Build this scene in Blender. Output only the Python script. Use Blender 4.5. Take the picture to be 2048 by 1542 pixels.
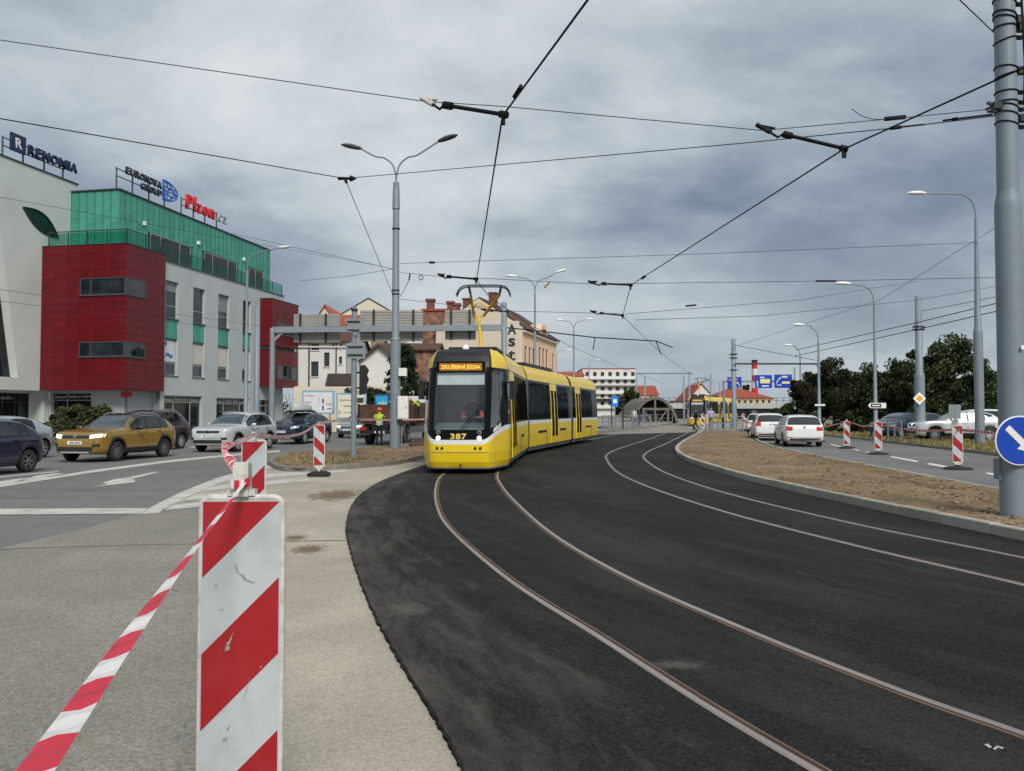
import bpy, bmesh, math, random
from math import sin, cos, pi, radians, sqrt, atan2, hypot
from mathutils import Vector, Matrix
RND = random.Random(11)
SKYX, SKYY = 2.6, 3.9
for _o in list(bpy.data.objects): bpy.data.objects.remove(_o)
SC = bpy.context.scene
COL = SC.collection
# ------------------------------------------------------------------ camera
EYE = 1.65; FPX = 1600.0; TILT = math.atan(51/1600)
cam_d = bpy.data.cameras.new('camera'); cam = bpy.data.objects.new('camera', cam_d); COL.objects.link(cam)
cam.location = (0, 0, EYE); cam.rotation_euler = (pi/2+TILT, 0, 0)
cam_d.sensor_width = 36; cam_d.lens = FPX/2048*36; cam_d.clip_start = .05; cam_d.clip_end = 6000
SC.camera = cam
# ------------------------------------------------------------------ sky
SUN_EL, SUN_AZ = 44, 162          # degrees; azimuth from +Y clockwise: the sun stands behind the viewer, a little to the right
W = bpy.data.worlds.new('World'); SC.world = W; W.use_nodes = True
nt = W.node_tree; nt.nodes.clear()
def N(t, **k):
    n = nt.nodes.new(t)
    for a, b in k.items(): setattr(n, a, b)
    return n
def L(a, b): nt.links.new(a, b)
def mth(op, a, b=None, clamp=False):
    n = N('ShaderNodeMath', operation=op, use_clamp=clamp)
    for i, v in enumerate((a, b)):
        if v is None: continue
        if isinstance(v, (int, float)): n.inputs[i].default_value = v
        else: L(v, n.inputs[i])
    return n.outputs[0]
def ramp(fac, stops):
    n = N('ShaderNodeValToRGB'); e = n.color_ramp.elements
    while len(e) < len(stops): e.new(.5)
    for x, (p, c) in zip(e, stops):
        x.position = p; x.color = (*c, 1) if len(c) == 3 else c
    L(fac, n.inputs[0]); return n.outputs[0]
sky = N('ShaderNodeTexSky', sky_type='NISHITA', sun_disc=False, sun_elevation=radians(SUN_EL), sun_rotation=radians(SUN_AZ), air_density=1.3, dust_density=2.5)
tc = N('ShaderNodeTexCoord'); sp = N('ShaderNodeSeparateXYZ'); L(tc.outputs['Generated'], sp.inputs[0])
zz = mth('ADD', mth('MAXIMUM', sp.outputs[2], 0.0), 0.34)
cb = N('ShaderNodeCombineXYZ'); L(mth('DIVIDE', sp.outputs[0], zz), cb.inputs[0]); L(mth('DIVIDE', sp.outputs[1], zz), cb.inputs[1])
def noise(scale, detail, rough, dist, off, sx=1., sy=1.):
    mp = N('ShaderNodeMapping'); mp.inputs['Location'].default_value = off; mp.inputs['Scale'].default_value = (sx, sy, 1)
    L(cb.outputs[0], mp.inputs[0])
    n = N('ShaderNodeTexNoise'); L(mp.outputs[0], n.inputs['Vector'])
    n.inputs['Scale'].default_value = scale; n.inputs['Detail'].default_value = detail
    n.inputs['Roughness'].default_value = rough; n.inputs['Distortion'].default_value = dist
    return n.outputs[0]
big = noise(.95, 2, .45, .25, (SKYX, SKYY, .7), .9, 1.0)
mid = noise(2.5, 5, .52, .3, (5.2, 1.9, 3.3), .9, 1.1)
fin = noise(7., 6, .58, .3, (1.2, 7.9, 1.3), .9, 1.1)
tot = mth('ADD', mth('ADD', mth('MULTIPLY', big, .60), mth('MULTIPLY', mid, .29)), mth('MULTIPLY', fin, .11))
cl = ramp(tot, [(.385, (.125, .165, .24)), (.44, (.195, .242, .315)), (.495, (.305, .36, .42)), (.555, (.47, .515, .55)), (.645, (.65, .675, .695))])
# haze thickens the cloud base towards the horizon
hz = ramp(sp.outputs[2], [(0., (1, 1, 1)), (.10, (.55, .55, .55)), (.26, (0, 0, 0))])
mxh = N('ShaderNodeMixRGB'); L(mth('MULTIPLY', hz, .62), mxh.inputs[0]); L(cl, mxh.inputs[1]); mxh.inputs[2].default_value = (.47, .53, .575, 1)
up = N('ShaderNodeMixRGB', blend_type='MULTIPLY'); up.inputs[0].default_value = 1; L(mxh.outputs[0], up.inputs[1]); up.inputs[2].default_value = (5.6, 5.6, 5.6, 1)
mx = N('ShaderNodeMixRGB'); mx.inputs[0].default_value = .96; L(sky.outputs[0], mx.inputs[1]); L(up.outputs[0], mx.inputs[2])
bg = N('ShaderNodeBackground'); bg.inputs[1].default_value = .1; L(mx.outputs[0], bg.inputs[0])
L(bg.outputs[0], N('ShaderNodeOutputWorld').inputs[0])
# ------------------------------------------------------------------ sun behind the clouds, exposure
sd = bpy.data.lights.new('sun', 'SUN'); sd.energy = 1.5; sd.angle = radians(20); sd.color = (1, .95, .87)
sun = bpy.data.objects.new('sun', sd); COL.objects.link(sun)
_d = Vector((sin(radians(SUN_AZ))*cos(radians(SUN_EL)), cos(radians(SUN_AZ))*cos(radians(SUN_EL)), sin(radians(SUN_EL))))
sun.rotation_euler = _d.to_track_quat('Z', 'Y').to_euler()
SC.view_settings.view_transform = 'Standard'; SC.view_settings.look = 'None'
SC.view_settings.exposure = 1.0; SC.view_settings.gamma = 1; SC.view_settings.use_curve_mapping = False
SC.render.engine = 'CYCLES'; SC.cycles.use_denoising = True
SC.cycles.max_bounces = 6; SC.cycles.transparent_max_bounces = 12; SC.cycles.sample_clamp_indirect = 4
# ------------------------------------------------------------------ where a sight line of the photograph meets the ground, a depth or a plane
_c, _s = cos(TILT), sin(TILT)
def ray(px, py):
    x = (px-1024)/FPX; y = (771-py)/FPX
    return Vector((x, _c-y*_s, _s+y*_c))
def G(px, py, z=0.):
    d = ray(px, py); t = (z-EYE)/d.z
    return Vector((d.x*t, d.y*t, z))
def at(px, py, Y):
    d = ray(px, py); t = Y/d.y
    return Vector((d.x*t, Y, EYE+d.z*t))
def athz(px, py, z):
    return G(px, py, z)
# ------------------------------------------------------------------ materials
MATS = {}
def lin(r, g, b):
    f = lambda c: (c/255/12.92) if c/255 <= .04045 else ((c/255+.055)/1.055)**2.4
    return (f(r), f(g), f(b))
def M(name, col=(.5, .5, .5), rough=.6, metal=0., var=.10, scale=3., bump=0., bscale=40., coat=0., rnd=0., emit=0., spec=.5, alpha=1., detail=5, dirt=None, dscale=1.2, damt=.4):
    if name in MATS: return MATS[name]
    m = bpy.data.materials.new(name); m.use_nodes = True; t = m.node_tree; b = t.nodes['Principled BSDF']
    b.inputs['Roughness'].default_value = rough; b.inputs['Metallic'].default_value = metal
    b.inputs['Coat Weight'].default_value = coat; b.inputs['Coat Roughness'].default_value = .06
    b.inputs['Specular IOR Level'].default_value = spec
    tc = t.nodes.new('ShaderNodeTexCoord')
    n = t.nodes.new('ShaderNodeTexNoise'); n.inputs['Scale'].default_value = scale; n.inputs['Detail'].default_value = detail; n.inputs['Roughness'].default_value = .6
    t.links.new(tc.outputs['Object'], n.inputs['Vector'])
    r = t.nodes.new('ShaderNodeValToRGB'); r.color_ramp.elements[0].position = .3; r.color_ramp.elements[1].position = .7
    r.color_ramp.elements[0].color = (*[c*(1-var) for c in col], 1); r.color_ramp.elements[1].color = (*[min(1, c*(1+var)) for c in col], 1)
    t.links.new(n.outputs[0], r.inputs[0]); out = r.outputs[0]
    if dirt:
        dn = t.nodes.new('ShaderNodeTexNoise'); dn.inputs['Scale'].default_value = dscale; dn.inputs['Detail'].default_value = 7; dn.inputs['Roughness'].default_value = .65
        t.links.new(tc.outputs['Object'], dn.inputs['Vector'])
        dr = t.nodes.new('ShaderNodeValToRGB'); dr.color_ramp.elements[0].position = .48; dr.color_ramp.elements[1].position = .72
        dr.color_ramp.elements[1].color = (damt, damt, damt, 1); t.links.new(dn.outputs[0], dr.inputs[0])
        dm = t.nodes.new('ShaderNodeMixRGB'); t.links.new(dr.outputs[0], dm.inputs[0]); t.links.new(out, dm.inputs[1]); dm.inputs[2].default_value = (*dirt, 1); out = dm.outputs[0]
    if rnd:
        oi = t.nodes.new('ShaderNodeObjectInfo'); hs = t.nodes.new('ShaderNodeHueSaturation')
        mr = t.nodes.new('ShaderNodeMapRange'); mr.inputs[3].default_value = 1-rnd; mr.inputs[4].default_value = 1+rnd
        t.links.new(oi.outputs['Random'], mr.inputs[0]); t.links.new(mr.outputs[0], hs.inputs['Value']); t.links.new(out, hs.inputs['Color']); out = hs.outputs[0]
    t.links.new(out, b.inputs['Base Color'])
    if bump:
        bn = t.nodes.new('ShaderNodeTexNoise'); bn.inputs['Scale'].default_value = bscale; bn.inputs['Detail'].default_value = 4
        t.links.new(tc.outputs['Object'], bn.inputs['Vector'])
        bp = t.nodes.new('ShaderNodeBump'); bp.inputs['Strength'].default_value = bump; bp.inputs['Distance'].default_value = .02
        t.links.new(bn.outputs[0], bp.inputs['Height']); t.links.new(bp.outputs[0], b.inputs['Normal'])
    if emit:
        t.links.new(out, b.inputs['Emission Color']); b.inputs['Emission Strength'].default_value = emit
    if alpha < 1:
        b.inputs['Alpha'].default_value = alpha
    MATS[name] = m; return m
def glass_see(name, tint, refl=.12, fk=1.):
    """thin pane: looks through, with a Fresnel reflection"""
    if name in MATS: return MATS[name]
    m = bpy.data.materials.new(name); m.use_nodes = True; t = m.node_tree; t.nodes.clear()
    tr = t.nodes.new('ShaderNodeBsdfTransparent'); tr.inputs[0].default_value = (*tint, 1)
    gl = t.nodes.new('ShaderNodeBsdfGlossy'); gl.inputs['Roughness'].default_value = .03
    lw = t.nodes.new('ShaderNodeLayerWeight'); lw.inputs[0].default_value = .5; fr = t.nodes.new('ShaderNodeMath'); fr.operation = 'POWER'; fr.inputs[1].default_value = 4.; t.links.new(lw.outputs['Facing'], fr.inputs[0])
    ad = t.nodes.new('ShaderNodeMath'); ad.operation = 'MULTIPLY_ADD'; ad.inputs[1].default_value = fk; ad.inputs[2].default_value = refl; t.links.new(fr.outputs[0], ad.inputs[0])
    mx = t.nodes.new('ShaderNodeMixShader'); t.links.new(ad.outputs[0], mx.inputs[0]); t.links.new(tr.outputs[0], mx.inputs[1]); t.links.new(gl.outputs[0], mx.inputs[2])
    o = t.nodes.new('ShaderNodeOutputMaterial'); t.links.new(mx.outputs[0], o.inputs[0])
    MATS[name] = m; return m
def glass_dark(name, col, f0, fk, rough=.03, wave=0.):
    """opaque dark pane with a mirror layer: f0 head on, fk more at the edge"""
    m = bpy.data.materials.new(name); m.use_nodes = True; t = m.node_tree; t.nodes.clear(); n = t.nodes.new; lk = t.links.new
    tc = n('ShaderNodeTexCoord'); nz = n('ShaderNodeTexNoise'); nz.inputs['Scale'].default_value = .8; nz.inputs['Detail'].default_value = 4; lk(tc.outputs['Object'], nz.inputs['Vector'])
    r = n('ShaderNodeValToRGB'); r.color_ramp.elements[0].position = .35; r.color_ramp.elements[1].position = .68; r.color_ramp.elements[0].color = (*[c*.5 for c in col], 1); r.color_ramp.elements[1].color = (*[c*1.8 for c in col], 1); lk(nz.outputs[0], r.inputs[0])
    d = n('ShaderNodeBsdfDiffuse'); lk(r.outputs[0], d.inputs[0]); g = n('ShaderNodeBsdfGlossy'); g.inputs['Roughness'].default_value = rough; g.inputs[0].default_value = (.9, .94, .96, 1)
    if wave:
        wn = n('ShaderNodeTexNoise'); wn.inputs['Scale'].default_value = 1.3; wn.inputs['Detail'].default_value = 1; lk(tc.outputs['Object'], wn.inputs['Vector']); bp = n('ShaderNodeBump'); bp.inputs['Strength'].default_value = wave; bp.inputs['Distance'].default_value = .05; lk(wn.outputs[0], bp.inputs['Height']); lk(bp.outputs[0], g.inputs['Normal'])
    lw = n('ShaderNodeLayerWeight'); lw.inputs[0].default_value = .5; fr = n('ShaderNodeMath'); fr.operation = 'POWER'; fr.inputs[1].default_value = 4.; lk(lw.outputs['Facing'], fr.inputs[0]); ma = n('ShaderNodeMath'); ma.operation = 'MULTIPLY_ADD'; ma.inputs[1].default_value = fk; ma.inputs[2].default_value = f0; lk(fr.outputs[0], ma.inputs[0])
    mx = n('ShaderNodeMixShader'); lk(ma.outputs[0], mx.inputs[0]); lk(d.outputs[0], mx.inputs[1]); lk(g.outputs[0], mx.inputs[2]); o = n('ShaderNodeOutputMaterial'); lk(mx.outputs[0], o.inputs[0]); MATS[name] = m; return m
def ground_mat(name, c0, c1, c2=None, fine=120., speck=.35, bump=.5, rough=.85, patch=.35, marks=None, spec=.3, grain=None):
    """paved or loose ground: broad patches, fine grain, optional stains; world-size coordinates"""
    m = bpy.data.materials.new(name); m.use_nodes = True; t = m.node_tree; b = t.nodes['Principled BSDF']; b.inputs['Roughness'].default_value = rough
    b.inputs['Specular IOR Level'].default_value = spec
    tc = t.nodes.new('ShaderNodeTexCoord')
    def nz(s, d, r, vec=None, dist=0.):
        n = t.nodes.new('ShaderNodeTexNoise'); n.inputs['Scale'].default_value = s; n.inputs['Detail'].default_value = d; n.inputs['Roughness'].default_value = r; n.inputs['Distortion'].default_value = dist
        t.links.new(vec or tc.outputs['Object'], n.inputs['Vector']); return n.outputs[0]
    def rp(f, stops):
        n = t.nodes.new('ShaderNodeValToRGB'); e = n.color_ramp.elements
        while len(e) < len(stops): e.new(.5)
        for x, (p, c) in zip(e, stops): x.position = p; x.color = (*c, 1)
        t.links.new(f, n.inputs[0]); return n.outputs[0]
    def mix(f, a, bb, mode='MIX'):
        n = t.nodes.new('ShaderNodeMixRGB'); n.blend_type = mode
        for i, v in enumerate((f, a, bb)):
            if isinstance(v, (int, float)): n.inputs[i].default_value = v
            elif isinstance(v, tuple): n.inputs[i].default_value = (*v, 1)
            else: t.links.new(v, n.inputs[i])
        return n.outputs[0]
    col = rp(nz(patch, 6, .6), [(.32, c0), (.68, c1)])
    if c2: col = mix(rp(nz(patch*2.3, 5, .65, dist=.6), [(.5, (0, 0, 0)), (.72, (.75, .75, .75))]), col, c2)
    if marks:
        for sc, th, cc, amt, stretch in marks:
            mp = t.nodes.new('ShaderNodeMapping'); mp.inputs['Scale'].default_value = stretch; t.links.new(tc.outputs['Object'], mp.inputs[0])
            col = mix(rp(nz(sc, 6, .6, mp.outputs[0]), [(th, (0, 0, 0)), (th+.14, (amt,)*3)]), col, cc)
    g = nz(fine, 3, .7)
    col = mix(1., col, rp(g, [(.3, (1-speck,)*3), (.5, (1, 1, 1)), (.7, (1+speck,)*3)]), 'MULTIPLY')
    if grain:
        for gs, lo, hi in grain:
            vo = t.nodes.new('ShaderNodeTexVoronoi'); vo.inputs['Scale'].default_value = gs; t.links.new(tc.outputs['Object'], vo.inputs['Vector'])
            sc_ = t.nodes.new('ShaderNodeSeparateColor'); t.links.new(vo.outputs['Color'], sc_.inputs[0]); mr = t.nodes.new('ShaderNodeMapRange'); mr.inputs[3].default_value = lo; mr.inputs[4].default_value = hi; t.links.new(sc_.outputs[0], mr.inputs[0]); col = mix(1., col, mr.outputs[0], 'MULTIPLY')
    t.links.new(col, b.inputs['Base Color'])
    bp = t.nodes.new('ShaderNodeBump'); bp.inputs['Strength'].default_value = bump; bp.inputs['Distance'].default_value = .01
    t.links.new(g, bp.inputs['Height']); t.links.new(bp.outputs[0], b.inputs['Normal'])
    MATS[name] = m; return m
# ------------------------------------------------------------------ mesh helpers
class MB:
    def __init__(s): s.v = []; s.f = []; s.m = []; s.sm = []
    def add(s, vs, fs, mi=0, sm=False):
        o = len(s.v); s.v += [tuple(p) for p in vs]
        for f in fs: s.f.append([i+o for i in f]); s.m.append(mi); s.sm.append(sm)
        return s
    def box(s, c, d, rz=0., mi=0, mat=None):
        x, y, z = d[0]/2, d[1]/2, d[2]/2
        P = [Vector(p) for p in ((-x,-y,-z),(x,-y,-z),(x,y,-z),(-x,y,-z),(-x,-y,z),(x,-y,z),(x,y,z),(-x,y,z))]
        Q = Matrix.Rotation(rz, 3, 'Z') if mat is None else mat
        return s.add([Q @ p + Vector(c) for p in P], [(0,3,2,1),(4,5,6,7),(0,1,5,4),(1,2,6,5),(2,3,7,6),(3,0,4,7)], mi)
    def bb(s, x0, x1, y0, y1, z0, z1, mi=0):
        return s.box(((x0+x1)/2, (y0+y1)/2, (z0+z1)/2), (abs(x1-x0), abs(y1-y0), abs(z1-z0)), 0, mi)
    def bar(s, p0, p1, w, h=None, mi=0):
        """rectangular bar from p0 to p1"""
        h = h or w; a = Vector(p0); b = Vector(p1); d = (b-a); l = d.length; d.normalize()
        q = d.to_track_quat('X', 'Z').to_matrix()
        return s.box((a+b)/2, (l, w, h), mat=q, mi=mi)
    def cyl(s, p0, p1, r0, r1=None, n=10, mi=0, cap=True, sm=True):
        r1 = r0 if r1 is None else r1; a = Vector(p0); b = Vector(p1); d = (b-a).normalized()
        q = d.to_track_quat('Z', 'Y').to_matrix(); vs = []
        for p, r in ((a, r0), (b, r1)):
            for i in range(n): vs.append(p + q @ Vector((r*cos(2*pi*i/n), r*sin(2*pi*i/n), 0)))
        s.add(vs, [(i, (i+1) % n, n+(i+1) % n, n+i) for i in range(n)], mi, sm)
        if cap: s.add(vs, [tuple(range(n-1, -1, -1)), tuple(range(n, 2*n))], mi)
        return s
    def tube(s, pts, r, n=6, mi=0, rs=None):
        pts = [Vector(p) for p in pts]; vs = []; k = len(pts); up = None
        for i, p in enumerate(pts):
            d = (pts[min(i+1, k-1)]-pts[max(i-1, 0)]).normalized()
            if up is None: up = d.orthogonal().normalized()
            up = (up - d*up.dot(d)); up = up.normalized() if up.length > 1e-6 else d.orthogonal().normalized()
            sd = d.cross(up); rr = rs[i] if rs else r
            for j in range(n): vs.append(p + (up*cos(2*pi*j/n) + sd*sin(2*pi*j/n))*rr)
        fs = [(i*n+j, i*n+(j+1) % n, (i+1)*n+(j+1) % n, (i+1)*n+j) for i in range(k-1) for j in range(n)]
        s.add(vs, fs, mi, True); s.add(vs, [tuple(range(n-1, -1, -1)), tuple(range((k-1)*n, k*n))], mi)
        return s
    def lathe(s, prof, n=16, c=(0, 0, 0), axis=(0, 0, 1), mi=0, sm=True, cap=True):
        q = Vector(axis).to_track_quat('Z', 'Y').to_matrix(); vs = []
        for r, z in prof:
            for i in range(n): vs.append(Vector(c) + q @ Vector((r*cos(2*pi*i/n), r*sin(2*pi*i/n), z)))
        k = len(prof)
        s.add(vs, [(i*n+j, i*n+(j+1) % n, (i+1)*n+(j+1) % n, (i+1)*n+j) for i in range(k-1) for j in range(n)], mi, sm)
        if cap and prof[0][0] > 1e-4: s.add(vs, [tuple(range(n-1, -1, -1))], mi)
        if cap and prof[-1][0] > 1e-4: s.add(vs, [tuple(range((k-1)*n, k*n))], mi)
        return s
    def prism(s, poly, ext, mi=0, sides=True):
        """poly: 3D points of one face, pushed along ext"""
        a = [Vector(p) for p in poly]; e = Vector(ext); n = len(a)
        s.add(a + [p+e for p in a], [tuple(range(n-1, -1, -1)), tuple(range(n, 2*n))] + ([(i, (i+1) % n, n+(i+1) % n, n+i) for i in range(n)] if sides else []), mi)
        return s
    def grid(s, rows, mi=0, sm=True, closed=False):
        m = len(rows[0]); vs = [p for r in rows for p in r]
        fs = [(i*m+j, i*m+(j+1) % m, (i+1)*m+(j+1) % m, (i+1)*m+j) for i in range(len(rows)-1) for j in range(m if closed else m-1)]
        return s.add(vs, fs, mi, sm)
    def mesh(s, name, mats):
        me = bpy.data.meshes.new(name); me.from_pydata(s.v, [], s.f)
        for m in (mats if isinstance(mats, (list, tuple)) else [mats]): me.materials.append(MATS[m] if isinstance(m, str) else m)
        me.polygons.foreach_set('material_index', s.m); me.polygons.foreach_set('use_smooth', s.sm); me.update()
        return me
def fixn(me):
    b = bmesh.new(); b.from_mesh(me); bmesh.ops.recalc_face_normals(b, faces=b.faces); b.to_mesh(me); b.free(); return me
def tag(o, label=None, cat=None, group=None, kind=None):
    if label: o['label'] = label
    if cat: o['category'] = cat
    if group: o['group'] = group
    if kind: o['kind'] = kind
    return o
def O(name, mb, mats, parent=None, loc=None, rz=None, label=None, cat=None, group=None, kind=None, fix=False):
    me = mb.mesh(name, mats) if isinstance(mb, MB) else mb
    if fix: fixn(me)
    o = bpy.data.objects.new(name, me); COL.objects.link(o)
    if parent: o.parent = parent
    if loc is not None: o.location = loc
    if rz is not None: o.rotation_euler = (0, 0, rz)
    return tag(o, label, cat, group, kind)
def E(name, loc, rz=0., label=None, cat=None, group=None):
    o = bpy.data.objects.new(name, None); COL.objects.link(o); o.location = loc; o.rotation_euler = (0, 0, rz)
    return tag(o, label, cat, group)
def tree_copy(o, parent=None):
    c = o.copy(); COL.objects.link(c)
    if parent: c.parent = parent
    for ch in list(o.children): tree_copy(ch, c)
    return c
def place_copy(o, loc, rz, label, sc=None):
    c = tree_copy(o); c.location = loc; c.rotation_euler = (0, 0, rz); c['label'] = label
    if sc: c.scale = (sc,)*3
    return c
_BOX = {}
def PB(name, parent, x0, x1, y0, y1, z0, z1, mat, bev=0.):
    """one box-shaped piece as an object of its own; alike pieces share their mesh"""
    d = (round(abs(x1-x0), 3), round(abs(y1-y0), 3), round(abs(z1-z0), 3)); k = (name, d, mat, bev)
    if k not in _BOX:
        mb = MB().box((0, 0, 0), d); me = mb.mesh(name, mat)
        if bev:
            b = bmesh.new(); b.from_mesh(me); bmesh.ops.bevel(b, geom=b.edges[:], offset=bev, segments=1, affect='EDGES'); b.to_mesh(me); b.free()
        _BOX[k] = me
    o = bpy.data.objects.new(name, _BOX[k]); COL.objects.link(o); o.parent = parent; o.location = ((x0+x1)/2, (y0+y1)/2, (z0+z1)/2)
    return o
def text_mb(s, size, depth, spacing=1., font_bold=0.):
    cu = bpy.data.curves.new('t', 'FONT'); cu.body = s; cu.size = size; cu.extrude = depth; cu.space_character = spacing; cu.align_x = 'CENTER'; cu.align_y = 'CENTER'
    cu.offset = font_bold; cu.resolution_u = 3
    o = bpy.data.objects.new('t', cu); COL.objects.link(o)
    dg = bpy.context.evaluated_depsgraph_get(); me = bpy.data.meshes.new_from_object(o.evaluated_get(dg))
    bpy.data.objects.remove(o); bpy.data.curves.remove(cu); return me
def TX(name, s, size, mat, parent, loc, rot, depth=.004, spacing=1., bold=0., width=None, height=None):
    """raised lettering, its face turned by rot (euler); width / height stretch it to a measured size"""
    me = text_mb(s, size, depth, spacing, bold); me.materials.clear(); me.materials.append(MATS[mat]); me.name = name
    xs = [v.co.x for v in me.vertices]; ys = [v.co.y for v in me.vertices]
    if xs:
        cx, cy = (min(xs)+max(xs))/2, (min(ys)+max(ys))/2
        fx = width/(max(xs)-min(xs)) if width else 1; fy = height/(max(ys)-min(ys)) if height else 1
        for v in me.vertices: v.co.x = (v.co.x-cx)*fx; v.co.y = (v.co.y-cy)*fy
    o = bpy.data.objects.new(name, me); COL.objects.link(o); o.location = loc; o.rotation_euler = rot
    if parent: o.parent = parent
    return o
def spline(pts, n=8):
    """Catmull-Rom through the points"""
    P = [Vector(p) for p in pts]; P = [P[0]*2-P[1]] + P + [P[-1]*2-P[-2]]; out = []
    for i in range(1, len(P)-2):
        a, b, c, d = P[i-1:i+3]
        for k in range(n):
            t = k/n; out.append(.5*((2*b)+(c-a)*t+(2*a-5*b+4*c-d)*t*t+(3*b-a-3*c+d)*t**3))
    return out + [P[-2]]
def interp(x, xs, ys):
    if x <= xs[0]: return ys[0]
    for i in range(1, len(xs)):
        if x <= xs[i]:
            t = (x-xs[i-1])/(xs[i]-xs[i-1]); return ys[i-1]+(ys[i]-ys[i-1])*t
    return ys[-1]
def sint(x, xs, ys):
    """monotone smooth interpolation"""
    if x <= xs[0]: return ys[0]
    if x >= xs[-1]: return ys[-1]
    n = len(xs); d = [(ys[i+1]-ys[i])/(xs[i+1]-xs[i]) for i in range(n-1)]
    m = [d[0]] + [0 if d[i-1]*d[i] <= 0 else 2*d[i-1]*d[i]/(d[i-1]+d[i]) for i in range(1, n-1)] + [d[-1]]
    for i in range(n-1):
        if x <= xs[i+1]:
            h = xs[i+1]-xs[i]; t = (x-xs[i])/h
            return (2*t**3-3*t*t+1)*ys[i]+(t**3-2*t*t+t)*h*m[i]+(-2*t**3+3*t*t)*ys[i+1]+(t**3-t*t)*h*m[i+1]
# shared plain materials
M('pole_grey', lin(126, 138, 148), .55, .1, .06, 2., dirt=lin(105, 108, 108), damt=.35)
M('black', (.012, .012, .013), .5); M('dark_metal', (.03, .032, .035), .5, .4); M('rubber', (.018, .018, .019), .85, bump=.2)
M('white_paint', (.78, .78, .76), .5, dirt=(.45, .42, .37), damt=.3, dscale=3.); M('signal_red', (.50, .018, .03), .45, dirt=(.32, .10, .09), damt=.35, dscale=5.)
M('steel', (.42, .43, .44), .4, .7); M('wire', (.006, .006, .007), .6, spec=.2); M('wire_grey', (.045, .05, .058), .6, spec=.2)
M('chrome', (.7, .7, .72), .12, 1., .02); M('galvanised', lin(136, 145, 150), .5, .25, .08)
glass_dark('window_dark', (.012, .016, .02), .05, .6); glass_dark('window_mid', (.03, .038, .043), .06, .6)
M('lamp_white', (.85, .86, .85), .4); M('lamp_glow', (1, .97, .92), .3, emit=.5); M('tail_red', (.45, .012, .02), .15, coat=.6)
M('plate_white', (.75, .76, .77), .4); M('blue_sign', (.006, .055, .42), .35, var=.05); M('yellow_sign', (.80, .36, .02), .4)
# ================================================================== ground, roads, tracks, kerbs
ground_mat('terrain', (.10, .095, .075), (.14, .13, .10), (.07, .08, .04), 3., .2, .3)
ground_mat('old_asphalt', (.135, .136, .132), (.19, .19, .183), (.155, .15, .14), 90., .22, .5, .8, .22, [(.5, .56, (.10, .10, .098), .6, (.25, 1.6, 1)), (1.4, .62, (.24, .23, .21), .5, (.6, 1, 1))])
ground_mat('apron_concrete', (.31, .285, .23), (.43, .395, .32), (.50, .445, .355), 60., .22, .5, .9, .26, [(.45, .6, (.27, .258, .23), .6, (.5, 1, 1)), (1.3, .64, (.27, .235, .19), .4, (1, .6, 1)), (4.5, .70, (.16, .145, .125), .5, (1, 1, 1))], grain=[(95., .86, 1.13), (38., .95, 1.05)])
ground_mat('new_asphalt', (.011, .011, .0106), (.021, .0206, .020), (.029, .0275, .025), 70., .35, 1., .8, .3, [(2.6, .68, (.05, .047, .042), .3, (.6, 1.2, 1))], spec=.16, grain=[(85., .45, 1.7), (40., .8, 1.25)])
ground_mat('track_concrete', (.20, .19, .165), (.27, .255, .22), None, 30., .2, .4)
ground_mat('soil', (.145, .098, .054), (.25, .178, .102), (.32, .245, .145), 26., .55, 1., .95, .5, [(1.1, .58, (.07, .045, .03), .6, (1, .5, 1)), (.6, .62, (.27, .22, .13), .6, (1, .6, 1))])
ground_mat('dry_grass', (.17, .15, .055), (.29, .245, .11), (.10, .11, .035), 20., .5, .9, .95, .6)
ground_mat('paving', (.22, .21, .20), (.30, .29, .27), None, 20., .2, .3)
def asphalt_streaks():
    m = MATS['new_asphalt']; t = m.node_tree; b = t.nodes['Principled BSDF']; src = b.inputs['Base Color'].links[0].from_socket
    n = lambda k: t.nodes.new(k); lk = t.links.new
    tc = n('ShaderNodeTexCoord'); sub = n('ShaderNodeVectorMath'); sub.operation = 'SUBTRACT'; sub.inputs[1].default_value = (46., 30., 0); lk(tc.outputs['Object'], sub.inputs[0])
    ln = n('ShaderNodeVectorMath'); ln.operation = 'LENGTH'; lk(sub.outputs[0], ln.inputs[0]); sx = n('ShaderNodeSeparateXYZ'); lk(sub.outputs[0], sx.inputs[0])
    an = n('ShaderNodeMath'); an.operation = 'ARCTAN2'; lk(sx.outputs[1], an.inputs[0]); lk(sx.outputs[0], an.inputs[1])
    cb_ = n('ShaderNodeCombineXYZ'); lk(ln.outputs['Value'], cb_.inputs[0]); ml = n('ShaderNodeMath'); ml.operation = 'MULTIPLY'; ml.inputs[1].default_value = 6.; lk(an.outputs[0], ml.inputs[0]); lk(ml.outputs[0], cb_.inputs[1])
    col = src
    for sc, lo, hi, c, amt in ((.7, .50, .70, (.058, .054, .047), .5), (2.6, .52, .70, (.056, .052, .045), .45), (7., .52, .72, (.009, .009, .009), .6)):
        nz = n('ShaderNodeTexNoise'); nz.inputs['Scale'].default_value = sc; nz.inputs['Detail'].default_value = 6; nz.inputs['Roughness'].default_value = .62; nz.inputs['Distortion'].default_value = .4; lk(cb_.outputs[0], nz.inputs['Vector'])
        mr = n('ShaderNodeMapRange'); mr.inputs[1].default_value = lo; mr.inputs[2].default_value = hi; mr.inputs[4].default_value = amt; lk(nz.outputs[0], mr.inputs[0])
        mx = n('ShaderNodeMixRGB'); lk(mr.outputs[0], mx.inputs[0]); lk(col, mx.inputs[1]); mx.inputs[2].default_value = (*c, 1); col = mx.outputs[0]
    lk(col, b.inputs['Base Color'])
asphalt_streaks()
M('kerb_stone', lin(160, 156, 144), .85, 0, .18, 2.5, bump=.35, bscale=60, rnd=.12, dirt=(.16, .13, .10), damt=.5, dscale=1.6)
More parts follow.
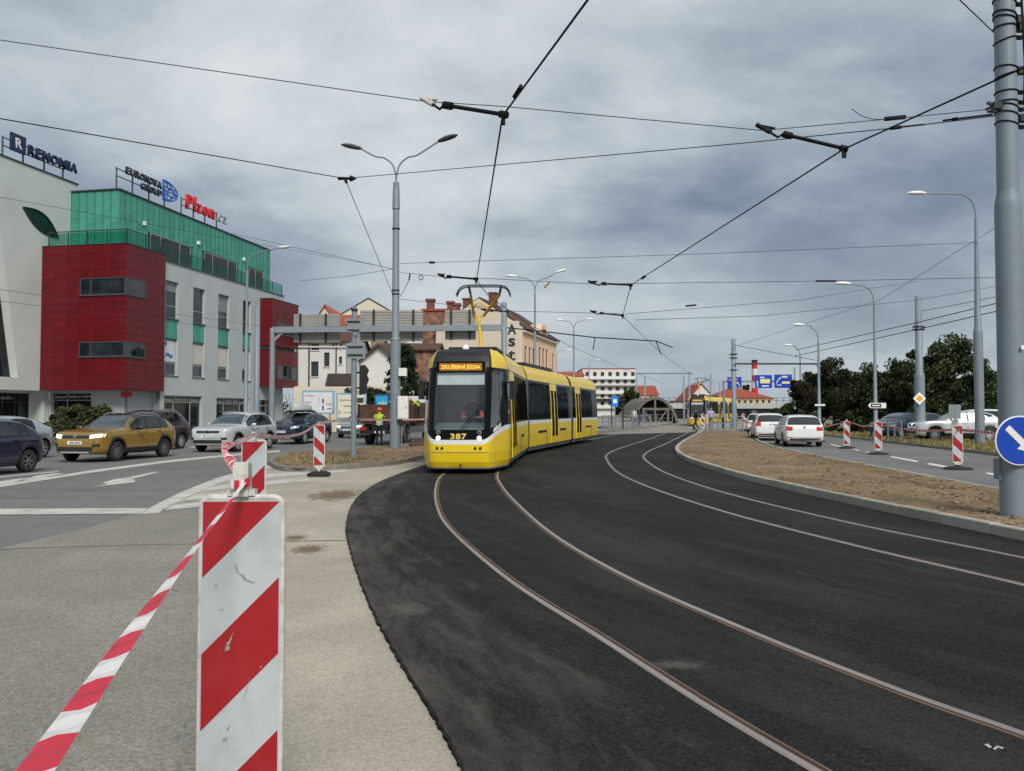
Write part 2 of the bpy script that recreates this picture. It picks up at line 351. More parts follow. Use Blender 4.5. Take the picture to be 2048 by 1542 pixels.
M('kerb_dark', lin(128, 124, 116), .9, 0, .2, 2.5, bump=.35, bscale=60, rnd=.15, dirt=(.10, .085, .06), damt=.6, dscale=1.6)
M('road_paint', (.52, .51, .47), .8, 0, .15, 2., bump=.2, bscale=80, dirt=(.22, .21, .20), damt=.75, dscale=2.6)
M('road_paint_new', (.66, .66, .63), .7, 0, .1, 2., dirt=(.3, .3, .29), damt=.4, dscale=2.)
M('rail_head', lin(178, 164, 155), .38, .6, .12, 1.5); M('rail_groove', (.045, .028, .018), .9, 0, .4, 3.); M('rail_lip', lin(140, 112, 94), .55, .4, .25, 3.)
def sheet(name, pts, z, mat, thick=0., **k):
    mb = MB(); P = [Vector((p[0], p[1], z)) for p in pts]
    if thick: mb.prism([(p.x, p.y, z-thick) for p in P], (0, 0, thick))
    else: mb.add(P, [tuple(range(len(P)))])
    return O(name, mb, mat, fix=bool(thick), **k)
def gp(pts, z=0.): return [G(x, y, z) for x, y in pts]
_g = O('ground', MB().add([(-2500, -60, -.06), (2500, -60, -.06), (2500, 4000, -.06), (-2500, 4000, -.06)], [(0, 1, 2, 3)]), 'terrain', kind='structure')
road = sheet('road', [(-120, -12), (70, -12), (80, 260), (-90, 260)], 0, 'old_asphalt', kind='structure')
# the worn concrete strip the viewer stands on
apron_edge = [(-700, 1330), (-200, 1165), (0, 1098), (180, 1055), (300, 1020), (365, 988), (430, 961), (490, 943), (540, 932)]
apron = sheet('concrete_apron', [(-6, -3)] + [(p.x, p.y) for p in gp(apron_edge)] + [(p.x, p.y) for p in gp([(700, 925), (900, 925)])] + [(0, 12), (2, 3), (2, -3)], .004, 'apron_concrete', kind='structure')
ground_mat('worn_asphalt', (.185, .178, .158), (.265, .252, .218), (.30, .283, .24), 60., .25, .6, .9, .4, [(1.1, .6, (.16, .155, .14), .5, (1, .5, 1)), (5., .70, (.11, .105, .09), .5, (1, 1, 1))], grain=[(95., .75, 1.25), (38., .92, 1.08)])
sheet('worn_asphalt', [(-6.1, -3)] + [(p.x, p.y) for p in gp(apron_edge[:5])] + [(p.x, p.y) for p in spline(gp([(300, 1020), (395, 1002), (440, 1060), (452, 1180), (470, 1400), (500, 1700)]), 5)] + [(-.7, -3)], .0065, 'worn_asphalt', kind='structure')
# fresh black asphalt of the tram roadway: a sheet three centimetres proud with a ragged edge
ZT = .03
edge = spline(gp([(1010, 1750), (935, 1560), (880, 1452), (800, 1322), (745, 1222), (712, 1140), (695, 1080), (692, 1050), (703, 1010), (728, 982), (772, 957), (830, 936), (905, 912)], ZT), 40)
rr = random.Random(3)
edge = [Vector((p.x+rr.uniform(-.006, .006)+.004*sin(i*.9), p.y+rr.uniform(-.006, .006), ZT)) for i, p in enumerate(edge)]
kerb_r_px = [(2700, 1215), (2300, 1137), (2048, 1082), (1800, 1030), (1600, 986), (1480, 957), (1405, 934), (1363, 917), (1350, 902), (1362, 888), (1385, 874), (1404, 864)]
kerb_r = spline(gp(kerb_r_px, ZT), 10)
tram_way = sheet('tram_roadway', [(9, -4), (1.2, -4)] + [(p.x, p.y) for p in edge] + [(p.x, p.y) for p in gp([(1000, 885), (1120, 878), (1205, 869), (1376, 865)], ZT)] + [(p.x, p.y) for p in reversed(kerb_r)] + [(9, 6)], ZT, 'new_asphalt', thick=.05, kind='structure')
track_bed = sheet('concrete_track_bed', [(p.x, p.y) for p in gp([(1203, 869.5), (1376, 865.5), (1400, 863.7)], 0)] + [(24, 90), (57, 200), (44, 200), (17, 101)], .022, 'track_concrete', kind='structure')
# ---- rails (head towards the outside, groove and lip inside)
SL = .285; SD = Vector((SL, 1, 0)).normalized(); SP = Vector((SD.y, -SD.x, 0))
ctr = [Vector(p) for p in ((-1.02, 23.2, 0), (-.86, 26.2, 0), (-.45, 30, 0), (.45, 34, 0), (1.6, 38, 0), (3.4, 44.3, 0))]
ctr += [ctr[-1] + SD*d for d in (12, 30, 60, 90, 130)]
def off(c, d): return [Vector((p.x, p.y, ZT)) + SP*d for p in c]
rail_pts = [
  (gp([(1960, 1740), (1620, 1542), (1400, 1410), (1200, 1280), (1000, 1150), (890, 1050), (869, 1002), (870, 972), (880, 952)], ZT) + off(ctr, -.72), 1),
  (gp([(2420, 1600), (2048, 1465), (1800, 1378), (1500, 1260), (1250, 1150), (1100, 1062), (1022, 992), (1000, 962), (997, 951)], ZT) + off(ctr, .72), -1),
  (gp([(2500, 1288), (2048, 1172), (1700, 1090), (1450, 1025), (1300, 976), (1232, 944), (1211, 918), (1214, 908), (1240, 896), (1300, 877), (1344, 862), (1379, 851), (1402, 843.5)], ZT), 1),
  (gp([(2500, 1215), (2048, 1115), (1700, 1045), (1450, 985), (1332, 945), (1293, 920), (1290, 910), (1306, 899), (1340, 884), (1391, 858), (1416, 845)], ZT), -1)]
for pts, sd in rail_pts:
    c = spline(pts, 10); mb = MB(); n = len(c); nr = []
    for i in range(n):
        d = c[min(i+1, n-1)]-c[max(i-1, 0)]; d.normalize(); nr.append(Vector((d.y, -d.x, 0))*sd)   # towards the inside of the track (nr is right of travel)
    # travel runs away from the viewer: right of travel = right
    row = lambda o, z: [Vector((p.x, p.y, ZT+z)) + q*o for p, q in zip(c, nr)]
    mb.grid([row(-.002, -.01), row(0, .007), row(.042, .008), row(.048, .002)], 0)
    mb.grid([row(.046, .003), row(.080, .0025)], 1, False)
    mb.grid([row(.078, .0025), row(.080, .006), row(.087, .006), row(.089, .001)], 2, False)
    O('rail', mb, ['rail_head', 'rail_groove', 'rail_lip'], tram_way)
# ---- kerbs of separate stones
def kerb(name, pts, h, w, side, mat, step=1.0, z0=0., maxn=300):
    root = E(name, (0, 0, 0)); root['kind'] = 'structure'
    P = [Vector((p[0], p[1], 0)) for p in pts]; dist = [0]
    for a, b in zip(P, P[1:]): dist.append(dist[-1]+(b-a).length)
    def ev(s):
        for i in range(1, len(P)):
            if s <= dist[i] or i == len(P)-1:
                t = (s-dist[i-1])/max(1e-6, dist[i]-dist[i-1]); return P[i-1].lerp(P[i], t)
    s = 0; k = 0
    while s < dist[-1]-.05 and k < maxn:
        e = min(s+step, dist[-1]); a = ev(s); b = ev(e); d = b-a; l = d.length
        if l < .03: s = e; continue
        d.normalize(); nrm = Vector((d.y, -d.x, 0))*side; c = (a+b)/2 + nrm*w/2
        o = PB('kerb_stone', root, -l/2+.004, l/2-.004, -w/2, w/2, z0, h, mat, .012)
        o.location = (c.x, c.y, (z0+h)/2 + rr.uniform(-.004, .004)); o.rotation_euler = (0, rr.uniform(-.003, .003), atan2(d.y, d.x)+rr.uniform(-.004, .004))
        s = e; k += 1
    return root
kerb('island_kerb', [(p.x, p.y) for p in kerb_r], .17, .16, 1, 'kerb_stone')
isl_road_px = [(1404, 863), (1488, 863), (1500, 874), (1520, 888), (1560, 902), (1660, 923), (1800, 951), (2000, 991), (2300, 1050), (2700, 1130)]
isl_road = spline(gp(isl_road_px, 0), 6)
kerb('island_kerb', [(p.x, p.y) for p in isl_road[6:]], .125, .13, -1, 'kerb_stone', 1.)
left_front = spline(gp([(536, 931), (560, 942), (620, 944), (700, 938), (790, 930), (850, 917), (960, 892), (1060, 879)], 0), 8)
left_back = spline(gp([(536, 931), (546, 921), (590, 912), (660, 907), (760, 898), (860, 886), (960, 875), (1060, 868)], 0), 6)
kerb('traffic_island_kerb', [(p.x, p.y) for p in left_front], .14, .15, -1, 'kerb_dark', .9)
kerb('traffic_island_kerb', [(p.x, p.y) for p in left_back], .13, .14, 1, 'kerb_dark', .9)
def rough_patch(name, pts, z, mat, amp, cell, seed=1, crown=0.):
    me = bpy.data.meshes.new(name); b = bmesh.new()
    f = b.faces.new([b.verts.new((p[0], p[1], z)) for p in pts]); bmesh.ops.triangulate(b, faces=b.faces[:])
    rim = set(v.index for v in b.verts)
    for _ in range(9):
        es = [e for e in b.edges if e.calc_length() > cell*(1+.03*e.verts[0].co.y)]
        if not es or len(b.verts) > 30000: break
        bmesh.ops.subdivide_edges(b, edges=es, cuts=1); bmesh.ops.triangulate(b, faces=[f for f in b.faces if len(f.verts) > 3])
    from mathutils import noise as nz
    for v in b.verts:
        bd = v.is_boundary
        p = v.co*1.0
        v.co.z += (0 if bd else crown) + (.35 if bd else 1)*amp*(nz.noise(p*1.3+Vector((seed, 0, 0)))+.6*nz.noise(p*4.1)+.35*nz.noise(p*11.))
    b.to_mesh(me); b.free(); me.materials.append(MATS[mat])
    for p in me.polygons: p.use_smooth = True
    return O(name, me, None, kind='structure')
def inset(pts, d):
    n = len(pts); out = []
    for i in range(n):
        a, b = Vector(pts[i-1][:2]), Vector(pts[(i+1) % n][:2]); t = (b-a).normalized(); nn = Vector((-t.y, t.x))
        out.append((pts[i][0]+nn.x*d, pts[i][1]+nn.y*d))
    return out
isl_poly = [(p.x, p.y) for p in kerb_r] + [(p.x, p.y) for p in isl_road]
soil_r = rough_patch('soil_island', inset(isl_poly, -.13), .115, 'soil', .035, .35, 1, .035)
li_poly = [(p.x, p.y) for p in left_front] + [(p.x, p.y) for p in reversed(left_back)][:-1]
soil_l = rough_patch('soil_traffic_island', inset(li_poly, .1), .10, 'soil', .035, .4, 5, .05)
# ---- loose clods on both islands
def scatter_clods(name, poly_fn, n, seed, parent, smin, smax, mats):
    r = random.Random(seed); mb = MB()
    for i in range(n):
        p = poly_fn(r)
        if p is None: continue
        s = r.uniform(smin, smax)*(r.random()**1.5+.4)
        vs = [Vector((p[0], p[1], p[2])) + Vector((cos(a)*s*r.uniform(.6, 1.3), sin(a)*s*r.uniform(.6, 1.3), h*s*r.uniform(.5, 1))) for a, h in ((0, .1), (1.6, .15), (3.1, .1), (4.7, .2))] + [Vector((p[0], p[1], p[2]+s*r.uniform(.3, .9)))]
        mb.add(vs, [(0, 1, 4), (1, 2, 4), (2, 3, 4), (3, 0, 4)], r.randrange(len(mats)))
    return O(name, mb, mats, parent, kind='stuff')
def in_poly(x, y, P):
    c = False; j = len(P)-1
    for i in range(len(P)):
        if (P[i][1] > y) != (P[j][1] > y) and x < (P[j][0]-P[i][0])*(y-P[i][1])/(P[j][1]-P[i][1])+P[i][0]: c = not c
        j = i
    return c
M('clod_dark', (.09, .063, .042), .95, 0, .3, 9.); M('clod_light', (.25, .185, .11), .95, 0, .3, 9.); M('straw', (.36, .29, .14), .95, 0, .3, 9.)
def samp(P, px, py, z):
    def f(r):
        for _ in range(20):
            g = G(r.uniform(*px), r.uniform(*py), z)
            if in_poly(g.x, g.y, P): return g
        return None
    return f
ip = inset(isl_poly, -.3); lp = inset(li_poly, .25)
scatter_clods('soil_clods', samp(ip, (1340, 2100), (868, 1080), .14), 5200, 4, soil_r, .012, .05, ['clod_dark', 'clod_light', 'soil'])
scatter_clods('soil_clods', samp(lp, (536, 1000), (885, 945), .14), 1800, 6, soil_l, .02, .06, ['clod_dark', 'clod_light', 'soil'])
M('blade_green', (.10, .12, .03), .9, 0, .3, 5.); M('blade_dry', (.30, .24, .10), .9, 0, .3, 5.)
def grass(name, fn, n, seed, parent, h0, h1, mats, w=.012):
    r = random.Random(seed); mb = MB()
    for i in range(n):
        p = fn(r)
        if p is None: continue
        for k in range(3):
            a = r.uniform(0, 6.28); h = r.uniform(h0, h1); l = r.uniform(.2, .8)*h; ww = w*(1+.03*p[1])
            q = Vector(p)+Vector((r.uniform(-.05, .05), r.uniform(-.05, .05), 0)); t = Vector((cos(a), sin(a), 0)); sd = Vector((-t.y, t.x, 0))*ww
            mb.add([q-sd, q+sd, q+t*l+Vector((0, 0, h))], [(0, 1, 2)], r.randrange(len(mats)))
    return O(name, mb, mats, parent, kind='stuff', label=None if parent else 'tufts of dry grass', cat=None if parent else 'grass')
grass('weed_tufts', samp(lp, (540, 720), (905, 945), .13), 230, 8, soil_l, .05, .14, ['blade_green', 'blade_dry'])
grass('weed_tufts', samp(ip, (1400, 2000), (866, 930), .13), 260, 9, soil_r, .03, .08, ['blade_dry', 'blade_green'])
# ---- joint across the concrete, stains
M('joint_dark', (.12, .11, .095), .95, 0, .3, 3.)
O('expansion_joint', MB().add(gp([(-60, 1101), (60, 1095), (180, 1092), (300, 1088), (430, 1087), (560, 1082), (693, 1080), (693, 1080.8), (560, 1083), (430, 1087.9), (300, 1089.2), (180, 1093.2), (60, 1096.2), (-60, 1102.4)], .0085), [tuple(range(14))]), 'joint_dark', apron)
def stain_mat(name, col, amt):
    m = bpy.data.materials.new(name); m.use_nodes = True; t = m.node_tree; b = t.nodes['Principled BSDF']; b.inputs['Base Color'].default_value = (*col, 1); b.inputs['Roughness'].default_value = .95
    tc = t.nodes.new('ShaderNodeTexCoord'); ln = t.nodes.new('ShaderNodeVectorMath'); ln.operation = 'LENGTH'; t.links.new(tc.outputs['Object'], ln.inputs[0])
    nz = t.nodes.new('ShaderNodeTexNoise'); nz.inputs['Scale'].default_value = 4.; nz.inputs['Detail'].default_value = 7; nz.inputs['Roughness'].default_value = .65; t.links.new(tc.outputs['Object'], nz.inputs['Vector'])
    a = t.nodes.new('ShaderNodeMath'); a.operation = 'SUBTRACT'; t.links.new(nz.outputs[0], a.inputs[0]); q = t.nodes.new('ShaderNodeMath'); q.operation = 'MULTIPLY'; q.inputs[1].default_value = .62; t.links.new(ln.outputs['Value'], q.inputs[0]); t.links.new(q.outputs[0], a.inputs[1])
    mr = t.nodes.new('ShaderNodeMapRange'); mr.inputs[1].default_value = .06; mr.inputs[2].default_value = .40; mr.inputs[4].default_value = amt; t.links.new(a.outputs[0], mr.inputs[0]); t.links.new(mr.outputs[0], b.inputs['Alpha']); MATS[name] = m
stain_mat('stain_brown', (.19, .125, .07), .8); stain_mat('stain_dark', (.10, .095, .085), .65); stain_mat('dust_pale', (.15, .14, .122), .45)
def stain(px, py, r, mat, par, z, asp=1.):
    g = G(px, py, z); o = O('stain', MB().add([(cos(a), sin(a), 0) for a in [2*pi*k/24 for k in range(24)]], [tuple(range(24))]), mat, par, g); o.scale = (r, r*asp, 1); return o
stain(618, 1098, .32, 'stain_brown', apron, .0085, 1.6); stain(590, 1075, .25, 'stain_brown', apron, .009, 1.5); stain(672, 990, .8, 'stain_brown', apron, .0085, 2.2); stain(352, 1181, .06, 'stain_dark', apron, .0085, .5)
stain(815, 1218, .40, 'dust_pale', tram_way, ZT+.0035, 1.3); stain(1352, 1330, .34, 'dust_pale', tram_way, ZT+.0036, .5); stain(1330, 915, .5, 'dust_pale', tram_way, ZT+.0037, .2)
# dust dragged onto the black asphalt along its left edge: a thin film fading inwards
def dust_film():
    m = bpy.data.materials.new('dust_film'); m.use_nodes = True; t = m.node_tree; b = t.nodes['Principled BSDF']; b.inputs['Base Color'].default_value = (.155, .143, .122, 1); b.inputs['Roughness'].default_value = .95; n = t.nodes.new; lk = t.links.new
    uv = n('ShaderNodeUVMap'); uv.uv_map = 'UVMap'; mp = n('ShaderNodeMapping'); mp.inputs['Scale'].default_value = (.5, 3.2, 1); lk(uv.outputs[0], mp.inputs[0]); nz = n('ShaderNodeTexNoise'); nz.inputs['Scale'].default_value = 1.6; nz.inputs['Detail'].default_value = 8; nz.inputs['Roughness'].default_value = .68; nz.inputs['Distortion'].default_value = .5; lk(mp.outputs[0], nz.inputs['Vector'])
    sx = n('ShaderNodeSeparateXYZ'); lk(uv.outputs[0], sx.inputs[0]); f = n('ShaderNodeMapRange'); f.inputs[1].default_value = 1.; f.inputs[2].default_value = 0.; f.inputs[3].default_value = -.16; f.inputs[4].default_value = .12; lk(sx.outputs[1], f.inputs[0])
    ad = n('ShaderNodeMath'); ad.operation = 'ADD'; lk(nz.outputs[0], ad.inputs[0]); lk(f.outputs[0], ad.inputs[1]); mr = n('ShaderNodeMapRange'); mr.inputs[1].default_value = .46; mr.inputs[2].default_value = .82; mr.inputs[4].default_value = .55; lk(ad.outputs[0], mr.inputs[0])
    e = n('ShaderNodeMapRange'); e.inputs[1].default_value = 1.; e.inputs[2].default_value = .85; lk(sx.outputs[1], e.inputs[0]); mu = n('ShaderNodeMath'); mu.operation = 'MULTIPLY'; lk(mr.outputs[0], mu.inputs[0]); lk(e.outputs[0], mu.inputs[1]); lk(mu.outputs[0], b.inputs['Alpha']); MATS['dust_film'] = m
    mb = MB(); uvs = []; L_ = 0; rows = []
    for k in range(4, len(edge)-60, 3):
        p = edge[k]; t_ = (edge[k+3]-edge[k-3]).normalized(); nr = Vector((t_.y, -t_.x, 0)); L_ += (edge[k]-edge[k-3]).length if rows else 0
        rows.append([p+nr*.012+Vector((0, 0, .003)), p+nr*1.5+Vector((0, 0, .003))]); uvs.append(L_)
    mb.grid(rows, 0, False); me = mb.mesh('dust_film', 'dust_film'); ul = me.uv_layers.new(name='UVMap')
    for lp_ in me.loops: ul.data[lp_.index].uv = (uvs[lp_.vertex_index//2], lp_.vertex_index % 2)
    O('dust_film', me, None, tram_way)
dust_film()
M('chalk', (.42, .42, .40), .95)
for q in ([(1968, 1489), (1976, 1487), (1984, 1494), (1979, 1496)], [(1986, 1497), (1994, 1491), (1999, 1493), (1990, 1500)], [(1998, 1492), (2008, 1495), (2005, 1498), (1997, 1495)]): O('chalk_mark', MB().add(gp(q, ZT+.004), [(0, 1, 2, 3)]), 'chalk', tram_way)
# ---- painted markings
def marking(pts, mat='road_paint', z=.008, par=None):
    return O('lane_marking', MB().add(gp(pts, z), [tuple(range(len(pts)))]), mat, par or road)
marking([(-120, 1018), (296, 1016), (284, 1027), (-120, 1030)], z=.009)
_b = gp(apron_edge[4:], .009); _w = [.0, .22, .22, .2, .18]
marking([(284, 1028), (298, 1016), (362, 984), (430, 957), (492, 939), (540, 929), (548, 935), (498, 946), (440, 965), (374, 994), (316, 1026)], z=.010)
for q in ([(478, 951), (690, 938), (712, 942), (452, 962)], [(428, 971), (612, 956), (622, 961), (404, 982)], [(388, 990), (520, 978), (524, 986), (366, 1001)], [(345, 1009), (440, 1000), (440, 1009), (322, 1021)]): marking(q, z=.010)
lc = [(-140, 997), (0, 971.5), (182, 943), (333, 923), (454, 911), (560, 902)]
marking([(x, y-3.2+i*.32) for i, (x, y) in enumerate(lc)] + [(x, y+3.2-i*.32) for i, (x, y) in reversed(list(enumerate(lc)))])
marking([(-60, 976), (-20, 966), (28, 958), (62, 955), (20, 966)]); marking([(40, 963), (72, 951), (104, 947), (132, 946), (86, 955)])
marking([(-120, 966), (0, 953), (60, 947), (118, 942), (118, 944), (60, 949), (0, 955.5), (-120, 969)])
marking([(203, 966), (226, 959), (260, 954), (308, 943.5), (317, 944.5), (262, 958.5), (245, 962), (268, 957.5), (271, 964), (240, 968), (183, 974), (215, 968)], z=.0085)
for q in ([(1660, 888.5), (1664, 888), (1684, 893.5), (1679, 894)], [(1702, 897), (1706, 896.5), (1721, 901), (1716, 901.5)], [(1729, 904), (1733, 903.2), (1756, 907.5), (1751, 908)], [(1779, 914), (1785, 912.5), (1838, 922), (1831, 924)], [(1853, 928), (1860, 926), (1916, 936), (1906, 938.5)], [(1970, 947), (1977, 945), (2040, 957), (2030, 960)], [(1612, 877), (1616, 876.6), (1634, 881), (1629, 881.4)]): marking(q, 'road_paint_new')
marking([(1800, 949), (1830, 949.5), (2000, 983), (2000, 986)], 'road_paint')
marking([(356, 896), (560, 877), (560, 878.5), (356, 898.5)])
# ---- right verge of dry grass, kerb, ground beyond; left pavement in front of the office block
verge_px = [(1560, 861), (1640, 871), (1700, 877), (1780, 886), (1995, 912), (2300, 949), (2900, 1020)]
vk = spline(gp(verge_px, 0), 5)
kerb('verge_kerb', [(p.x, p.y) for p in vk], .12, .14, -1, 'kerb_dark', 1.2)
verge_poly = [(p.x, p.y) for p in vk] + [(60, 20), (120, 60), (120, 120), (36, 120)]
verge = rough_patch('grass_verge', inset(verge_poly, .1), .10, 'dry_grass', .04, 1.3, 9, .03)
grass('verge_grass', samp(verge_poly, (1600, 2048), (866, 925), .12), 5200, 12, verge, .05, .2, ['blade_dry', 'blade_dry', 'blade_green'], .010)
pk = spline(gp([(-500, 955), (-100, 912), (0, 901), (120, 890), (357, 878), (480, 868), (560, 862), (700, 854), (860, 848)], 0), 6)
kerb('pavement_kerb', [(p.x, p.y) for p in pk], .14, .15, 1, 'kerb_dark', 1.5)
pave = sheet('pavement', inset([(p.x, p.y) for p in pk] + [(-4, 130), (-90, 130), (-90, 10)], .1), .12, 'paving', kind='structure')
lawn = rough_patch('lawn_strip', [(p.x-.6, p.y+1.0) for p in pk[12:40]] + [(p.x-1.2, p.y+4.2) for p in reversed(pk[12:40])], .13, 'dry_grass', .03, 1., 3, .06)
grass('lawn_grass', samp([(p.x-.6, p.y+1.0) for p in pk[12:40]] + [(p.x-1.2, p.y+4.2) for p in reversed(pk[12:40])], (100, 560), (855, 885), .15), 1500, 14, lawn, .08, .25, ['blade_green', 'blade_green', 'blade_dry'])
# ---- tram stop platforms in the distance
pf = sheet('platform', [(p.x, p.y) for p in gp([(1395, 864.5), (1490, 864.5)])] + [(33, 110), (24.5, 110)], .22, 'paving', thick=.3, kind='structure')
pf2 = sheet('platform', [(p.x, p.y) for p in gp([(1150, 872), (1204, 867.5), (1290, 858), (1345, 849)])] + [(30, 150), (14, 150), (6, 70)], .22, 'paving', thick=.3, kind='structure')
# ================================================================== the yellow tram
M('tram_yellow', (.82, .575, .014), .28, 0, .05, 1.5, coat=.15, dirt=(.60, .43, .04), damt=.25, dscale=1.5)
M('tram_white', (.75, .76, .76), .35, 0, .05, coat=.3); M('tram_black', (.005, .0055, .006), .25, 0, .2, 1., coat=.0, spec=.12); M('tram_anthracite', (.012, .013, .015), .45, 0, .15, 1.)
glass_dark('tram_glass', (.004, .005, .006), .008, .10, .04, .15); M('tram_skirt', (.20, .22, .23), .5, .2, .1); M('bellows', (.10, .115, .125), .6)
M('cab_inside', (.22, .25, .26), .8); M('cab_desk', (.09, .12, .125), .5); M('blind', (.45, .50, .52), .7); M('display_face', (.30, .13, .015), .4, emit=.22)
M('display_dots', (1, .52, .09), .4, emit=.5); M('panto_yellow', (.75, .45, .03), .4); M('number_yellow', (.80, .62, .16), .5); M('tram_blue', (.03, .04, .22), .3)
glass_see('tram_screen', (.92, .96, .96), .10)
HW = 1.20
PROF = [(1.12, .18, 'tram_skirt'), (1.17, .33, 'tram_skirt'), (1.195, .335, 'tram_yellow'), (1.205, .8, 'tram_yellow'), (1.20, 1.18, 'tram_white'), (1.199, 1.31, 'tram_black'), (1.185, 1.32, 'tram_black'), (1.16, 2.1, 'tram_black'), (1.10, 2.80, 'tram_yellow'), (1.125, 2.802, 'tram_yellow'), (1.07, 3.06, 'tram_yellow'), (.94, 3.27, 'tram_yellow'), (.80, 3.35, 'tram_anthracite'), (0, 3.38, None)]
TM = ['tram_yellow', 'tram_white', 'tram_black', 'tram_skirt', 'tram_anthracite']
def side_y(z): return interp(z, [p[1] for p in PROF], [p[0] for p in PROF])
def carriage_shell(mb, x0, x1, caps=True):
    pr = PROF + [(-a, b, None) for a, b, _ in reversed(PROF[:-1])]
    segm = [p[2] for p in PROF[:-1]] + [p[2] for p in reversed(PROF[:-1])]
    for i in range(len(pr)-1):
        a, b = pr[i], pr[i+1]
        mb.add([(x0, a[0], a[1]), (x1, a[0], a[1]), (x1, b[0], b[1]), (x0, b[0], b[1])], [(0, 1, 2, 3)], TM.index(segm[i]))
    if caps:
        for x in (x0, x1): mb.add([(x, a, b) for a, b, _ in pr], [tuple(range(len(pr)))], 4)
def side_piece(name, par, x0, x1, z0, z1, mat, out=.006, nz=4):
    """a pane or panel following the carriage side, one on either flank"""
    for sg in (1, -1):
        mb = MB(); zs = [z0+(z1-z0)*k/nz for k in range(nz+1)]; a = []; n2 = 2*(nz+1)
        for z in zs: a += [(x0, sg*(side_y(z)+out), z), (x1, sg*(side_y(z)+out), z)]
        for z in zs: a += [(x0, sg*(side_y(z)-.02), z), (x1, sg*(side_y(z)-.02), z)]
        fs = [(2*k, 2*k+1, 2*k+3, 2*k+2) for k in range(nz)] + [(0, 1, n2+1, n2), (2*nz, 2*nz+1, n2+2*nz+1, n2+2*nz)]
        for e in (0, 1): fs += [(2*k+e, 2*k+2+e, n2+2*k+2+e, n2+2*k+e) for k in range(nz)]
        mb.add(a, fs); o = O(name, mb, mat, par)
    return o
def door(par, xc, w=1.3):
    for s in (-1, 1):
        a, b = (xc, xc+s*w/2); a, b = min(a, b)+.012, max(a, b)-.012
        side_piece('door_leaf', par, a, b, .34, 2.74, 'tram_yellow', .016, 8)
        side_piece('door_pane', par, a+.10, b-.10, .62, 2.50, 'tram_glass', .024, 6)
    side_piece('door_header', par, xc-w/2, xc+w/2, 2.745, 2.80, 'tram_yellow', .014, 1)
def windows(par, spans):
    for a, b in spans: side_piece('window_pane', par, a+.02, b-.02, 1.345, 2.72, 'tram_glass', .004, 4)
def skirt_slots(par, spans):
    for a, b, kind in spans:
        side_piece('skirt_slot', par, a, b, .80, .90, 'tram_black', .004, 1)
        if kind: side_piece('skirt_gap', par, b-.07 if kind > 0 else a, b if kind > 0 else a+.07, .335, .80, 'tram_black', .004, 2)
        side_piece('skirt_joint', par, a-.02, a-.004, .34, 1.18, 'tram_skirt', .003, 2)
def wheels(par, xs):
    mb = MB()
    for x in xs:
        for sg in (1, -1): mb.cyl((x, sg*.62, .31), (x, sg*.75, .31), .31, n=16)
    mb.bb(min(xs)-.3, max(xs)+.3, -.95, .95, .16, .5)
    return O('bogie', mb, 'black', par)
NOSE = Vector((-1.37, 20.5, 0))
tram = E('articulated_tram', NOSE, 0, 'yellow and black articulated tram rounding the curve with pantograph raised', 'tram')
joints = [NOSE, Vector((-.58, 29.4, 0)), Vector((1.66, 37.8, 0)), Vector((3.55, 44.6, 0))]
def sect(a, b):
    d = (a-b).normalized(); return atan2(d.y, d.x), (a-b).length
# --- front carriage with the cab
rz, LEN = sect(joints[0], joints[1])
S_Y = [0, .2, .38, .55, .66, .74, .80, .86, .94, 1.02, 1.10, 1.17, 1.198, HW]
S_X = [0, -.003, -.012, -.03, -.055, -.10, -.17, -.29, -.53, -.78, -1.05, -1.33, -1.55, -1.78]
def xf(z): return interp(z, [.16, .42, .9, 1.2, 2.7, 2.85, 3.05, 3.22, 3.32], [-.12, 0, 0, -.05, -.40, -.45, -.56, -.72, -.95])
def npt(i, z, out=0.):
    sg = 1 if i >= 0 else -1; i = abs(i); f = 1+S_X[i]/1.78; ww = 1 if z < 2.75 else 1-.10*((z-2.75)/.57)**2
    wz = interp(z, [.18, .34, .8, 1.3, 2.1, 2.8, 3.06, 3.27, 3.35], [.94, .98, 1, .985, .965, .925, .93, .80, .70])
    wz = 1-(1-wz)*min(1, -S_X[i]/1.0)
    p = Vector((S_X[i]+xf(z)*f, sg*S_Y[i]*wz*ww, z))
    if out:
        j0, j1 = max(0, i-1), min(len(S_Y)-1, i+1)
        t = Vector((S_X[j1]-S_X[j0], S_Y[j1]-S_Y[j0], 0)).normalized(); p += Vector((t.y, -t.x*sg, 0))*out
    return p
NI = len(S_Y)
def sm(t): t = max(0, min(1, t)); return t*t*(3-2*t)
def lv(k, i):
    s = sm((S_Y[abs(i)]-.60)/.58)
    zy = .79+.38*s
    return [.16, .20, .34, .60, zy, zy+.12, 1.17+.14*s, 1.7, 2.2, 2.70, 2.80, 2.95, 3.10, 3.22, 3.31][k]
lev_m = ['tram_skirt', 'tram_yellow', 'tram_yellow', 'tram_yellow', 'tram_white', 'tram_black', 'tram_black', 'tram_black', 'tram_black', 'tram_black', None, None, None, None]
mb = MB(); carriage_shell(mb, -LEN+.25, -1.78, False)
mb.add([(-LEN+.25, a, b) for a, b, _ in (PROF + [(-a, b, None) for a, b, _ in reversed(PROF[:-1])])], [tuple(range(2*len(PROF)-1))], 4)
for k in range(14):
    for i in range(-(NI-1), NI-1):
        if 6 <= k <= 8 and (-4 <= i <= 3 or 6 <= i <= 9 or -10 <= i <= -7): continue            # the windscreen and cab window openings
        m = lev_m[k] or ('tram_anthracite' if -6 <= i <= 5 else 'tram_yellow')
        mb.add([npt(i, lv(k, i)), npt(i+1, lv(k, i+1)), npt(i+1, lv(k+1, i+1)), npt(i, lv(k+1, i))], [(0, 1, 2, 3)], TM.index(m), k >= 10)
top = [npt(i, lv(14, i)) for i in range(-(NI-1), NI)]
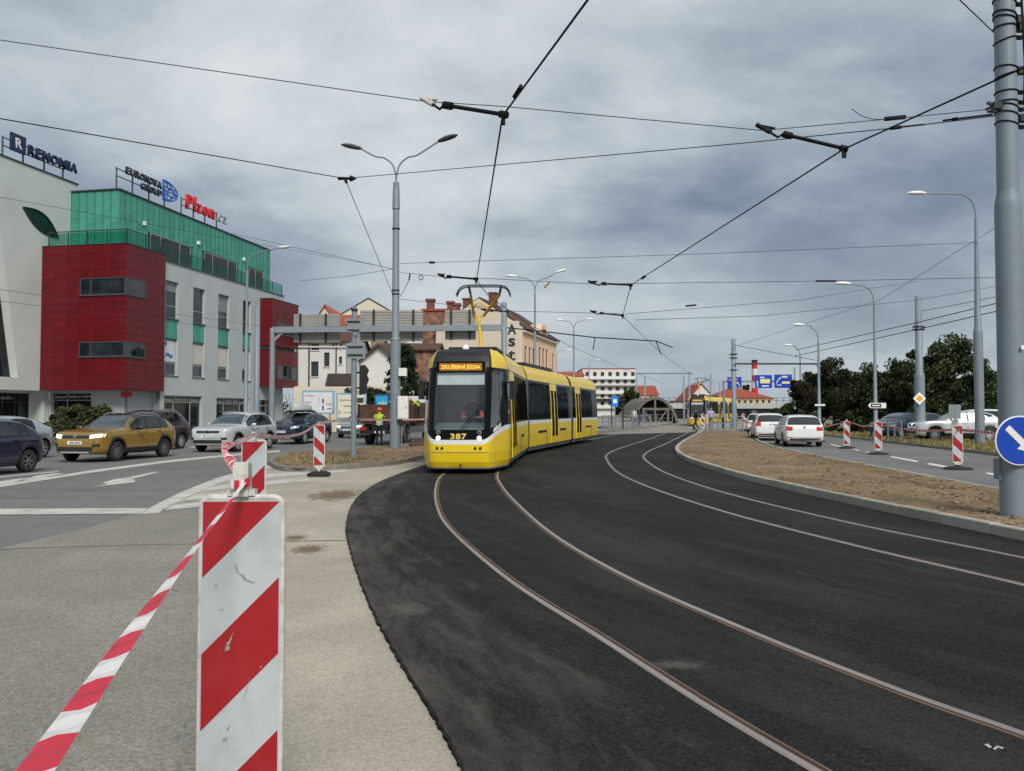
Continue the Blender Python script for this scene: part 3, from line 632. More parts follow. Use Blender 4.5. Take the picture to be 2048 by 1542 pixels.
mb.add(top + [(-1.78, 0, 3.38)], [tuple(range(len(top)+1))], 4); mb.add([npt(i, .16) for i in range(-(NI-1), NI)], [tuple(range(2*NI-1))], 3)
front = O('front_carriage', mb, TM, tram, (0, 0, 0), rz)
windows(front, [(-6.9, -5.2), (-5.2, -3.75), (-8.4, -6.95)]); door(front, -2.75, 1.3)
skirt_slots(front, [(-6.6, -5.2, 1)]); wheels(front, (-5.0, -6.8))
mb = MB(); mb.grid([[npt(i, interp(k, [0, 1, 2, 3], [1.17, 1.7, 2.2, 2.70]), .004) for i in range(-4, 5)] for k in range(4)], 0); O('windscreen', mb, 'tram_screen', front)
for sg in (1, -1):
    mb = MB(); mb.grid([[npt(sg*i, z, .006) for i in (6, 7, 8, 9, 10)] for z in (1.24, 1.7, 2.2, 2.70)]); O('cab_side_window', mb, 'tram_screen', front)
    mb = MB(); mb.grid([[npt(sg*i, z, .004) for i in (11, 12)] for z in (1.45, 1.9, 2.5)]); O('cab_side_window', mb, 'window_mid', front)
    # head lamps: a lit lens with a dark lens above, in a black bezel
    p = npt(sg*3, .955, .0); mb = MB().cyl(p+Vector((-.03, -sg*.02, 0)), p+Vector((.012, -sg*.02, 0)), .062, n=14); h = O('headlight', mb, 'lamp_glow', front)
    q = npt(sg*3, 1.10, .0); O('upper_lens', MB().cyl(q+Vector((-.03, -sg*.02, 0)), q+Vector((.010, -sg*.02, 0)), .058, n=14).cyl(q+Vector((.008, -sg*.02, 0)), q+Vector((.013, -sg*.02, 0)), .035, n=10, mi=1), ['steel', 'black'], front)
    for dy in (.43, .56):
        O('parking_sensor', MB().cyl((-.03, sg*dy, .70), (.012 - (.02 if dy > .5 else .008), sg*dy, .70), .035, n=10), 'black', front)
    m0 = npt(sg*12, 2.42, .0); mb = MB().tube([m0, m0+Vector((.05, sg*.08, .05)), m0+Vector((.08, sg*.12, .0))], .018, 6).box(m0+Vector((.10, sg*.13, -.20)), (.12, .16, .50)); O('mirror', mb, 'black', front)
    mb = MB().grid([[npt(sg*i, lv(5, i)+.02+dz, .006) for i in (7, 8, 9)] for dz in (0, .10)]); O('white_sticker', mb, 'tram_white', front)
TX('fleet_number', '387', .2, 'number_yellow', front, (.008, .0, 1.0), (pi/2, 0, pi/2), .004, 1.12, .006, width=.42, height=.15)
ds = MB().box((0, 0, 0), (.05, 1.12, .19)); dsp = O('destination_display', ds, 'display_face', front, (-.37, 0, 2.80))
TX('display_text', 'ZKUŠEBNÍ JÍZDA', .17, 'display_dots', dsp, (.028, 0, -.005), (pi/2, 0, pi/2), .002, 1., .002, width=1.03, height=.14)
O('display_hood', MB().bb(-.5, -.355, -.64, .64, 2.905, 2.94).bb(-.5, -.36, -.64, .64, 2.665, 2.70).bb(-.5, -.36, -.64, -.57, 2.7, 2.905).bb(-.5, -.36, .57, .64, 2.7, 2.905), 'tram_black', front)
O('cab_interior', MB().bb(-2.3, -2.2, -1.05, 1.05, .9, 2.7).bb(-2.3, -.9, -1.0, 1.0, .85, .9), 'cab_inside', front)
O('dashboard', MB().prism([(-.10, -.64, 1.0), (-.16, -.64, 1.20), (-.55, -.64, 1.34), (-.85, -.64, 1.25), (-.85, -.64, 1.0)], (0, 1.28, 0)), 'cab_desk', front, fix=True)
O('sun_blind', MB().box((-.42, 0, 2.50), (.015, 1.24, .34), mat=Matrix.Rotation(-.23, 3, 'Y')), 'blind', front)
O('driver_seat', MB().box((-1.75, .22, 1.45), (.12, .5, .8)).box((-1.55, .22, 1.08), (.45, .5, .12)).box((-1.6, .22, .96), (.15, .15, .2)), 'black', front)
O('wiper', MB().tube([npt(0, 1.19, .03)+Vector((0, .05, 0)), npt(3, 1.78, .04)], .011, 5).tube([npt(0, 1.19, .03)+Vector((0, .12, 0)), npt(3, 1.66, .04)], .008, 5).tube([npt(2, 1.45, .045), npt(4, 2.0, .04)], .012, 5), 'black', front)
O('roof_lamp', MB().lathe([(.09, 0), (.09, .05), (.06, .11), (0, .13)], 12, (-1.25, 0, 3.33)), 'lamp_white', front)
O('coupler_flap', MB().box((-.03, .05, .26), (.03, .05, .05)), 'black', front)
O('bumper_joint', MB().grid([[npt(i, z, .004) for i in range(-5, 6)] for z in (.585, .60)]), 'tram_skirt', front)
for sg in (1, -1): O('corner_joint', MB().grid([[npt(sg*6, z, .004) + Vector((0, -sg*d, 0)) for d in (0, .012)] for z in (.2, .35, .5, .65, .78)]), 'tram_skirt', front)
O('roof_equipment', MB().bb(-4.6, -2.6, -.7, .7, 3.37, 3.50).bb(-8, -6, -.7, .7, 3.37, 3.52), 'tram_anthracite', front)
# --- the other two carriages
rz2, L2 = sect(joints[1], joints[2])
mb = MB(); carriage_shell(mb, -L2+.25, -.22); mid = O('middle_carriage', mb, TM, tram, joints[1]-NOSE, rz2)
windows(mid, [(-1.9, -.3), (-3.4, -1.9), (-4.0, -3.4), (-7.9, -6.8), (-6.8, -5.45)]); door(mid, -4.72, 1.3); skirt_slots(mid, [(-3.2, -1.6, -1), (-7.2, -5.8, 0)]); wheels(mid, (-2.0, -3.6))
side_piece('blue_advert', mid, -7.3, -4.0, 2.72, 2.79, 'tram_blue', .009, 1)
O('roof_equipment', MB().bb(-6.5, -1.5, -.7, .7, 3.37, 3.52), 'tram_anthracite', mid)
rz3, L3 = sect(joints[2], joints[3])
mb = MB(); carriage_shell(mb, -L3-.2, -.22); tail = O('rear_carriage', mb, TM, tram, joints[2]-NOSE, rz3)
windows(tail, [(-1.0, -.3), (-4.0, -2.45), (-5.6, -4.0)]); door(tail, -1.72, 1.3); skirt_slots(tail, [(-5.2, -3.4, -1)]); wheels(tail, (-4.6, -3.0))
for j, r in ((joints[1], rz2), (joints[2], rz3)):
    mb = MB()
    for k in range(7):
        x = -.24+k*.075; w = 1.12 if k % 2 else 1.16
        pr = [(w, .35), (w, 2.7), (.9, 3.12), (-.9, 3.12), (-w, 2.7), (-w, .35)]
        mb.prism([(x, a, b) for a, b in pr], (.05, 0, 0))
    O('gangway_bellows', mb, 'bellows', tram, j-NOSE+Vector((0, 0, 0)), r-.05, fix=True)
# --- pantograph
mb = MB(); Wp = lambda x, y, Y: at(x, y, Y)-NOSE
base, knee = Wp(963, 700, 24.3), Wp(957, 634, 25.0)
mb.tube([base, knee], .055, 8).bar(base+Vector((-.45, .1, -.02)), base+Vector((.45, .1, -.02)), .08).bar(base+Vector((-.45, .9, -.02)), base+Vector((.45, .9, -.02)), .08).bar(base+Vector((0, -.1, -.02)), base+Vector((0, 1.1, -.02)), .1)
HLa, HRa = Wp(941, 588, 23.4), Wp(1000, 588, 23.4)
mb.bar(Wp(948, 632, 25), Wp(967, 632, 25), .09, .06).bar(Wp(948, 632, 25), HLa, .07, .05).bar(Wp(967, 632, 25), HRa, .07, .05).bar(Wp(944, 613, 24.3), Wp(978, 613, 24.3), .03)
mb.tube([Wp(946, 618, 24.4), Wp(952, 608, 24.2), Wp(962, 606, 24.2), Wp(972, 615, 24.4)], .02, 6)
pan = O('pantograph', mb, 'panto_yellow', tram, (0, 0, 0))
mb = MB()
for dy in (-.16, .16):
    mb.tube(spline([Wp(913, 592, 23.3)+Vector((0, dy, 0)), Wp(919, 580, 23.3)+Vector((0, dy, 0)), Wp(932, 573, 23.3)+Vector((0, dy, 0)), Wp(968, 572, 23.3)+Vector((0, dy, 0)), Wp(1004, 573, 23.3)+Vector((0, dy, 0)), Wp(1016, 580, 23.3)+Vector((0, dy, 0)), Wp(1021, 592, 23.3)+Vector((0, dy, 0))], 5), .022, 6)
for x in (938, 1002): mb.bar(Wp(x, 574, 23.3)+Vector((0, -.18, 0)), Wp(x, 574, 23.3)+Vector((0, .18, 0)), .04).bar(Wp(x, 574, 23.3), Wp(x+(3 if x < 950 else -3), 588, 23.4), .05)
O('contact_head', mb, 'dark_metal', pan, (0, 0, 0))
def far_tram():
    t = place_copy(tram, (19.9, 86, 0), radians(-11), 'small yellow tram far off at the stop, facing the viewer'); t['category'] = 'tram'; t['group'] = 'trams'
    return t
tram['group'] = 'trams'; far_tram()
# ================================================================== cars
def paint(name, col, rough=.3, metal=.35): return M(name, col, rough, metal, .04, 1., coat=.8, dirt=tuple(c*.75+.02 for c in col), damt=.25, dscale=1.)
paint('paint_gold', (.33, .20, .032)); paint('paint_silver', (.64, .66, .68), .32, .4); paint('paint_navy', (.012, .03, .075)); paint('paint_darkblue', (.012, .018, .055))
paint('paint_white', (.74, .75, .75), .3, 0); paint('paint_burgundy', (.055, .012, .02)); paint('paint_paleblue', (.46, .50, .54), .32, .5); paint('paint_greyblue', (.17, .21, .25), .35, .5); paint('paint_black', (.012, .012, .014)); paint('paint_red', (.35, .02, .02), .3, 0)
paint('paint_greygreen', (.30, .35, .35), .35, .5)
glass_dark('car_glass', (.012, .015, .017), .09, .7); glass_dark('screen_glass', (.03, .036, .038), .26, .7); M('car_trim', (.018, .018, .02), .6, bump=.1); M('arch_black', (.006, .006, .007), .9)
M('alloy', (.55, .56, .57), .35, .5); M('alloy_dark', (.16, .16, .17), .4, .4); M('headlamp_lens', (.55, .60, .64), .08, .3, coat=.8); M('amber', (.6, .2, .01), .3)
M('headlamp_lit', (.95, .97, 1), .2, emit=.45)
def weld(me):
    b = bmesh.new(); b.from_mesh(me); bmesh.ops.remove_doubles(b, verts=b.verts, dist=.0004); bmesh.ops.recalc_face_normals(b, faces=b.faces); b.to_mesh(me); b.free(); return me
def wheel_mesh(r, w, rim, nsp):
    t = MB().lathe([(r*.64, -w/2+.02), (r*.9, -w/2), (r*.985, -w/2+.03), (r, 0), (r*.985, w/2-.03), (r*.9, w/2), (r*.64, w/2-.02)], 24, axis=(0, 1, 0), cap=False)
    m = MB(); m.lathe([(r*.66, -.03), (r*.66, w/2-.025), (r*.60, w/2-.02), (r*.58, w/2-.06), (0.0, w/2-.075)], 24, axis=(0, 1, 0), mi=1, cap=False)
    for k in range(nsp):
        a = 2*pi*k/nsp; c, s = cos(a), sin(a)
        m.add([(c*q*r-s*e, y, s*q*r+c*e) for q, e, y in ((.10, .035, w/2-.03), (.62, .022, w/2-.035), (.62, -.022, w/2-.035), (.10, -.035, w/2-.03))], [(0, 1, 2, 3)], 0)
        m.add([(c*q*r-s*e, y, s*q*r+c*e) for q, e, y in ((.10, .035, w/2-.03), (.62, .022, w/2-.035), (.62, .022, w/2-.07), (.10, .035, w/2-.07))], [(0, 1, 2, 3)], 0)
    m.lathe([(r*.14, w/2-.05), (r*.13, w/2-.022), (0, w/2-.02)], 12, axis=(0, 1, 0), mi=0); m.lathe([(r*.655, w/2-.06), (r*.66, w/2-.018), (r*.615, w/2-.015), (r*.61, w/2-.05)], 24, axis=(0, 1, 0), mi=0, cap=False)
    return t.mesh('tyre', 'rubber'), m.mesh('rim', [rim, 'black'])
def car(name, label, loc, rz, P, group=None, detail=True):
    """P: L length, W width, top: (x,z) roofline nose->tail, belt, sill, wheels; built nose towards +x, origin on the ground under the middle"""
    L_, W_ = P['L'], P['W']; hw = W_/2; hl = L_/2
    tx = [hl-d for d, _ in P['top']][::-1]; tz = [z for _, z in P['top']][::-1]
    ztop = lambda x: sint(x, tx, tz)
    bx = [-hl, hl]; belt = lambda x: interp(x, [-hl, hl*.2, hl], [P['belt'][1], P['belt'][0], P['belt'][0]-.05])
    nose, tailr = P.get('nose', .55), P.get('tail', .35)
    def wid(x):
        a = (hl-x)/nose; b = (x+hl)/tailr
        f = 1.
        if a < 1: f = min(f, .66+.34*sqrt(max(0, 1-(1-a)**2.2)))
        if b < 1: f = min(f, .80+.20*sqrt(max(0, 1-(1-b)**2.2)))
        return hw*f
    zb = lambda x: P['sill'] + .06*max(0, (abs(x)-hl+.5)/.5)
    rw = P.get('roofw', .70)
    def ring(x):
        """half section from the underside up the flank to the crown, as (y, z)"""
        w = wid(x); b = zb(x); t = ztop(x); bl = min(belt(x), t-.035)
        gh = max(0., t-bl); g = min(1, gh/.45)              # 0 on the bonnet .. 1 in the cabin
        out = [(0, b), (w*.86, b), (w*.955, b+.05), (w*.99, b+.18), (w, b+(bl-b)*.5), (w*.992, bl-.13), (w*.965, bl-.015)]
        sh = t-.012-(.055+.035*g)*1.0 if g > .15 else bl+gh*.55
        sh = max(sh, bl+gh*.35); ys = w*(.965*(1-g)+g*(rw+.10))
        ys2 = w*(.88*(1-g)+g*(rw-.02))
        for k in (.33, .66): out.append((w*.965+(ys-w*.965)*k**1.1, bl-.015+(sh-bl+.015)*k))
        out += [(ys, sh), (ys2, sh+(t-sh)*.62), (ys2*.72, sh+(t-sh)*.88), (ys2*.36, sh+(t-sh)*.97), (0, t)]
        return out
    n = P.get('n', 56); xs = [-hl+.0+L_*k/n for k in range(n+1)]
    xs = sorted(set([round(x, 4) for x in xs] + [round(-hl+.02, 4), round(hl-.02, 4), round(-hl+.05, 4), round(hl-.05, 4)]))
    mb = MB(); rows = []
    for x in xs:
        h = ring(x); rows.append([(x, -y, z) for y, z in h] + [(x, y, z) for y, z in reversed(h[1:-1])])
    mb.grid(rows, 0, True, True); m = len(rows[0])
    mb.add(rows[0], [tuple(range(m))], 0); mb.add(rows[-1], [tuple(range(m-1, -1, -1))], 0)
    me = weld(mb.mesh('body', [P['paint'], 'arch_black']))
    root = E(name, loc, rz, label, 'car', group)
    body = O('body', me, None, root)
    wr = P['wr']; wx = (hl-P['fo'], -hl+P['ro']); ar = wr+.065
    cb_ = MB()
    for x in wx: cb_.cyl((x, -2, wr+.01), (x, 2, wr+.01), ar, n=28, mi=1)
    co = O('c', weld(cb_.mesh('c', [P['paint'], 'arch_black'])), None, root); md = body.modifiers.new('b', 'BOOLEAN'); md.operation = 'DIFFERENCE'; md.object = co; md.solver = 'EXACT'
    dg = bpy.context.evaluated_depsgraph_get(); dg.update(); nm = bpy.data.meshes.new_from_object(body.evaluated_get(dg)); body.modifiers.clear(); nm.name = 'body'; body.data = nm
    bpy.data.objects.remove(co)
    for p in nm.polygons: p.use_smooth = p.material_index == 0
    def sy(x, z):
        h = ring(x)[1:11]; return interp(z, [q[1] for q in h], [q[0] for q in h])
    # side glazing
    def side_patch(pname, poly_fn, mat, outw=.006, nx=10, nzz=4, both=True, par=root):
        """poly_fn(u) -> (x, zlow, zhigh)"""
        for sg in ((1, -1) if both else (1,)):
            mbb = MB(); rws = []
            for i in range(nx+1):
                x, z0, z1 = poly_fn(i/nx); rws.append([(x, sg*(sy(x, z0+(z1-z0)*k/nzz)+outw), z0+(z1-z0)*k/nzz) for k in range(nzz+1)])
            mbb.grid(rws, 0, True); o_ = O(pname, mbb, mat, par)
        return o_
    def glass_top(x): return ring(x)[9][1]-.005
    A = P['win']                     # list of (x from nose start, end) of the side windows
    a0, a1 = hl-A[0][0], hl-A[-1][1]
    side_patch('window_surround', lambda u: (a0+.03+(a1-.03-a0-.03)*u, belt(a0+(a1-a0)*u)+.005, max(belt(a0+(a1-a0)*u)+.03, glass_top(a0+(a1-a0)*u)+.012)), 'car_trim', .010, 24)
    for (d0, d1) in A:
        x0, x1 = hl-d0, hl-d1
        side_patch('side_window', lambda u: (x0-.02+(x1+.02-x0+.02)*u, belt(x0+(x1-x0)*u)+.03, max(belt(x0+(x1-x0)*u)+.045, glass_top(x0+(x1-x0)*u)-.015)), 'car_glass', .017)
    # windscreen and rear window lie on the crown of the section
    def top_patch(pname, d0, d1, w0, w1, mat, outz=.007):
        mbb = MB(); x0, x1 = hl-d0, hl-d1; rws = []; N_ = 10
        for i in range(N_+1):
            u = i/N_; x = x0+(x1-x0)*u; h = ring(x); ws = (w0+(w1-w0)*u)
            pts = [h[13], h[12], h[11], h[10], h[9], h[8]]
            yl = [q[0] for q in pts]; zl = [q[1] for q in pts]; ym = h[9][0]*ws
            dz = (ztop(x+.02)-ztop(x-.02))/.04; nn = Vector((-dz, 0, 1)).normalized()*outz
            rws.append([Vector((x, y, interp(abs(y), yl, zl)))+nn for y in [ym*(-1+2*k/12) for k in range(13)]])
        mbb.grid(rws, 0, True); return O(pname, mbb, mat, root)
    top_patch('windscreen', *P['ws'], .93, .95, 'screen_glass'); top_patch('rear_window', *P['rw'], .93, .9, 'car_glass', .022)
    if P.get('darkroof'): top_patch('roof_panel', P['ws'][1]+.02, P['rw'][0]-.03, 1.0, 1.0, P['darkroof'], .006)
    # lower cladding and arches
    cl = P.get('clad')
    if cl:
        side_patch('sill_cladding', lambda u: (wx[1]+ar+(wx[0]-wx[1]-2*ar)*u, P['sill']+.01, P['sill']+.19), 'car_trim', .012)
    for x in wx:
        for sg in (1, -1):
            mbb = MB(); r0 = ar-.004; r1 = ar+(.06 if cl else .018); rws = []
            for k in range(19):
                a = pi*(-.08+1.16*k/18); rws.append([(x+r*cos(a), sg*(sy(x+r*cos(a), max(P['sill']+.02, wr+.01+r*sin(a)))+.010), wr+.01+r*sin(a)) for r in (r0, r1)])
            mbb.grid(rws, 0, True); O('wheel_arch', mbb, 'car_trim' if cl else P['paint'], root)
    tyre, rim = wheel_mesh(wr, P.get('tw', .21), P.get('rim', 'alloy'), P.get('spokes', 10))
    for x in wx:
        for sg in (1, -1):
            wl = O('wheel', tyre, None, root, (x, sg*(wid(x)-.11), wr), 0 if sg > 0 else pi); O('rim', rim, None, wl)
    # ends
    def end_patch(pname, sgx, y0, y1, z0, z1, mat, outw=.008, ny=8, nz=3, sub=None, z0b=None, z1b=None):
        """patch on the nose (+1) or tail (-1): found by walking along x until the body ends"""
        mbb = MB(); rws = []
        for i in range(ny+1):
            y = y0+(y1-y0)*i/ny; rr_ = []
            for k in range(nz+1):
                u = i/ny; zl_ = z0 if z0b is None else z0+(z0b-z0)*u; zh_ = z1 if z1b is None else z1+(z1b-z1)*u
                z = zl_+(zh_-zl_)*k/nz; x = sgx*hl
                for _ in range(160):
                    h = ring(x); ok = h[0][1] <= z <= h[-1][1]
                    if ok:
                        half = [q for q in h]; yy = interp(z, [q[1] for q in half[1:]], [q[0] for q in half[1:]])
                        if abs(y) <= yy+.001: break
                    x -= sgx*.012
                rr_.append((x+sgx*outw, y, z))
            rws.append(rr_)
        mbb.grid(rws, 0, True); return O(pname, mbb, mat, root)
    f = P.get('front')
    if f:
        zc = f['lamp']
        for sg in (1, -1): end_patch('headlight', 1, sg*f['ly0'], sg*f['ly1'], zc-.075, zc+.045, f.get('lens', 'headlamp_lens'), .010, 8, 3, z0b=zc-.02, z1b=zc+.085)
        end_patch('grille', 1, -f['gy'], f['gy'], f['g0'], f['g1'], 'car_trim', .009, 10, 3)
        end_patch('lower_intake', 1, -f['iy'], f['iy'], f['i0'], f['i1'], 'car_trim', .009, 12, 3)
        end_patch('front_skid_plate', 1, -f['iy']*.8, f['iy']*.8, f['i0']-.055, f['i0']-.01, 'alloy', .012, 10, 1)
        for sg in (1, -1): end_patch('fog_lamp_recess', 1, sg*(hw-.30), sg*(hw-.11), f['i1']+.0, f['i1']+.10, 'car_trim', .010, 4, 2)
        pl = end_patch('number_plate', 1, -.26, .26, f['p'], f['p']+.11, 'plate_white', .022, 4, 1)
        TX('plate_characters', '%dP%d %04d' % ((len(label)*7) % 8+1, len(label) % 9+1, (len(label)*1373) % 9000+500), .09, 'black', pl, (hl+.0235+P.get('pxo', 0), .02, f['p']+.055), (pi/2, 0, pi/2), .002, width=.40, height=.075)
        bad = MB().cyl((hl-.06, 0, f['b']), (hl+f.get('bo', .02), 0, f['b']), .055, n=14); O('badge', bad, 'chrome', root)
    r_ = P.get('rear')
    if r_:
        for sg in (1, -1): end_patch('tail_light', -1, sg*(hw*.60), sg*(hw*.93), r_['t0'], r_['t1'], 'tail_red', .012, 6, 4)
        end_patch('number_plate', -1, -.26, .26, r_['p'], r_['p']+.11, 'plate_white', .014, 4, 1)
        end_patch('rear_bumper_trim', -1, -hw*.8, hw*.8, P['sill']+.04, P['sill']+.17, 'car_trim', .010, 10, 2)
        for sg in (1, -1): end_patch('reflector', -1, sg*hw*.62, sg*hw*.86, P['sill']+.21, P['sill']+.25, 'tail_red', .012, 3, 1)
        O('rear_wiper', MB().bar((-hl+r_.get('wx', .18), -.02, r_['wz']), (-hl+r_.get('wx', .18)+.01, .32, r_['wz']+.03), .02), 'black', root)
        O('badge', MB().cyl((-hl+r_.get('bx', .06), 0, r_['b']), (-hl-.012+r_.get('bo', 0), 0, r_['b']), .04, n=12), 'chrome', root)
    # mirrors, handles, rails
    xm = a0-.22
    for sg in (1, -1):
        y = sy(xm, belt(xm)); q = Vector((xm, sg*(y+.02), belt(xm)+.03))
        mbb = MB().bar(q+Vector((0, -sg*.05, -.02)), q+Vector((.02, sg*.06, .0)), .07, .04)
        mbb.lathe([(0, -.10), (.06, -.085), (.075, 0), (.06, .085), (0, .10)], 10, q+Vector((.02, sg*.13, .03)), (0, sg, .1)); O('wing_mirror', mbb, P.get('mirror', P['paint']), root)
        for (d0, d1) in A[:2]:
            xh = hl-d1+.16; zh = belt(xh)-.10; O('door_handle', MB().bar((xh+.09, sg*(sy(xh+.09, zh)+.018), zh), (xh-.09, sg*(sy(xh-.09, zh)+.018), zh), .02, .03), P['paint'], root)
        for (d0, d1) in A[:2]:
            xd = hl-d1; mbb = MB(); mbb.grid([[(xd+e, sg*(sy(xd, z)+.003), z) for e in (-.006, .006)] for z in [P['sill']+.1+(belt(xd)-P['sill']-.1)*k/6 for k in range(7)]], 0, False); O('door_gap', mbb, 'black', root)
    if P.get('rails'):
        for sg in (1, -1):
            d0, d1 = P['ws'][1]+.12, P['rw'][0]-.05
            pts = []
            for k in range(9):
                x = hl-d0-(d1-d0)*k/8; h = ring(x)[10]; pts.append((x, sg*(h[0]-.01), h[1]+(.012 if k in (0, 8) else .05)))
            O('roof_rail', MB().tube(spline(pts, 3), .017, 6), P['rails'], root)
    return root
def heading(front, rear):
    d = Vector(front)-Vector(rear); return atan2(d.y, d.x)
SUV = dict(L=4.25, W=1.82, belt=(1.02, 1.08), sill=.24, wr=.335, fo=.86, ro=.80, ws=(1.35, 1.98), rw=(3.62, 4.12), roofw=.66,
  top=[(0, .62), (.03, .82), (.12, .93), (.35, .985), (.8, 1.04), (1.3, 1.10), (1.75, 1.37), (2.05, 1.515), (2.4, 1.57), (2.9, 1.575), (3.4, 1.53), (3.7, 1.44), (4.05, 1.13), (4.17, 1.0), (4.23, .75), (4.25, .55)],
  win=[(1.62, 2.42), (2.46, 3.22), (3.26, 3.62)], clad=True, front=dict(lamp=.84, ly0=.50, ly1=.86, gy=.5, g0=.77, g1=.87, iy=.62, i0=.36, i1=.50, p=.58, b=.83, bo=.012),
  rear=dict(t0=.85, t1=1.0, p=.78, wz=1.15, b=.98), nose=.6, tail=.4)
def mod(base, **k):
    d = dict(base); d.update(k); return d
gold = mod(SUV, paint='paint_gold', darkroof='paint_black', rails='chrome', rim='alloy_dark', mirror='paint_black')
gold['front'] = dict(SUV['front'], lens='headlamp_lit')
fw, rw_ = (G(243, 927)+G(162, 927))/2, G(338, 917)
gh = radians(-97.5)
car('compact_suv', 'golden yellow compact SUV with dark roof and lit headlights', (-13.6, 27.7, 0), radians(-100), gold)
silver = mod(SUV, L=4.24, W=1.79, paint='paint_silver', rails='alloy', top=[(0, .62), (.03, .80), (.10, .92), (.3, .985), (.8, 1.05), (1.25, 1.09), (1.75, 1.40), (2.0, 1.53), (2.4, 1.60), (2.9, 1.61), (3.5, 1.57), (3.85, 1.47), (4.08, 1.15), (4.18, 1.0), (4.22, .75), (4.24, .55)])
car('compact_suv', 'silver compact SUV with roof rails between the golden SUV and the navy one', (-11.7, 33.9, 0), radians(-101), silver)
navy = mod(SUV, L=4.4, W=1.84, paint='paint_navy', rails='alloy_dark', top=[(0, .60), (.03, .80), (.10, .92), (.3, .97), (.8, 1.02), (1.3, 1.08), (1.8, 1.36), (2.1, 1.50), (2.5, 1.56), (3.0, 1.55), (3.5, 1.47), (3.9, 1.32), (4.2, 1.1), (4.33, 1.0), (4.38, .75), (4.4, .55)])
navy['front'] = dict(SUV['front'], lens='headlamp_lens')
nv = car('compact_suv', 'dark navy SUV carrying a grey roof box', (-10.95, 41.4, 0), radians(-100), navy)
HATCH = dict(L=4.03, W=1.70, belt=(.95, 1.0), sill=.20, wr=.31, fo=.80, ro=.66, ws=(1.15, 1.85), rw=(3.42, 3.92), roofw=.66,
  top=[(0, .55), (.03, .70), (.12, .80), (.35, .88), (.8, .96), (1.1, 1.0), (1.6, 1.28), (1.95, 1.41), (2.4, 1.47), (2.8, 1.465), (3.3, 1.41), (3.6, 1.28), (3.86, 1.02), (3.96, .9), (4.01, .7), (4.03, .45)],
  win=[(1.5, 2.32), (2.36, 3.05), (3.09, 3.4)], rear=dict(t0=.72, t1=.95, p=.55, wz=1.06, b=.9), front=dict(lamp=.70, ly0=.45, ly1=.80, gy=.42, g0=.60, g1=.70, iy=.55, i0=.30, i1=.42, p=.45, b=.68), nose=.6, tail=.4)
car('hatchback', 'dark blue hatchback cut off by the left edge with steel wheels', (-14.0, 20.35, 0), radians(-98), mod(HATCH, paint='paint_darkblue', rim='alloy_dark', spokes=6, mirror='car_trim'))
car('hatchback', 'pale silver hatchback with spoked alloys beyond the dark blue hatchback', (-17.5, 26.8, 0), radians(-97), mod(HATCH, L=4.25, W=1.77, paint='paint_paleblue', spokes=7, wr=.325, belt=(.98, 1.06), top=[(0, .55), (.03, .72), (.12, .82), (.35, .9), (.9, 1.0), (1.2, 1.04), (1.7, 1.30), (2.05, 1.43), (2.5, 1.49), (2.9, 1.48), (3.4, 1.39), (3.75, 1.24), (4.08, 1.06), (4.19, .92), (4.23, .7), (4.25, .45)], rw=(3.6, 4.05), win=[(1.6, 2.45), (2.5, 3.2)]))
car('compact_suv', 'burgundy SUV mostly hidden behind the golden SUV', (-15.5, 33.6, 0), radians(-99), mod(SUV, L=4.5, W=1.85, paint='paint_burgundy', rails='chrome', top=[(0, .62), (.03, .85), (.12, .98), (.35, 1.04), (.8, 1.1), (1.3, 1.16), (1.8, 1.48), (2.1, 1.63), (2.5, 1.70), (3.2, 1.71), (3.8, 1.66), (4.1, 1.5), (4.32, 1.2), (4.43, 1.0), (4.48, .75), (4.5, .55)], rw=(3.95, 4.38)))
car('hatchback', 'silver green car facing the viewer behind the grey sign post', (-9.6, 50.5, 0), radians(-101), mod(HATCH, paint='paint_greygreen', front=dict(HATCH['front'], lens='headlamp_lit')))
# roof box on the navy car
mbx = MB(); rows = []
for k in range(13):
    u = k/12; x = -.95+1.9*u; w = .40*sqrt(max(.02, 1-abs(2*u-1)**3.2)); h = .36*sqrt(max(.02, 1-abs(2*u-1.15)**3)) if abs(2*u-1.15) < 1 else .05
    rows.append([(x, -w, .02), (x, -w*1.02, .10), (x, -w*.92, .10+h*.6), (x, -w*.5, .10+h*.95), (x, 0, .10+h), (x, w*.5, .10+h*.95), (x, w*.92, .10+h*.6), (x, w*1.02, .10), (x, w, .02)])
mbx.grid(rows, 0, True, True); mbx.add(rows[0], [tuple(range(9))]); mbx.add(rows[-1], [tuple(range(9))])
M('box_grey', (.42, .45, .44), .35, 0, .08, 2., coat=.2)
rb = E('roof_box', (-10.95, 41.55, 1.64), radians(-100), 'grey plastic luggage box strapped on the navy SUV roof', 'roof box')
O('lid', mbx, 'box_grey', rb, fix=True); O('base_tray', MB().bb(-.85, .85, -.38, .38, .0, .05), 'black', rb)
for x in (-.45, .45): O('cross_bar', MB().bb(x-.03, x+.03, -.62, .62, -.05, .0).bb(x-.03, x+.03, -.64, -.60, -.13, -.05).bb(x-.03, x+.03, .60, .64, -.13, -.05), 'black', rb)
WAGON = dict(L=4.26, W=1.73, belt=(.95, 1.0), sill=.21, wr=.305, fo=.80, ro=.88, ws=(1.15, 1.85), rw=(3.88, 4.12), roofw=.68,
  top=[(0, .55), (.03, .70), (.12, .80), (.35, .88), (.8, .96), (1.1, 1.0), (1.6, 1.28), (1.95, 1.41), (2.4, 1.47), (3.0, 1.48), (3.6, 1.45), (3.85, 1.38), (4.08, 1.06), (4.2, .92), (4.24, .7), (4.26, .45)],
  win=[(1.5, 2.32), (2.36, 3.05), (3.09, 3.75)], rear=dict(t0=.75, t1=.95, p=.74, wz=1.05, b=.93, wx=.20), front=HATCH['front'], nose=.6, tail=.3, paint='paint_white')
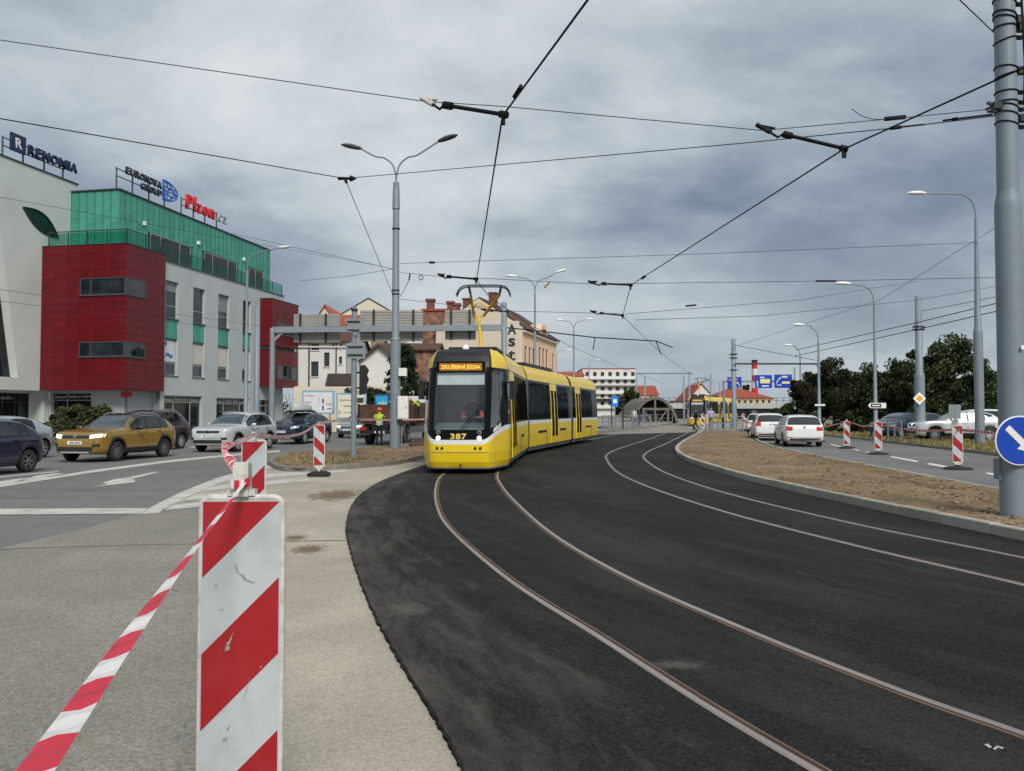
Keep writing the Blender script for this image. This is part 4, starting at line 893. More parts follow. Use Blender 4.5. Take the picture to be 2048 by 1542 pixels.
car('estate_car', 'white estate car driving away, nearest of the three in the right lane', (13.75, 38.6, 0), radians(79), WAGON)
car('estate_car', 'white car driving away just ahead of the nearest white estate', (14.75, 46.2, 0), radians(77), mod(WAGON, top=[(d, z*1.04) for d, z in WAGON['top']], rear=dict(WAGON['rear'], t0=.82, t1=1.06)))
car('hatchback', 'white hatchback farthest ahead of the three white cars', (18.9, 61.5, 0), radians(72), mod(HATCH, paint='paint_white'))
# parked cars under the trees on the right
car('estate_car', 'grey blue estate parked under the trees beside the diamond sign pole', (24.5, 49.5, .1), radians(195), mod(WAGON, paint='paint_greyblue'), 'cars parked under the trees')
car('hatchback', 'black hatchback parked right of the diamond sign pole', (26.4, 46.5, .1), radians(190), mod(HATCH, paint='paint_black'), 'cars parked under the trees')
car('hatchback', 'dark blue hatchback parked left of the diamond sign pole, nose to the road', (22.8, 47.2, .1), radians(215), mod(HATCH, paint='paint_navy'), 'cars parked under the trees')
car('estate_car', 'white estate parked behind the rightmost lamp pole', (25.3, 41.5, .1), radians(-15), mod(WAGON, top=[(d, z*1.12) for d, z in WAGON['top']]), 'cars parked under the trees')
car('compact_suv', 'silver van like car parked behind the blank white panel', (23.1, 41.8, .1), radians(172), mod(SUV, paint='paint_silver'), 'cars parked under the trees')
# ================================================================== office block on the left
M('wall_grey', lin(178, 184, 186), .85, 0, .05, .5, bump=.05, bscale=30, dirt=lin(150, 155, 155), damt=.35, dscale=.35)
M('wall_white', lin(196, 203, 199), .85, 0, .05, .5, dirt=lin(165, 172, 168), damt=.35, dscale=.3)
M('red_panel', (.125, .0055, .010), .38, 0, .10, .6, rnd=.10, spec=.35); M('red_core', (.085, .004, .007), .7)
M('teal_panel', (.062, .30, .225), .5, 0, .22, 1.4, rnd=.13, dirt=(.055, .27, .21), damt=.6, dscale=.9); M('teal_seam', (.02, .14, .115), .6)
M('frame_grey', lin(150, 152, 148), .5); M('frame_dark', (.03, .035, .04), .5); M('sill_metal', lin(80, 84, 86), .5, .3)
glass_dark('office_glass', (.02, .027, .031), .08, .6, .02, .12); glass_dark('shop_glass', (.010, .012, .014), .04, .5, .03, .1); M('leaf_glass', (.005, .018, .017), .1, 0, .3, .6)
M('blind_grey', (.22, .24, .25), .8); M('banner_white', (.62, .64, .64), .7); M('banner_cream', (.55, .52, .47), .7); M('letter_navy', (.012, .018, .075), .4); M('letter_black', (.03, .033, .04), .5); M('letter_red', (.62, .02, .035), .4); M('letter_silver', (.46, .50, .53), .4, .2)
M('globe_blue', (.015, .13, .50), .4); M('letter_white', (.72, .73, .73), .5); M('sign_steel', lin(95, 105, 115), .5, .4)
glass_see('rail_glass', (.50, .78, .70), .02, .35)
ob = E('office_building', (-24.196, 50, 0), atan2(.982, .188), 'four storey office block with red boxes, teal top floor and grey walls', 'building')
front_f = lambda y0: (lambda u, z, d: (u, y0+d, z))        # long street front, inwards is +y
end_f = lambda x0: (lambda u, z, d: (x0+d, u, z))          # end wall towards the viewer, inwards is +x
def facade(mb, u0, u1, z0, z1, holes, mp, depth=.3, mi=0):
    us = sorted(set([u0, u1] + [min(max(h[k], u0), u1) for h in holes for k in (0, 1)])); zs = sorted(set([z0, z1] + [min(max(h[k], z0), z1) for h in holes for k in (2, 3)]))
    op = lambda u, z: any(h[0] < u < h[1] and h[2] < z < h[3] for h in holes)
    S = {}
    for i in range(len(us)-1):
        for k in range(len(zs)-1): S[i, k] = not op((us[i]+us[i+1])/2, (zs[k]+zs[k+1])/2)
    for (i, k), s in S.items():
        if not s: continue
        a, b, c, d = us[i], us[i+1], zs[k], zs[k+1]
        mb.add([mp(a, c, 0), mp(b, c, 0), mp(b, d, 0), mp(a, d, 0)], [(0, 1, 2, 3)], mi)
        for (di, dk, e) in ((-1, 0, ((a, c), (a, d))), (1, 0, ((b, c), (b, d))), (0, -1, ((a, c), (b, c))), (0, 1, ((a, d), (b, d)))):
            if not S.get((i+di, k+dk), False):
                (p, q), (r, t) = e; mb.add([mp(p, q, 0), mp(r, t, 0), mp(r, t, depth), mp(p, q, depth)], [(0, 1, 2, 3)], mi)
def pbox(mb, mp, u0, u1, z0, z1, d0, d1, mi=0):
    P = [mp(u, z, d) for d in (d0, d1) for u, z in ((u0, z0), (u1, z0), (u1, z1), (u0, z1))]
    mb.add(P, [(0, 1, 2, 3), (7, 6, 5, 4), (0, 4, 5, 1), (1, 5, 6, 2), (2, 6, 7, 3), (3, 7, 4, 0)], mi)
def window(par, mp, u0, u1, z0, z1, d=.14, mull=(), trans=(), frame='frame_grey', glass='office_glass', fw=.06, sill=True, name='window', blind=None):
    mb = MB(); e = .004
    for a, b, c, f in ((u0+e, u0+fw, z0+e, z1-e), (u1-fw, u1-e, z0+e, z1-e), (u0+fw, u1-fw, z0+e, z0+fw), (u0+fw, u1-fw, z1-fw, z1-e)): pbox(mb, mp, a, b, c, f, d-.03, d+.04)
    us = [u0+fw] + [m for m in mull] + [u1-fw]; zs = [z0+fw] + [t for t in trans] + [z1-fw]
    for m in mull: pbox(mb, mp, m-fw/2, m+fw/2, z0+fw, z1-fw, d-.025, d+.035)
    for t in trans: pbox(mb, mp, u0+fw, u1-fw, t-fw/2, t+fw/2, d-.022, d+.032)
    w = O(name, mb, frame, par)
    for i in range(len(us)-1):
        for k in range(len(zs)-1):
            g = MB(); pbox(g, mp, us[i], us[i+1], zs[k], zs[k+1], d+.008, d+.014); O('pane', g, glass, w)
    if sill:
        g = MB(); pbox(g, mp, u0-.05, u1+.05, z0-.05, z0-.003, -.06, d-.04); O('sill', g, 'sill_metal', w)
    if blind:
        g = MB(); pbox(g, mp, u0+fw+.02, u1-fw-.02, blind[0], blind[1], d-.035, d-.028); O('poster', g, blind[2], w)
    return w
Fg = front_f(.3); cols = [(4.42, 5.9), (7.7, 9.2), (11.0, 12.55), (14.6, 15.9)]
holes = [(a, b, 4.1, 10.62) for a, b in cols] + [(4.45, 9.0, .45, 2.72), (10.9, 15.8, .45, 2.66), (17.5, 20.2, .3, 2.6)]
mb = MB(); facade(mb, 3.97, 21.6, .1, 11.9, holes, Fg, .32)
mb.add([(3.97, .3, 11.9), (21.6, .3, 11.9), (21.6, 2.5, 11.9), (3.97, 2.5, 11.9)], [(0, 1, 2, 3)])
mb.add([(21.6, .3, .1), (21.6, .3, 11.9), (21.6, 9, 11.9), (21.6, 9, .1)], [(0, 1, 2, 3)])
mb.add([(3.97, .62, .1), (21.6, .62, .1), (21.6, .62, 11.88), (3.97, .62, 11.88)], [(0, 1, 2, 3)])
O('street_wall', mb, 'wall_grey', ob); O('parapet_cap', MB().bb(3.98, 21.65, .22, .5, 11.9, 11.96), 'sill_metal', ob)
for i, (a, b) in enumerate(cols):
    window(ob, Fg, a, b, 8.05, 10.62, .2, trans=(8.92,), blind=[(9.9, 10.5, 'blind_grey'), None, (9.3, 10.5, 'blind_grey'), None][i])
    window(ob, Fg, a, b, 4.1, 6.65, .2, trans=(4.95,), blind=(5.05, 6.5, ['banner_white', 'banner_cream', 'banner_cream', 'banner_cream'][i]))
    n = 3
    for k in range(n):
        u = a+(b-a)*k/n; PB('teal_panel', ob, u+.012, u+(b-a)/n-.012, .34, .40, 6.66, 8.0, 'teal_panel')
    g = MB(); pbox(g, Fg, a, b, 6.655, 8.0, .12, .2); O('panel_backing', g, 'teal_seam', ob)
TX('poster_mark', '~', 1.0, 'globe_blue', ob, (5.15, .44, 5.5), (pi/2, 0, 0), .003, width=.75, height=.35); O('poster_dot', MB().cyl((4.75, .46, 6.3), (4.75, .455, 6.3), .16, n=14), 'globe_blue', ob)
window(ob, Fg, 4.45, 9.0, .45, 2.72, .22, (5.75, 7.75), (2.28,), 'frame_grey', 'shop_glass', .07, name='shop_window'); window(ob, Fg, 10.9, 15.8, .45, 2.66, .22, (12.2, 14.6), (2.22,), 'frame_grey', 'shop_glass', .07, name='shop_window')
window(ob, Fg, 17.5, 20.2, .3, 2.6, .22, (18.9,), (2.1,), 'frame_grey', 'shop_glass', .08, sill=False, name='shop_door')
for t, x, w, z in (('showroom', 5.1, 1.0, 2.46), ('designový nábytek', 6.75, 1.75, 2.46), ('showroom', 8.35, .95, 2.46), ('showroom', 11.55, .95, 2.4), ('designový nábytek', 13.4, 2.0, 2.4), ('showroom', 15.2, .95, 2.4)):
    TX('shop_lettering', t, .3, 'letter_white', ob, (x, .50, z), (pi/2, 0, 0), .003, width=w, height=.24)
# --- first red box: panels on a dark core
def red_box(x0, x1, y0, y1, z0, z1, colsE, colsF, rowsz, winsE, winsF):
    core = MB().bb(x0+.05, x1-.03, y0+.05, y1, z0+.03, z1-.02); O('red_core', core, 'red_core', ob)
    hit = lambda u0, u1, a, b, wins: any(u0 < w[1]-.01 and u1 > w[0]+.01 and a < w[3]-.01 and b > w[2]+.01 for w in wins)
    for a, b in zip(rowsz, rowsz[1:]):
        for u0, u1 in zip(colsE, colsE[1:]):
            if not hit(u0, u1, a, b, winsE): PB('red_panel', ob, x0, x0+.045, u0+.006, u1-.006, a+.006, b-.006, 'red_panel')
        for u0, u1 in zip(colsF, colsF[1:]):
            if not hit(u0, u1, a, b, winsF): PB('red_panel', ob, u0+.006, u1-.006, y0, y0+.045, a+.006, b-.006, 'red_panel')
    O('red_soffit', MB().bb(x0+.002, x1-.002, y0+.002, y1, z0-.03, z0+.004), 'red_core', ob); O('roof_edge', MB().bb(x0-.03, x1, y0-.03, y1, z1, z1+.05), 'frame_dark', ob)
rowsz = [3.02+k*(5.07-3.02)/4 for k in range(4)] + [5.07, 5.55, 6.02] + [6.02+k*(8.98-6.02)/6 for k in range(1, 7)] + [9.53, 10.08] + [10.08+k*(12.2-10.08)/4 for k in range(1, 5)]
W1 = [(0, 3.33, 5.07, 6.02), (0, 3.33, 8.98, 10.08)]; W2 = [(0, 1.95, 5.07, 6.02), (0, 1.95, 8.98, 10.08)]
red_box(0, 3.97, 0, 6.14, 3.02, 12.2, [0, 1.11, 2.22, 3.33, 4.27, 5.2, 6.13], [0, .98, 1.95, 2.96, 3.96], rowsz, W1, W2)
for z0, z1 in ((5.07, 6.02), (8.98, 10.08)):
    window(ob, end_f(-.012), .07, 3.33, z0, z1, .02, (2.55,) if z0 > 8 else (2.5,), (), 'sill_metal', 'office_glass', .07, name='corner_window'); window(ob, front_f(-.012), .07, 1.95, z0, z1, .02, (), (), 'sill_metal', 'office_glass', .07, name='corner_window')
    O('corner_post', MB().bb(-.005, .065, -.005, .065, z0, z1), 'sill_metal', ob)
# --- ground floor under the red box
mb = MB(); facade(mb, .9, 6.45, .1, 3.0, [(3.35, 6.3, .6, 2.85)], end_f(1.2), .3); mb.add([(1.2, .9, .1), (3.97, .9, .1), (3.97, .9, 3.0), (1.2, .9, 3.0)], [(0, 1, 2, 3)]); mb.add([(3.97, .3, .1), (3.97, .9, .1), (3.97, .9, 3.0), (3.97, .3, 3.0)], [(0, 1, 2, 3)])
O('recessed_wall', mb, 'wall_grey', ob)
window(ob, end_f(1.2), 3.35, 6.3, .6, 2.85, .2, (5.25,), (2.35,), 'frame_grey', 'shop_glass', .07, name='shop_window')
TX('shop_lettering', 'designový nábytek', .3, 'letter_white', ob, (1.38, 4.3, 2.58), (pi/2, 0, -pi/2), .003, width=1.75, height=.22); TX('shop_lettering', 'showroom', .3, 'letter_white', ob, (1.38, 5.75, 2.58), (pi/2, 0, -pi/2), .003, width=.8, height=.2)
O('small_red_plate', MB().bb(1.16, 1.195, .35, 1.15, 2.55, 2.88), 'letter_red', ob)
# --- white wing with the leaning glazed opening and the leaf shaped window
wy = 6.15
wing = [(-9, 2.95), (3.05, 2.95), (3.05, 17.07), (-4.1, 17.07), (-1.72, 3.72), (-9, 3.72)]
mb = MB(); mb.prism([(x, wy, z) for x, z in wing], (0, 2.2, 0)); mb.bb(3.04, 3.06, wy, 14, 2.95, 17.07); O('white_wing', mb, 'wall_white', ob, fix=True)
O('leaning_glazing', MB().prism([(x, wy+.55, z) for x, z in [(-9, 3.73), (-1.75, 3.73), (-4.15, 17.0), (-9, 17.0)]], (0, .1, 0)), 'shop_glass', ob, fix=True)
O('wing_roof_edge', MB().bb(-4.1, 3.1, wy-.06, wy+2.2, 17.07, 17.16), 'frame_dark', ob)
p0, p1 = Vector((-1.65, 0, 14.37)), Vector((1.36, 0, 13.1)); ax = p1-p0; nn = Vector((-ax.z, 0, ax.x)).normalized()
lf = [p0.lerp(p1, t)+nn*.62*sin(pi*t) for t in [k/12 for k in range(13)]] + [p1.lerp(p0, t)-nn*.50*sin(pi*t) for t in [k/12 for k in range(1, 12)]]
O('leaf_window', MB().prism([(p.x, wy-.03, p.z) for p in lf], (0, .025, 0)), 'leaf_glass', ob, fix=True)
mb = MB(); lr = [(p.x, wy-.05, p.z) for p in lf]; mb.tube(lr+[lr[0]], .05, 4); O('leaf_frame', mb, 'frame_dark', ob)
mb = MB(); facade(mb, -9, .75, .1, 2.95, [(-8.5, .5, .15, 2.8)], front_f(7.3), .2); mb.bb(.75, 1.19, 6.46, 7.5, .1, 3.0); O('entrance_wall', mb, 'wall_white', ob)
window(ob, front_f(7.3), -8.5, .5, .15, 2.8, .1, (-6.5, -4.8, -3.2, -1.6, -.6), (2.2,), 'frame_dark', 'shop_glass', .08, sill=False, name='shop_window')
TX('shop_lettering', 'schedo', .3, 'letter_silver', ob, (-1.6, 7.34, 2.5), (pi/2, 0, 0), .003, width=1.5, height=.24)
# --- teal top floor in standing seam strips
O('teal_core', MB().bb(2.56, 23.1, 2.56, 9, 12.0, 16.38), 'teal_seam', ob)
tw = [(5.76, 10.67, 12.35, 14.25), (12.5, 17.37, 12.35, 14.2), (19.37, 21.93, 12.35, 14.17)]
x = 2.5
for k in range(34):
    a, b = 2.5+k*.608, 2.5+(k+1)*.608; mid_ = (a+b)/2; over = any(w[0]-.3 < mid_ < w[1]+.3 for w in tw)
    zb_ = 14.27 if over else 12.0; zm = 14.9 + .35*((k*7) % 3-1)
    for z0, z1 in ((zb_, zm), (zm, 16.4)):
        if z1-z0 > .2: PB('teal_panel', ob, a+.014, b-.014, 2.5, 2.545, z0+.008, z1-.008, 'teal_panel')
    O('seam', MB().bb(b-.012, b+.012, 2.475, 2.55, zb_, 16.4), 'teal_seam', ob)
for k in range(6):
    a, b = 2.5+k*.608, 2.5+(k+1)*.608; zm = 14.6+.4*((k*5) % 3-1)
    for z0, z1 in ((12.2, zm), (zm, 16.4)): PB('teal_panel', ob, 2.5, 2.545, a+.014, b-.014, z0+.008, z1-.008, 'teal_panel')
    O('seam', MB().bb(2.475, 2.55, b-.012, b+.012, 12.2, 16.4), 'teal_seam', ob)
O('teal_roof_edge', MB().bb(2.42, 23.25, 2.42, 9, 16.4, 16.5), 'frame_dark', ob)
for w in tw:
    g = MB(); pbox(g, front_f(2.5), w[0]-.05, w[1]+.05, w[2], w[3]+.02, -.01, .055); O('window_reveal', g, 'frame_dark', ob)
    window(ob, front_f(2.49), w[0], w[1], w[2], w[3], .0, (w[0]+1.2, w[1]-1.4), (), 'frame_grey', 'office_glass', .06, sill=False)
for x in (5.0, 11.6, 18.4): O('facade_lamp', MB().bb(x-.08, x+.08, 2.3, 2.5, 14.6, 14.85), 'lamp_white', ob)
# --- terrace balustrade: posts and glass
def balus(p, q, n):
    p, q = Vector(p), Vector(q)
    for k in range(n+1):
        c = p.lerp(q, k/n); O('balustrade_post', MB().box((c.x, c.y, c.z+.43), (.05, .05, .86)), 'frame_dark', ob)
        if k < n:
            a, b = p.lerp(q, (k+.03)/n), p.lerp(q, (k+.97)/n); O('balustrade_pane', MB().bar((a.x, a.y, a.z+.42), (b.x, b.y, b.z+.42), .012, .74), 'rail_glass', ob)
    O('handrail', MB().bar(p+Vector((0, 0, .88)), q+Vector((0, 0, .88)), .07, .05), 'frame_dark', ob)
balus((.12, 5.75, 12.25), (.12, .12, 12.25), 4); balus((.12, .12, 12.25), (3.9, .12, 12.25), 2); balus((3.98, .42, 12.0), (21.5, .42, 12.0), 10)
# --- second red box, proud of the front
rz_ = [6.86+k*.55 for k in range(0)] 
for (za, zb_, wins) in ((7.15, 11.1, (8.2, 9.28)), (3.7, 6.85, (4.37, 5.6))):
    rows2 = [za, wins[0]-(wins[0]-za)/2, wins[0], (wins[0]+wins[1])/2, wins[1], wins[1]+(zb_-wins[1])/2, zb_]
    O('red_core', MB().bb(17.45, 22.2, -.75, .3, za+.02, zb_-.02), 'red_core', ob); O('roof_edge', MB().bb(17.36, 22.34, -.83, .3, zb_, zb_+.05), 'frame_dark', ob)
    cF = [17.4, 18.4, 19.4, 20.4, 21.35, 22.3]
    for a, b in zip(rows2, rows2[1:]):
        for u0, u1 in zip(cF, cF[1:]):
            if not (u0 >= 18.35 and a >= wins[0]-.01 and b <= wins[1]+.01): PB('red_panel', ob, u0+.006, u1-.006, -.8, -.755, a+.006, b-.006, 'red_panel')
        PB('red_panel', ob, 17.4, 17.445, -.79, .29, a+.006, b-.006, 'red_panel')
    window(ob, front_f(-.81), 18.42, 22.28, wins[0], wins[1], .02, (20.3,), (), 'sill_metal', 'office_glass', .07, name='corner_window')
O('recess_band', MB().bb(17.5, 22.2, -.55, .3, 6.86, 7.14), 'frame_dark', ob)
# --- rooftop signs: things of their own standing on the roofs
def sign_frame(root, xs, y, z0, z1):
    for x in xs: O('post', MB().bb(x-.04, x+.04, y+.25, y+.33, z0, z1), 'sign_steel', root)
    for z in (z1-.12, z1-.62): O('rail', MB().bb(min(xs), max(xs), y+.16, y+.22, z-.03, z+.03), 'sign_steel', root)
rzb = atan2(.982, .188)
def rs(name, label): return E(name, (-24.196, 50, 0), rzb, label, 'rooftop sign')
s1 = rs('rooftop_sign', 'navy lettering with a square R logo on the white wing roof')
sign_frame(s1, (-2.8, -1.2, .55, 2.2), 6.3, 17.16, 18.5)
O('logo_square', MB().bb(-2.46, -1.31, 6.28, 6.42, 17.75, 18.85), 'letter_navy', s1); TX('logo_letter', 'R', 1., 'letter_white', s1, (-1.88, 6.27, 18.3), (pi/2, 0, 0), .01, 1, .02, width=.52, height=.62)
wch = [('R', .58), ('E', .5), ('N', .62), ('O', .68), ('M', .74), ('I', .2), ('A', .62)]; x = -1.1
for ch, w in wch: TX('letter', ch, 1., 'letter_navy', s1, (x+w/2, 6.33, 18.2), (pi/2, 0, 0), .08, 1, .015, width=w*.9, height=.62); x += w+.06
s2 = rs('rooftop_sign', 'black two line lettering with half a blue globe above the teal floor')
sign_frame(s2, (2.95, 4.6, 6.4, 8.2), 2.8, 16.5, 18.1)
x = 3.56
for ch in 'EURONOVA': TX('letter', ch, 1., 'letter_black', s2, (x+.23, 2.85, 18.08), (pi/2, 0, 0), .07, 1, .012, width=.42, height=.5); x += .495
x = 5.17
for ch in 'GROUP': TX('letter', ch, 1., 'letter_black', s2, (x+.21, 2.85, 17.45), (pi/2, 0, 0), .07, 1, .012, width=.40, height=.46); x += .48
gl = MB()
cz, rzv, rxv = 17.85, .74, 1.75
gl.tube([(7.68+rxv*sin(a), 2.82, cz+rzv*cos(a)) for a in [pi*k/20 for k in range(21)]] , .05, 6); gl.bb(7.63, 7.73, 2.78, 2.88, cz-rzv, cz+rzv)
for f in (.33, .66): gl.tube([(7.68+rxv*f*sin(a), 2.82, cz+rzv*cos(a)) for a in [pi*k/20 for k in range(21)]], .045, 6)
for h in (-.5, -.25, 0, .25, .5): gl.tube([(7.68, 2.82, cz+h*1.1), (7.68+rxv*.55*sqrt(1-(h*1.1/rzv)**2), 2.82, cz+h*1.18), (7.68+rxv*sqrt(1-(h*1.1/rzv)**2), 2.82, cz+h*1.1)], .045, 6)
for k, (a, b) in enumerate(((.1, .3), (.45, .2), (.75, .1), (.3, -.15), (.6, -.35), (.85, -.1))): gl.box((7.68+rxv*a, 2.84, cz+b), (.32, .03, .16))
O('globe', gl, 'globe_blue', s2)
s3 = rs('rooftop_sign', 'red rounded lettering ending in silver at the far end of the teal roof')
sign_frame(s3, (10.3, 11.9, 13.5, 15.2), 2.8, 16.5, 18.0)
for ch, x, w, h, z in (('P', 11.0, .85, 1.1, 17.75), ('l', 11.72, .25, 1.15, 17.8), ('z', 12.3, .62, .72, 17.6), ('e', 13.15, .75, .75, 17.6), ('n', 14.1, .75, .75, 17.6)): TX('letter', ch, 1., 'letter_red', s3, (x, 2.85, z), (pi/2, 0, 0), .09, 1, .03, width=w, height=h)
for ch, x, w, h, z in (('.', 14.85, .14, .14, 17.32), ('c', 15.3, .6, .68, 17.58), ('z', 16.1, .6, .66, 17.58)): TX('letter', ch, 1., 'letter_silver', s3, (x, 2.85, z), (pi/2, 0, 0), .08, 1, .02, width=w, height=h)
# ================================================================== houses, bridge, billboards behind
M('plaster_white', lin(214, 214, 210), .9, 0, .05, .4, dirt=lin(180, 178, 170), damt=.4, dscale=.4); M('plaster_cream', lin(212, 202, 182), .9, 0, .05, .4, dirt=lin(186, 172, 150), damt=.4, dscale=.4)
M('plaster_peach', lin(226, 194, 164), .9, 0, .05, .4); M('plaster_yellow', lin(205, 190, 140), .9, 0, .06, .4); M('roof_red', lin(150, 72, 52), .9, 0, .25, 3., rnd=.06); M('roof_orange', lin(178, 92, 72), .9, 0, .2, 3.); M('roof_brown', lin(82, 58, 48), .9, 0, .25, 3.); M('roof_dark', lin(58, 50, 50), .9, 0, .2, 2.)
M('chimney_brick', lin(118, 76, 64), .9, 0, .3, 4.); M('timber_grey', lin(112, 108, 100), .9, 0, .2, 3.); M('void_shade', (.012, .012, .013), .9); M('concrete_pale', lin(176, 176, 170), .85, 0, .12, .5)
M('window_frame_dark', lin(60, 50, 46), .7); glass_dark('house_glass', (.02, .024, .028), .06, .6)
def brick_mat():
    m = bpy.data.materials.new('brick_wall'); m.use_nodes = True; t = m.node_tree; b = t.nodes['Principled BSDF']; b.inputs['Roughness'].default_value = .95
    tc = t.nodes.new('ShaderNodeTexCoord'); n = t.nodes.new('ShaderNodeTexNoise'); n.inputs['Scale'].default_value = 1.5; n.inputs['Detail'].default_value = 8; t.links.new(tc.outputs['Object'], n.inputs['Vector'])
    r = t.nodes.new('ShaderNodeValToRGB'); r.color_ramp.elements[0].color = (*lin(100, 70, 56), 1); r.color_ramp.elements[1].color = (*lin(156, 118, 98), 1); r.color_ramp.elements[0].position = .35; r.color_ramp.elements[1].position = .65
    t.links.new(n.outputs[0], r.inputs[0]); t.links.new(r.outputs[0], b.inputs['Base Color']); MATS['brick_wall'] = m
brick_mat()
def house(name, label, xl, xr, Y, depth, y_eave, y_ridge, wall='plaster_white', roof='roof_red', wins=(), rz=0., ridge='x', z0=0., over=.3, group=None, yaw_at='l', cat='house'):
    """a house whose front runs between two sight lines at depth Y; windows given where they are seen"""
    a, b = at(xl, y_eave, Y), at(xr, y_eave, Y); w = b.x-a.x; ze = a.z; zr = at(xl, y_ridge, Y).z if y_ridge else ze
    root = E(name, (a.x, Y, 0), rz, label, cat, group)
    mb = MB(); mp = lambda u, z, d: (u, d, z)
    W_ = []
    for (x0, y0, x1, y1) in wins:
        p, q = at(x0, y1, Y), at(x1, y0, Y); W_.append((p.x-a.x, q.x-a.x, p.z, q.z))
    facade(mb, 0, w, z0, ze, W_, mp, .22)
    for P in ([(0, 0), (0, depth)], [(w, 0), (w, depth)], [(0, depth), (w, depth)]): mb.add([(P[0][0], P[0][1], z0), (P[1][0], P[1][1], z0), (P[1][0], P[1][1], ze), (P[0][0], P[0][1], ze)], [(0, 1, 2, 3)])
    if ridge == 'y' and zr > ze: mb.add([(0, 0, ze), (w, 0, ze), (w/2, 0, zr)], [(0, 1, 2)]); mb.add([(0, depth, ze), (w, depth, ze), (w/2, depth, zr)], [(0, 1, 2)])
    if ridge == 'x' and zr > ze:
        for x in (0, w): mb.add([(x, 0, ze), (x, depth, ze), (x, depth/2, zr)], [(0, 1, 2)])
    O('wall', mb, wall, root)
    t = .15; o = over
    if zr > ze:
        mb = MB()
        if ridge == 'x':
            s = (zr-ze)/(depth/2)
            mb.prism([(-o, -o, ze-o*s), (w+o, -o, ze-o*s), (w+o, depth/2, zr), (-o, depth/2, zr)], (0, 0, t)); mb.prism([(-o, depth/2, zr), (w+o, depth/2, zr), (w+o, depth+o, ze-o*s), (-o, depth+o, ze-o*s)], (0, 0, t))
        elif ridge == 'hip':
            i = min(w, depth)*.42
            V = [(-o, -o, ze), (w+o, -o, ze), (w+o, depth+o, ze), (-o, depth+o, ze), (i, depth/2, zr), (w-i, depth/2, zr)]
            mb.add(V, [(0, 1, 5, 4), (1, 2, 5), (2, 3, 4, 5), (3, 0, 4), (0, 3, 2, 1)])
        else:
            s = (zr-ze)/(w/2)
            mb.prism([(-o, -o, ze-o*s), (w/2, -o, zr), (w/2, depth, zr), (-o, depth, ze-o*s)], (0, 0, t)); mb.prism([(w/2, -o, zr), (w+o, -o, ze-o*s), (w+o, depth, ze-o*s), (w/2, depth, zr)], (0, 0, t))
        O('roof', mb, roof, root, fix=True)
    else: O('roof', MB().bb(-.15, w+.15, -.15, depth+.15, ze, ze+.25), roof, root)
    for (u0, u1, q0, q1) in W_:
        f = MB()
        for e in ((u0, u0+.08, q0, q1), (u1-.08, u1, q0, q1), (u0+.08, u1-.08, q0, q0+.08), (u0+.08, u1-.08, q1-.08, q1)): pbox(f, mp, e[0]+.003, e[1]-.003, e[2]+.003, e[3]-.003, .10, .18)
        if u1-u0 > .7: pbox(f, mp, (u0+u1)/2-.04, (u0+u1)/2+.04, q0+.08, q1-.08, .11, .17)
        wn = O('window', f, 'window_frame_dark', root); g = MB(); pbox(g, mp, u0+.05, u1-.05, q0+.05, q1-.05, .15, .165); O('pane', g, 'house_glass', wn)
        g = MB(); pbox(g, mp, u0-.08, u1+.08, q0-.08, q0-.004, -.08, .1); O('sill', g, wall, wn)
    return root, w, ze, zr
h, w, ze, zr = house('white_house', 'white two storey house with tall brown windows behind the billboards', 592, 693, 72, 11, 684, 640, 'plaster_white', 'roof_brown', [(622, 723, 637, 753), (648, 705, 659, 733), (678, 713, 684, 728), (623, 688, 638, 700), (664, 688, 668, 695), (680, 688, 684, 697)])
O('downpipe', MB().cyl((w*.265, -.06, .5), (w*.265, -.06, ze), .07, n=8), 'window_frame_dark', h); O('cornice', MB().bb(-.1, w+.1, -.16, -.004, ze-.5, ze-.38), 'plaster_white', h); O('downpipe', MB().cyl((w*.80, -.06, 1), (w*.80, -.06, ze), .06, n=8), 'window_frame_dark', h)
aw = at(650, 770, 71); O('porch_roof', MB().prism([(aw.x-h.location.x+.0, -.9, 3.85), (aw.x-h.location.x+2.4, -.9, 3.85), (aw.x-h.location.x+2.4, -.02, 4.9), (aw.x-h.location.x, -.02, 4.9)], (0, 0, .12)), 'roof_dark', h, fix=True)
h2, w2, ze2, zr2 = house('gable_house', 'white gabled house with dark verge boards behind the conifer', 668, 848, 78, 10, 765, 692, 'plaster_white', 'roof_brown', [], ridge='y', over=.5)
house('orange_roof_house', 'small house with a bright orange gable roof above the sign panels', 631, 670, 96, 10, 640, 611, 'plaster_cream', 'roof_orange', [], ridge='y')
house('red_roof_house', 'house with a long red tiled roof between sign panels', 672, 742, 90, 10, 668, 622, 'plaster_cream', 'roof_red', [])
house('beige_gable_house', 'tall beige house with a broad pointed gable rising highest behind the panels', 684, 790, 118, 14, 628, 597, 'plaster_cream', 'roof_dark', [], ridge='y', over=.1)
bk, bw, bz, _ = house('brick_house', 'bare brick house with big chimneys behind the tram pantograph', 845, 915, 92, 12, 622, None, 'brick_wall', 'roof_red', [])
for (x0, x1, yt) in ((850, 865, 598), (892, 905, 603), (907, 918, 607)):
    p, q = at(x0, yt, 91), at(x1, yt, 91); O('chimney', MB().bb(p.x-bk.location.x, q.x-bk.location.x, .5, 1.6, bz-2, p.z).bb(p.x-bk.location.x-.12, q.x-bk.location.x+.12, .38, 1.72, p.z, p.z+.25), 'chimney_brick', bk)
house('brown_wall_building', 'low brown brick building with a shallow roof left of the tram', 745, 872, 84, 9, 700, 682, 'brick_wall', 'roof_brown', [])
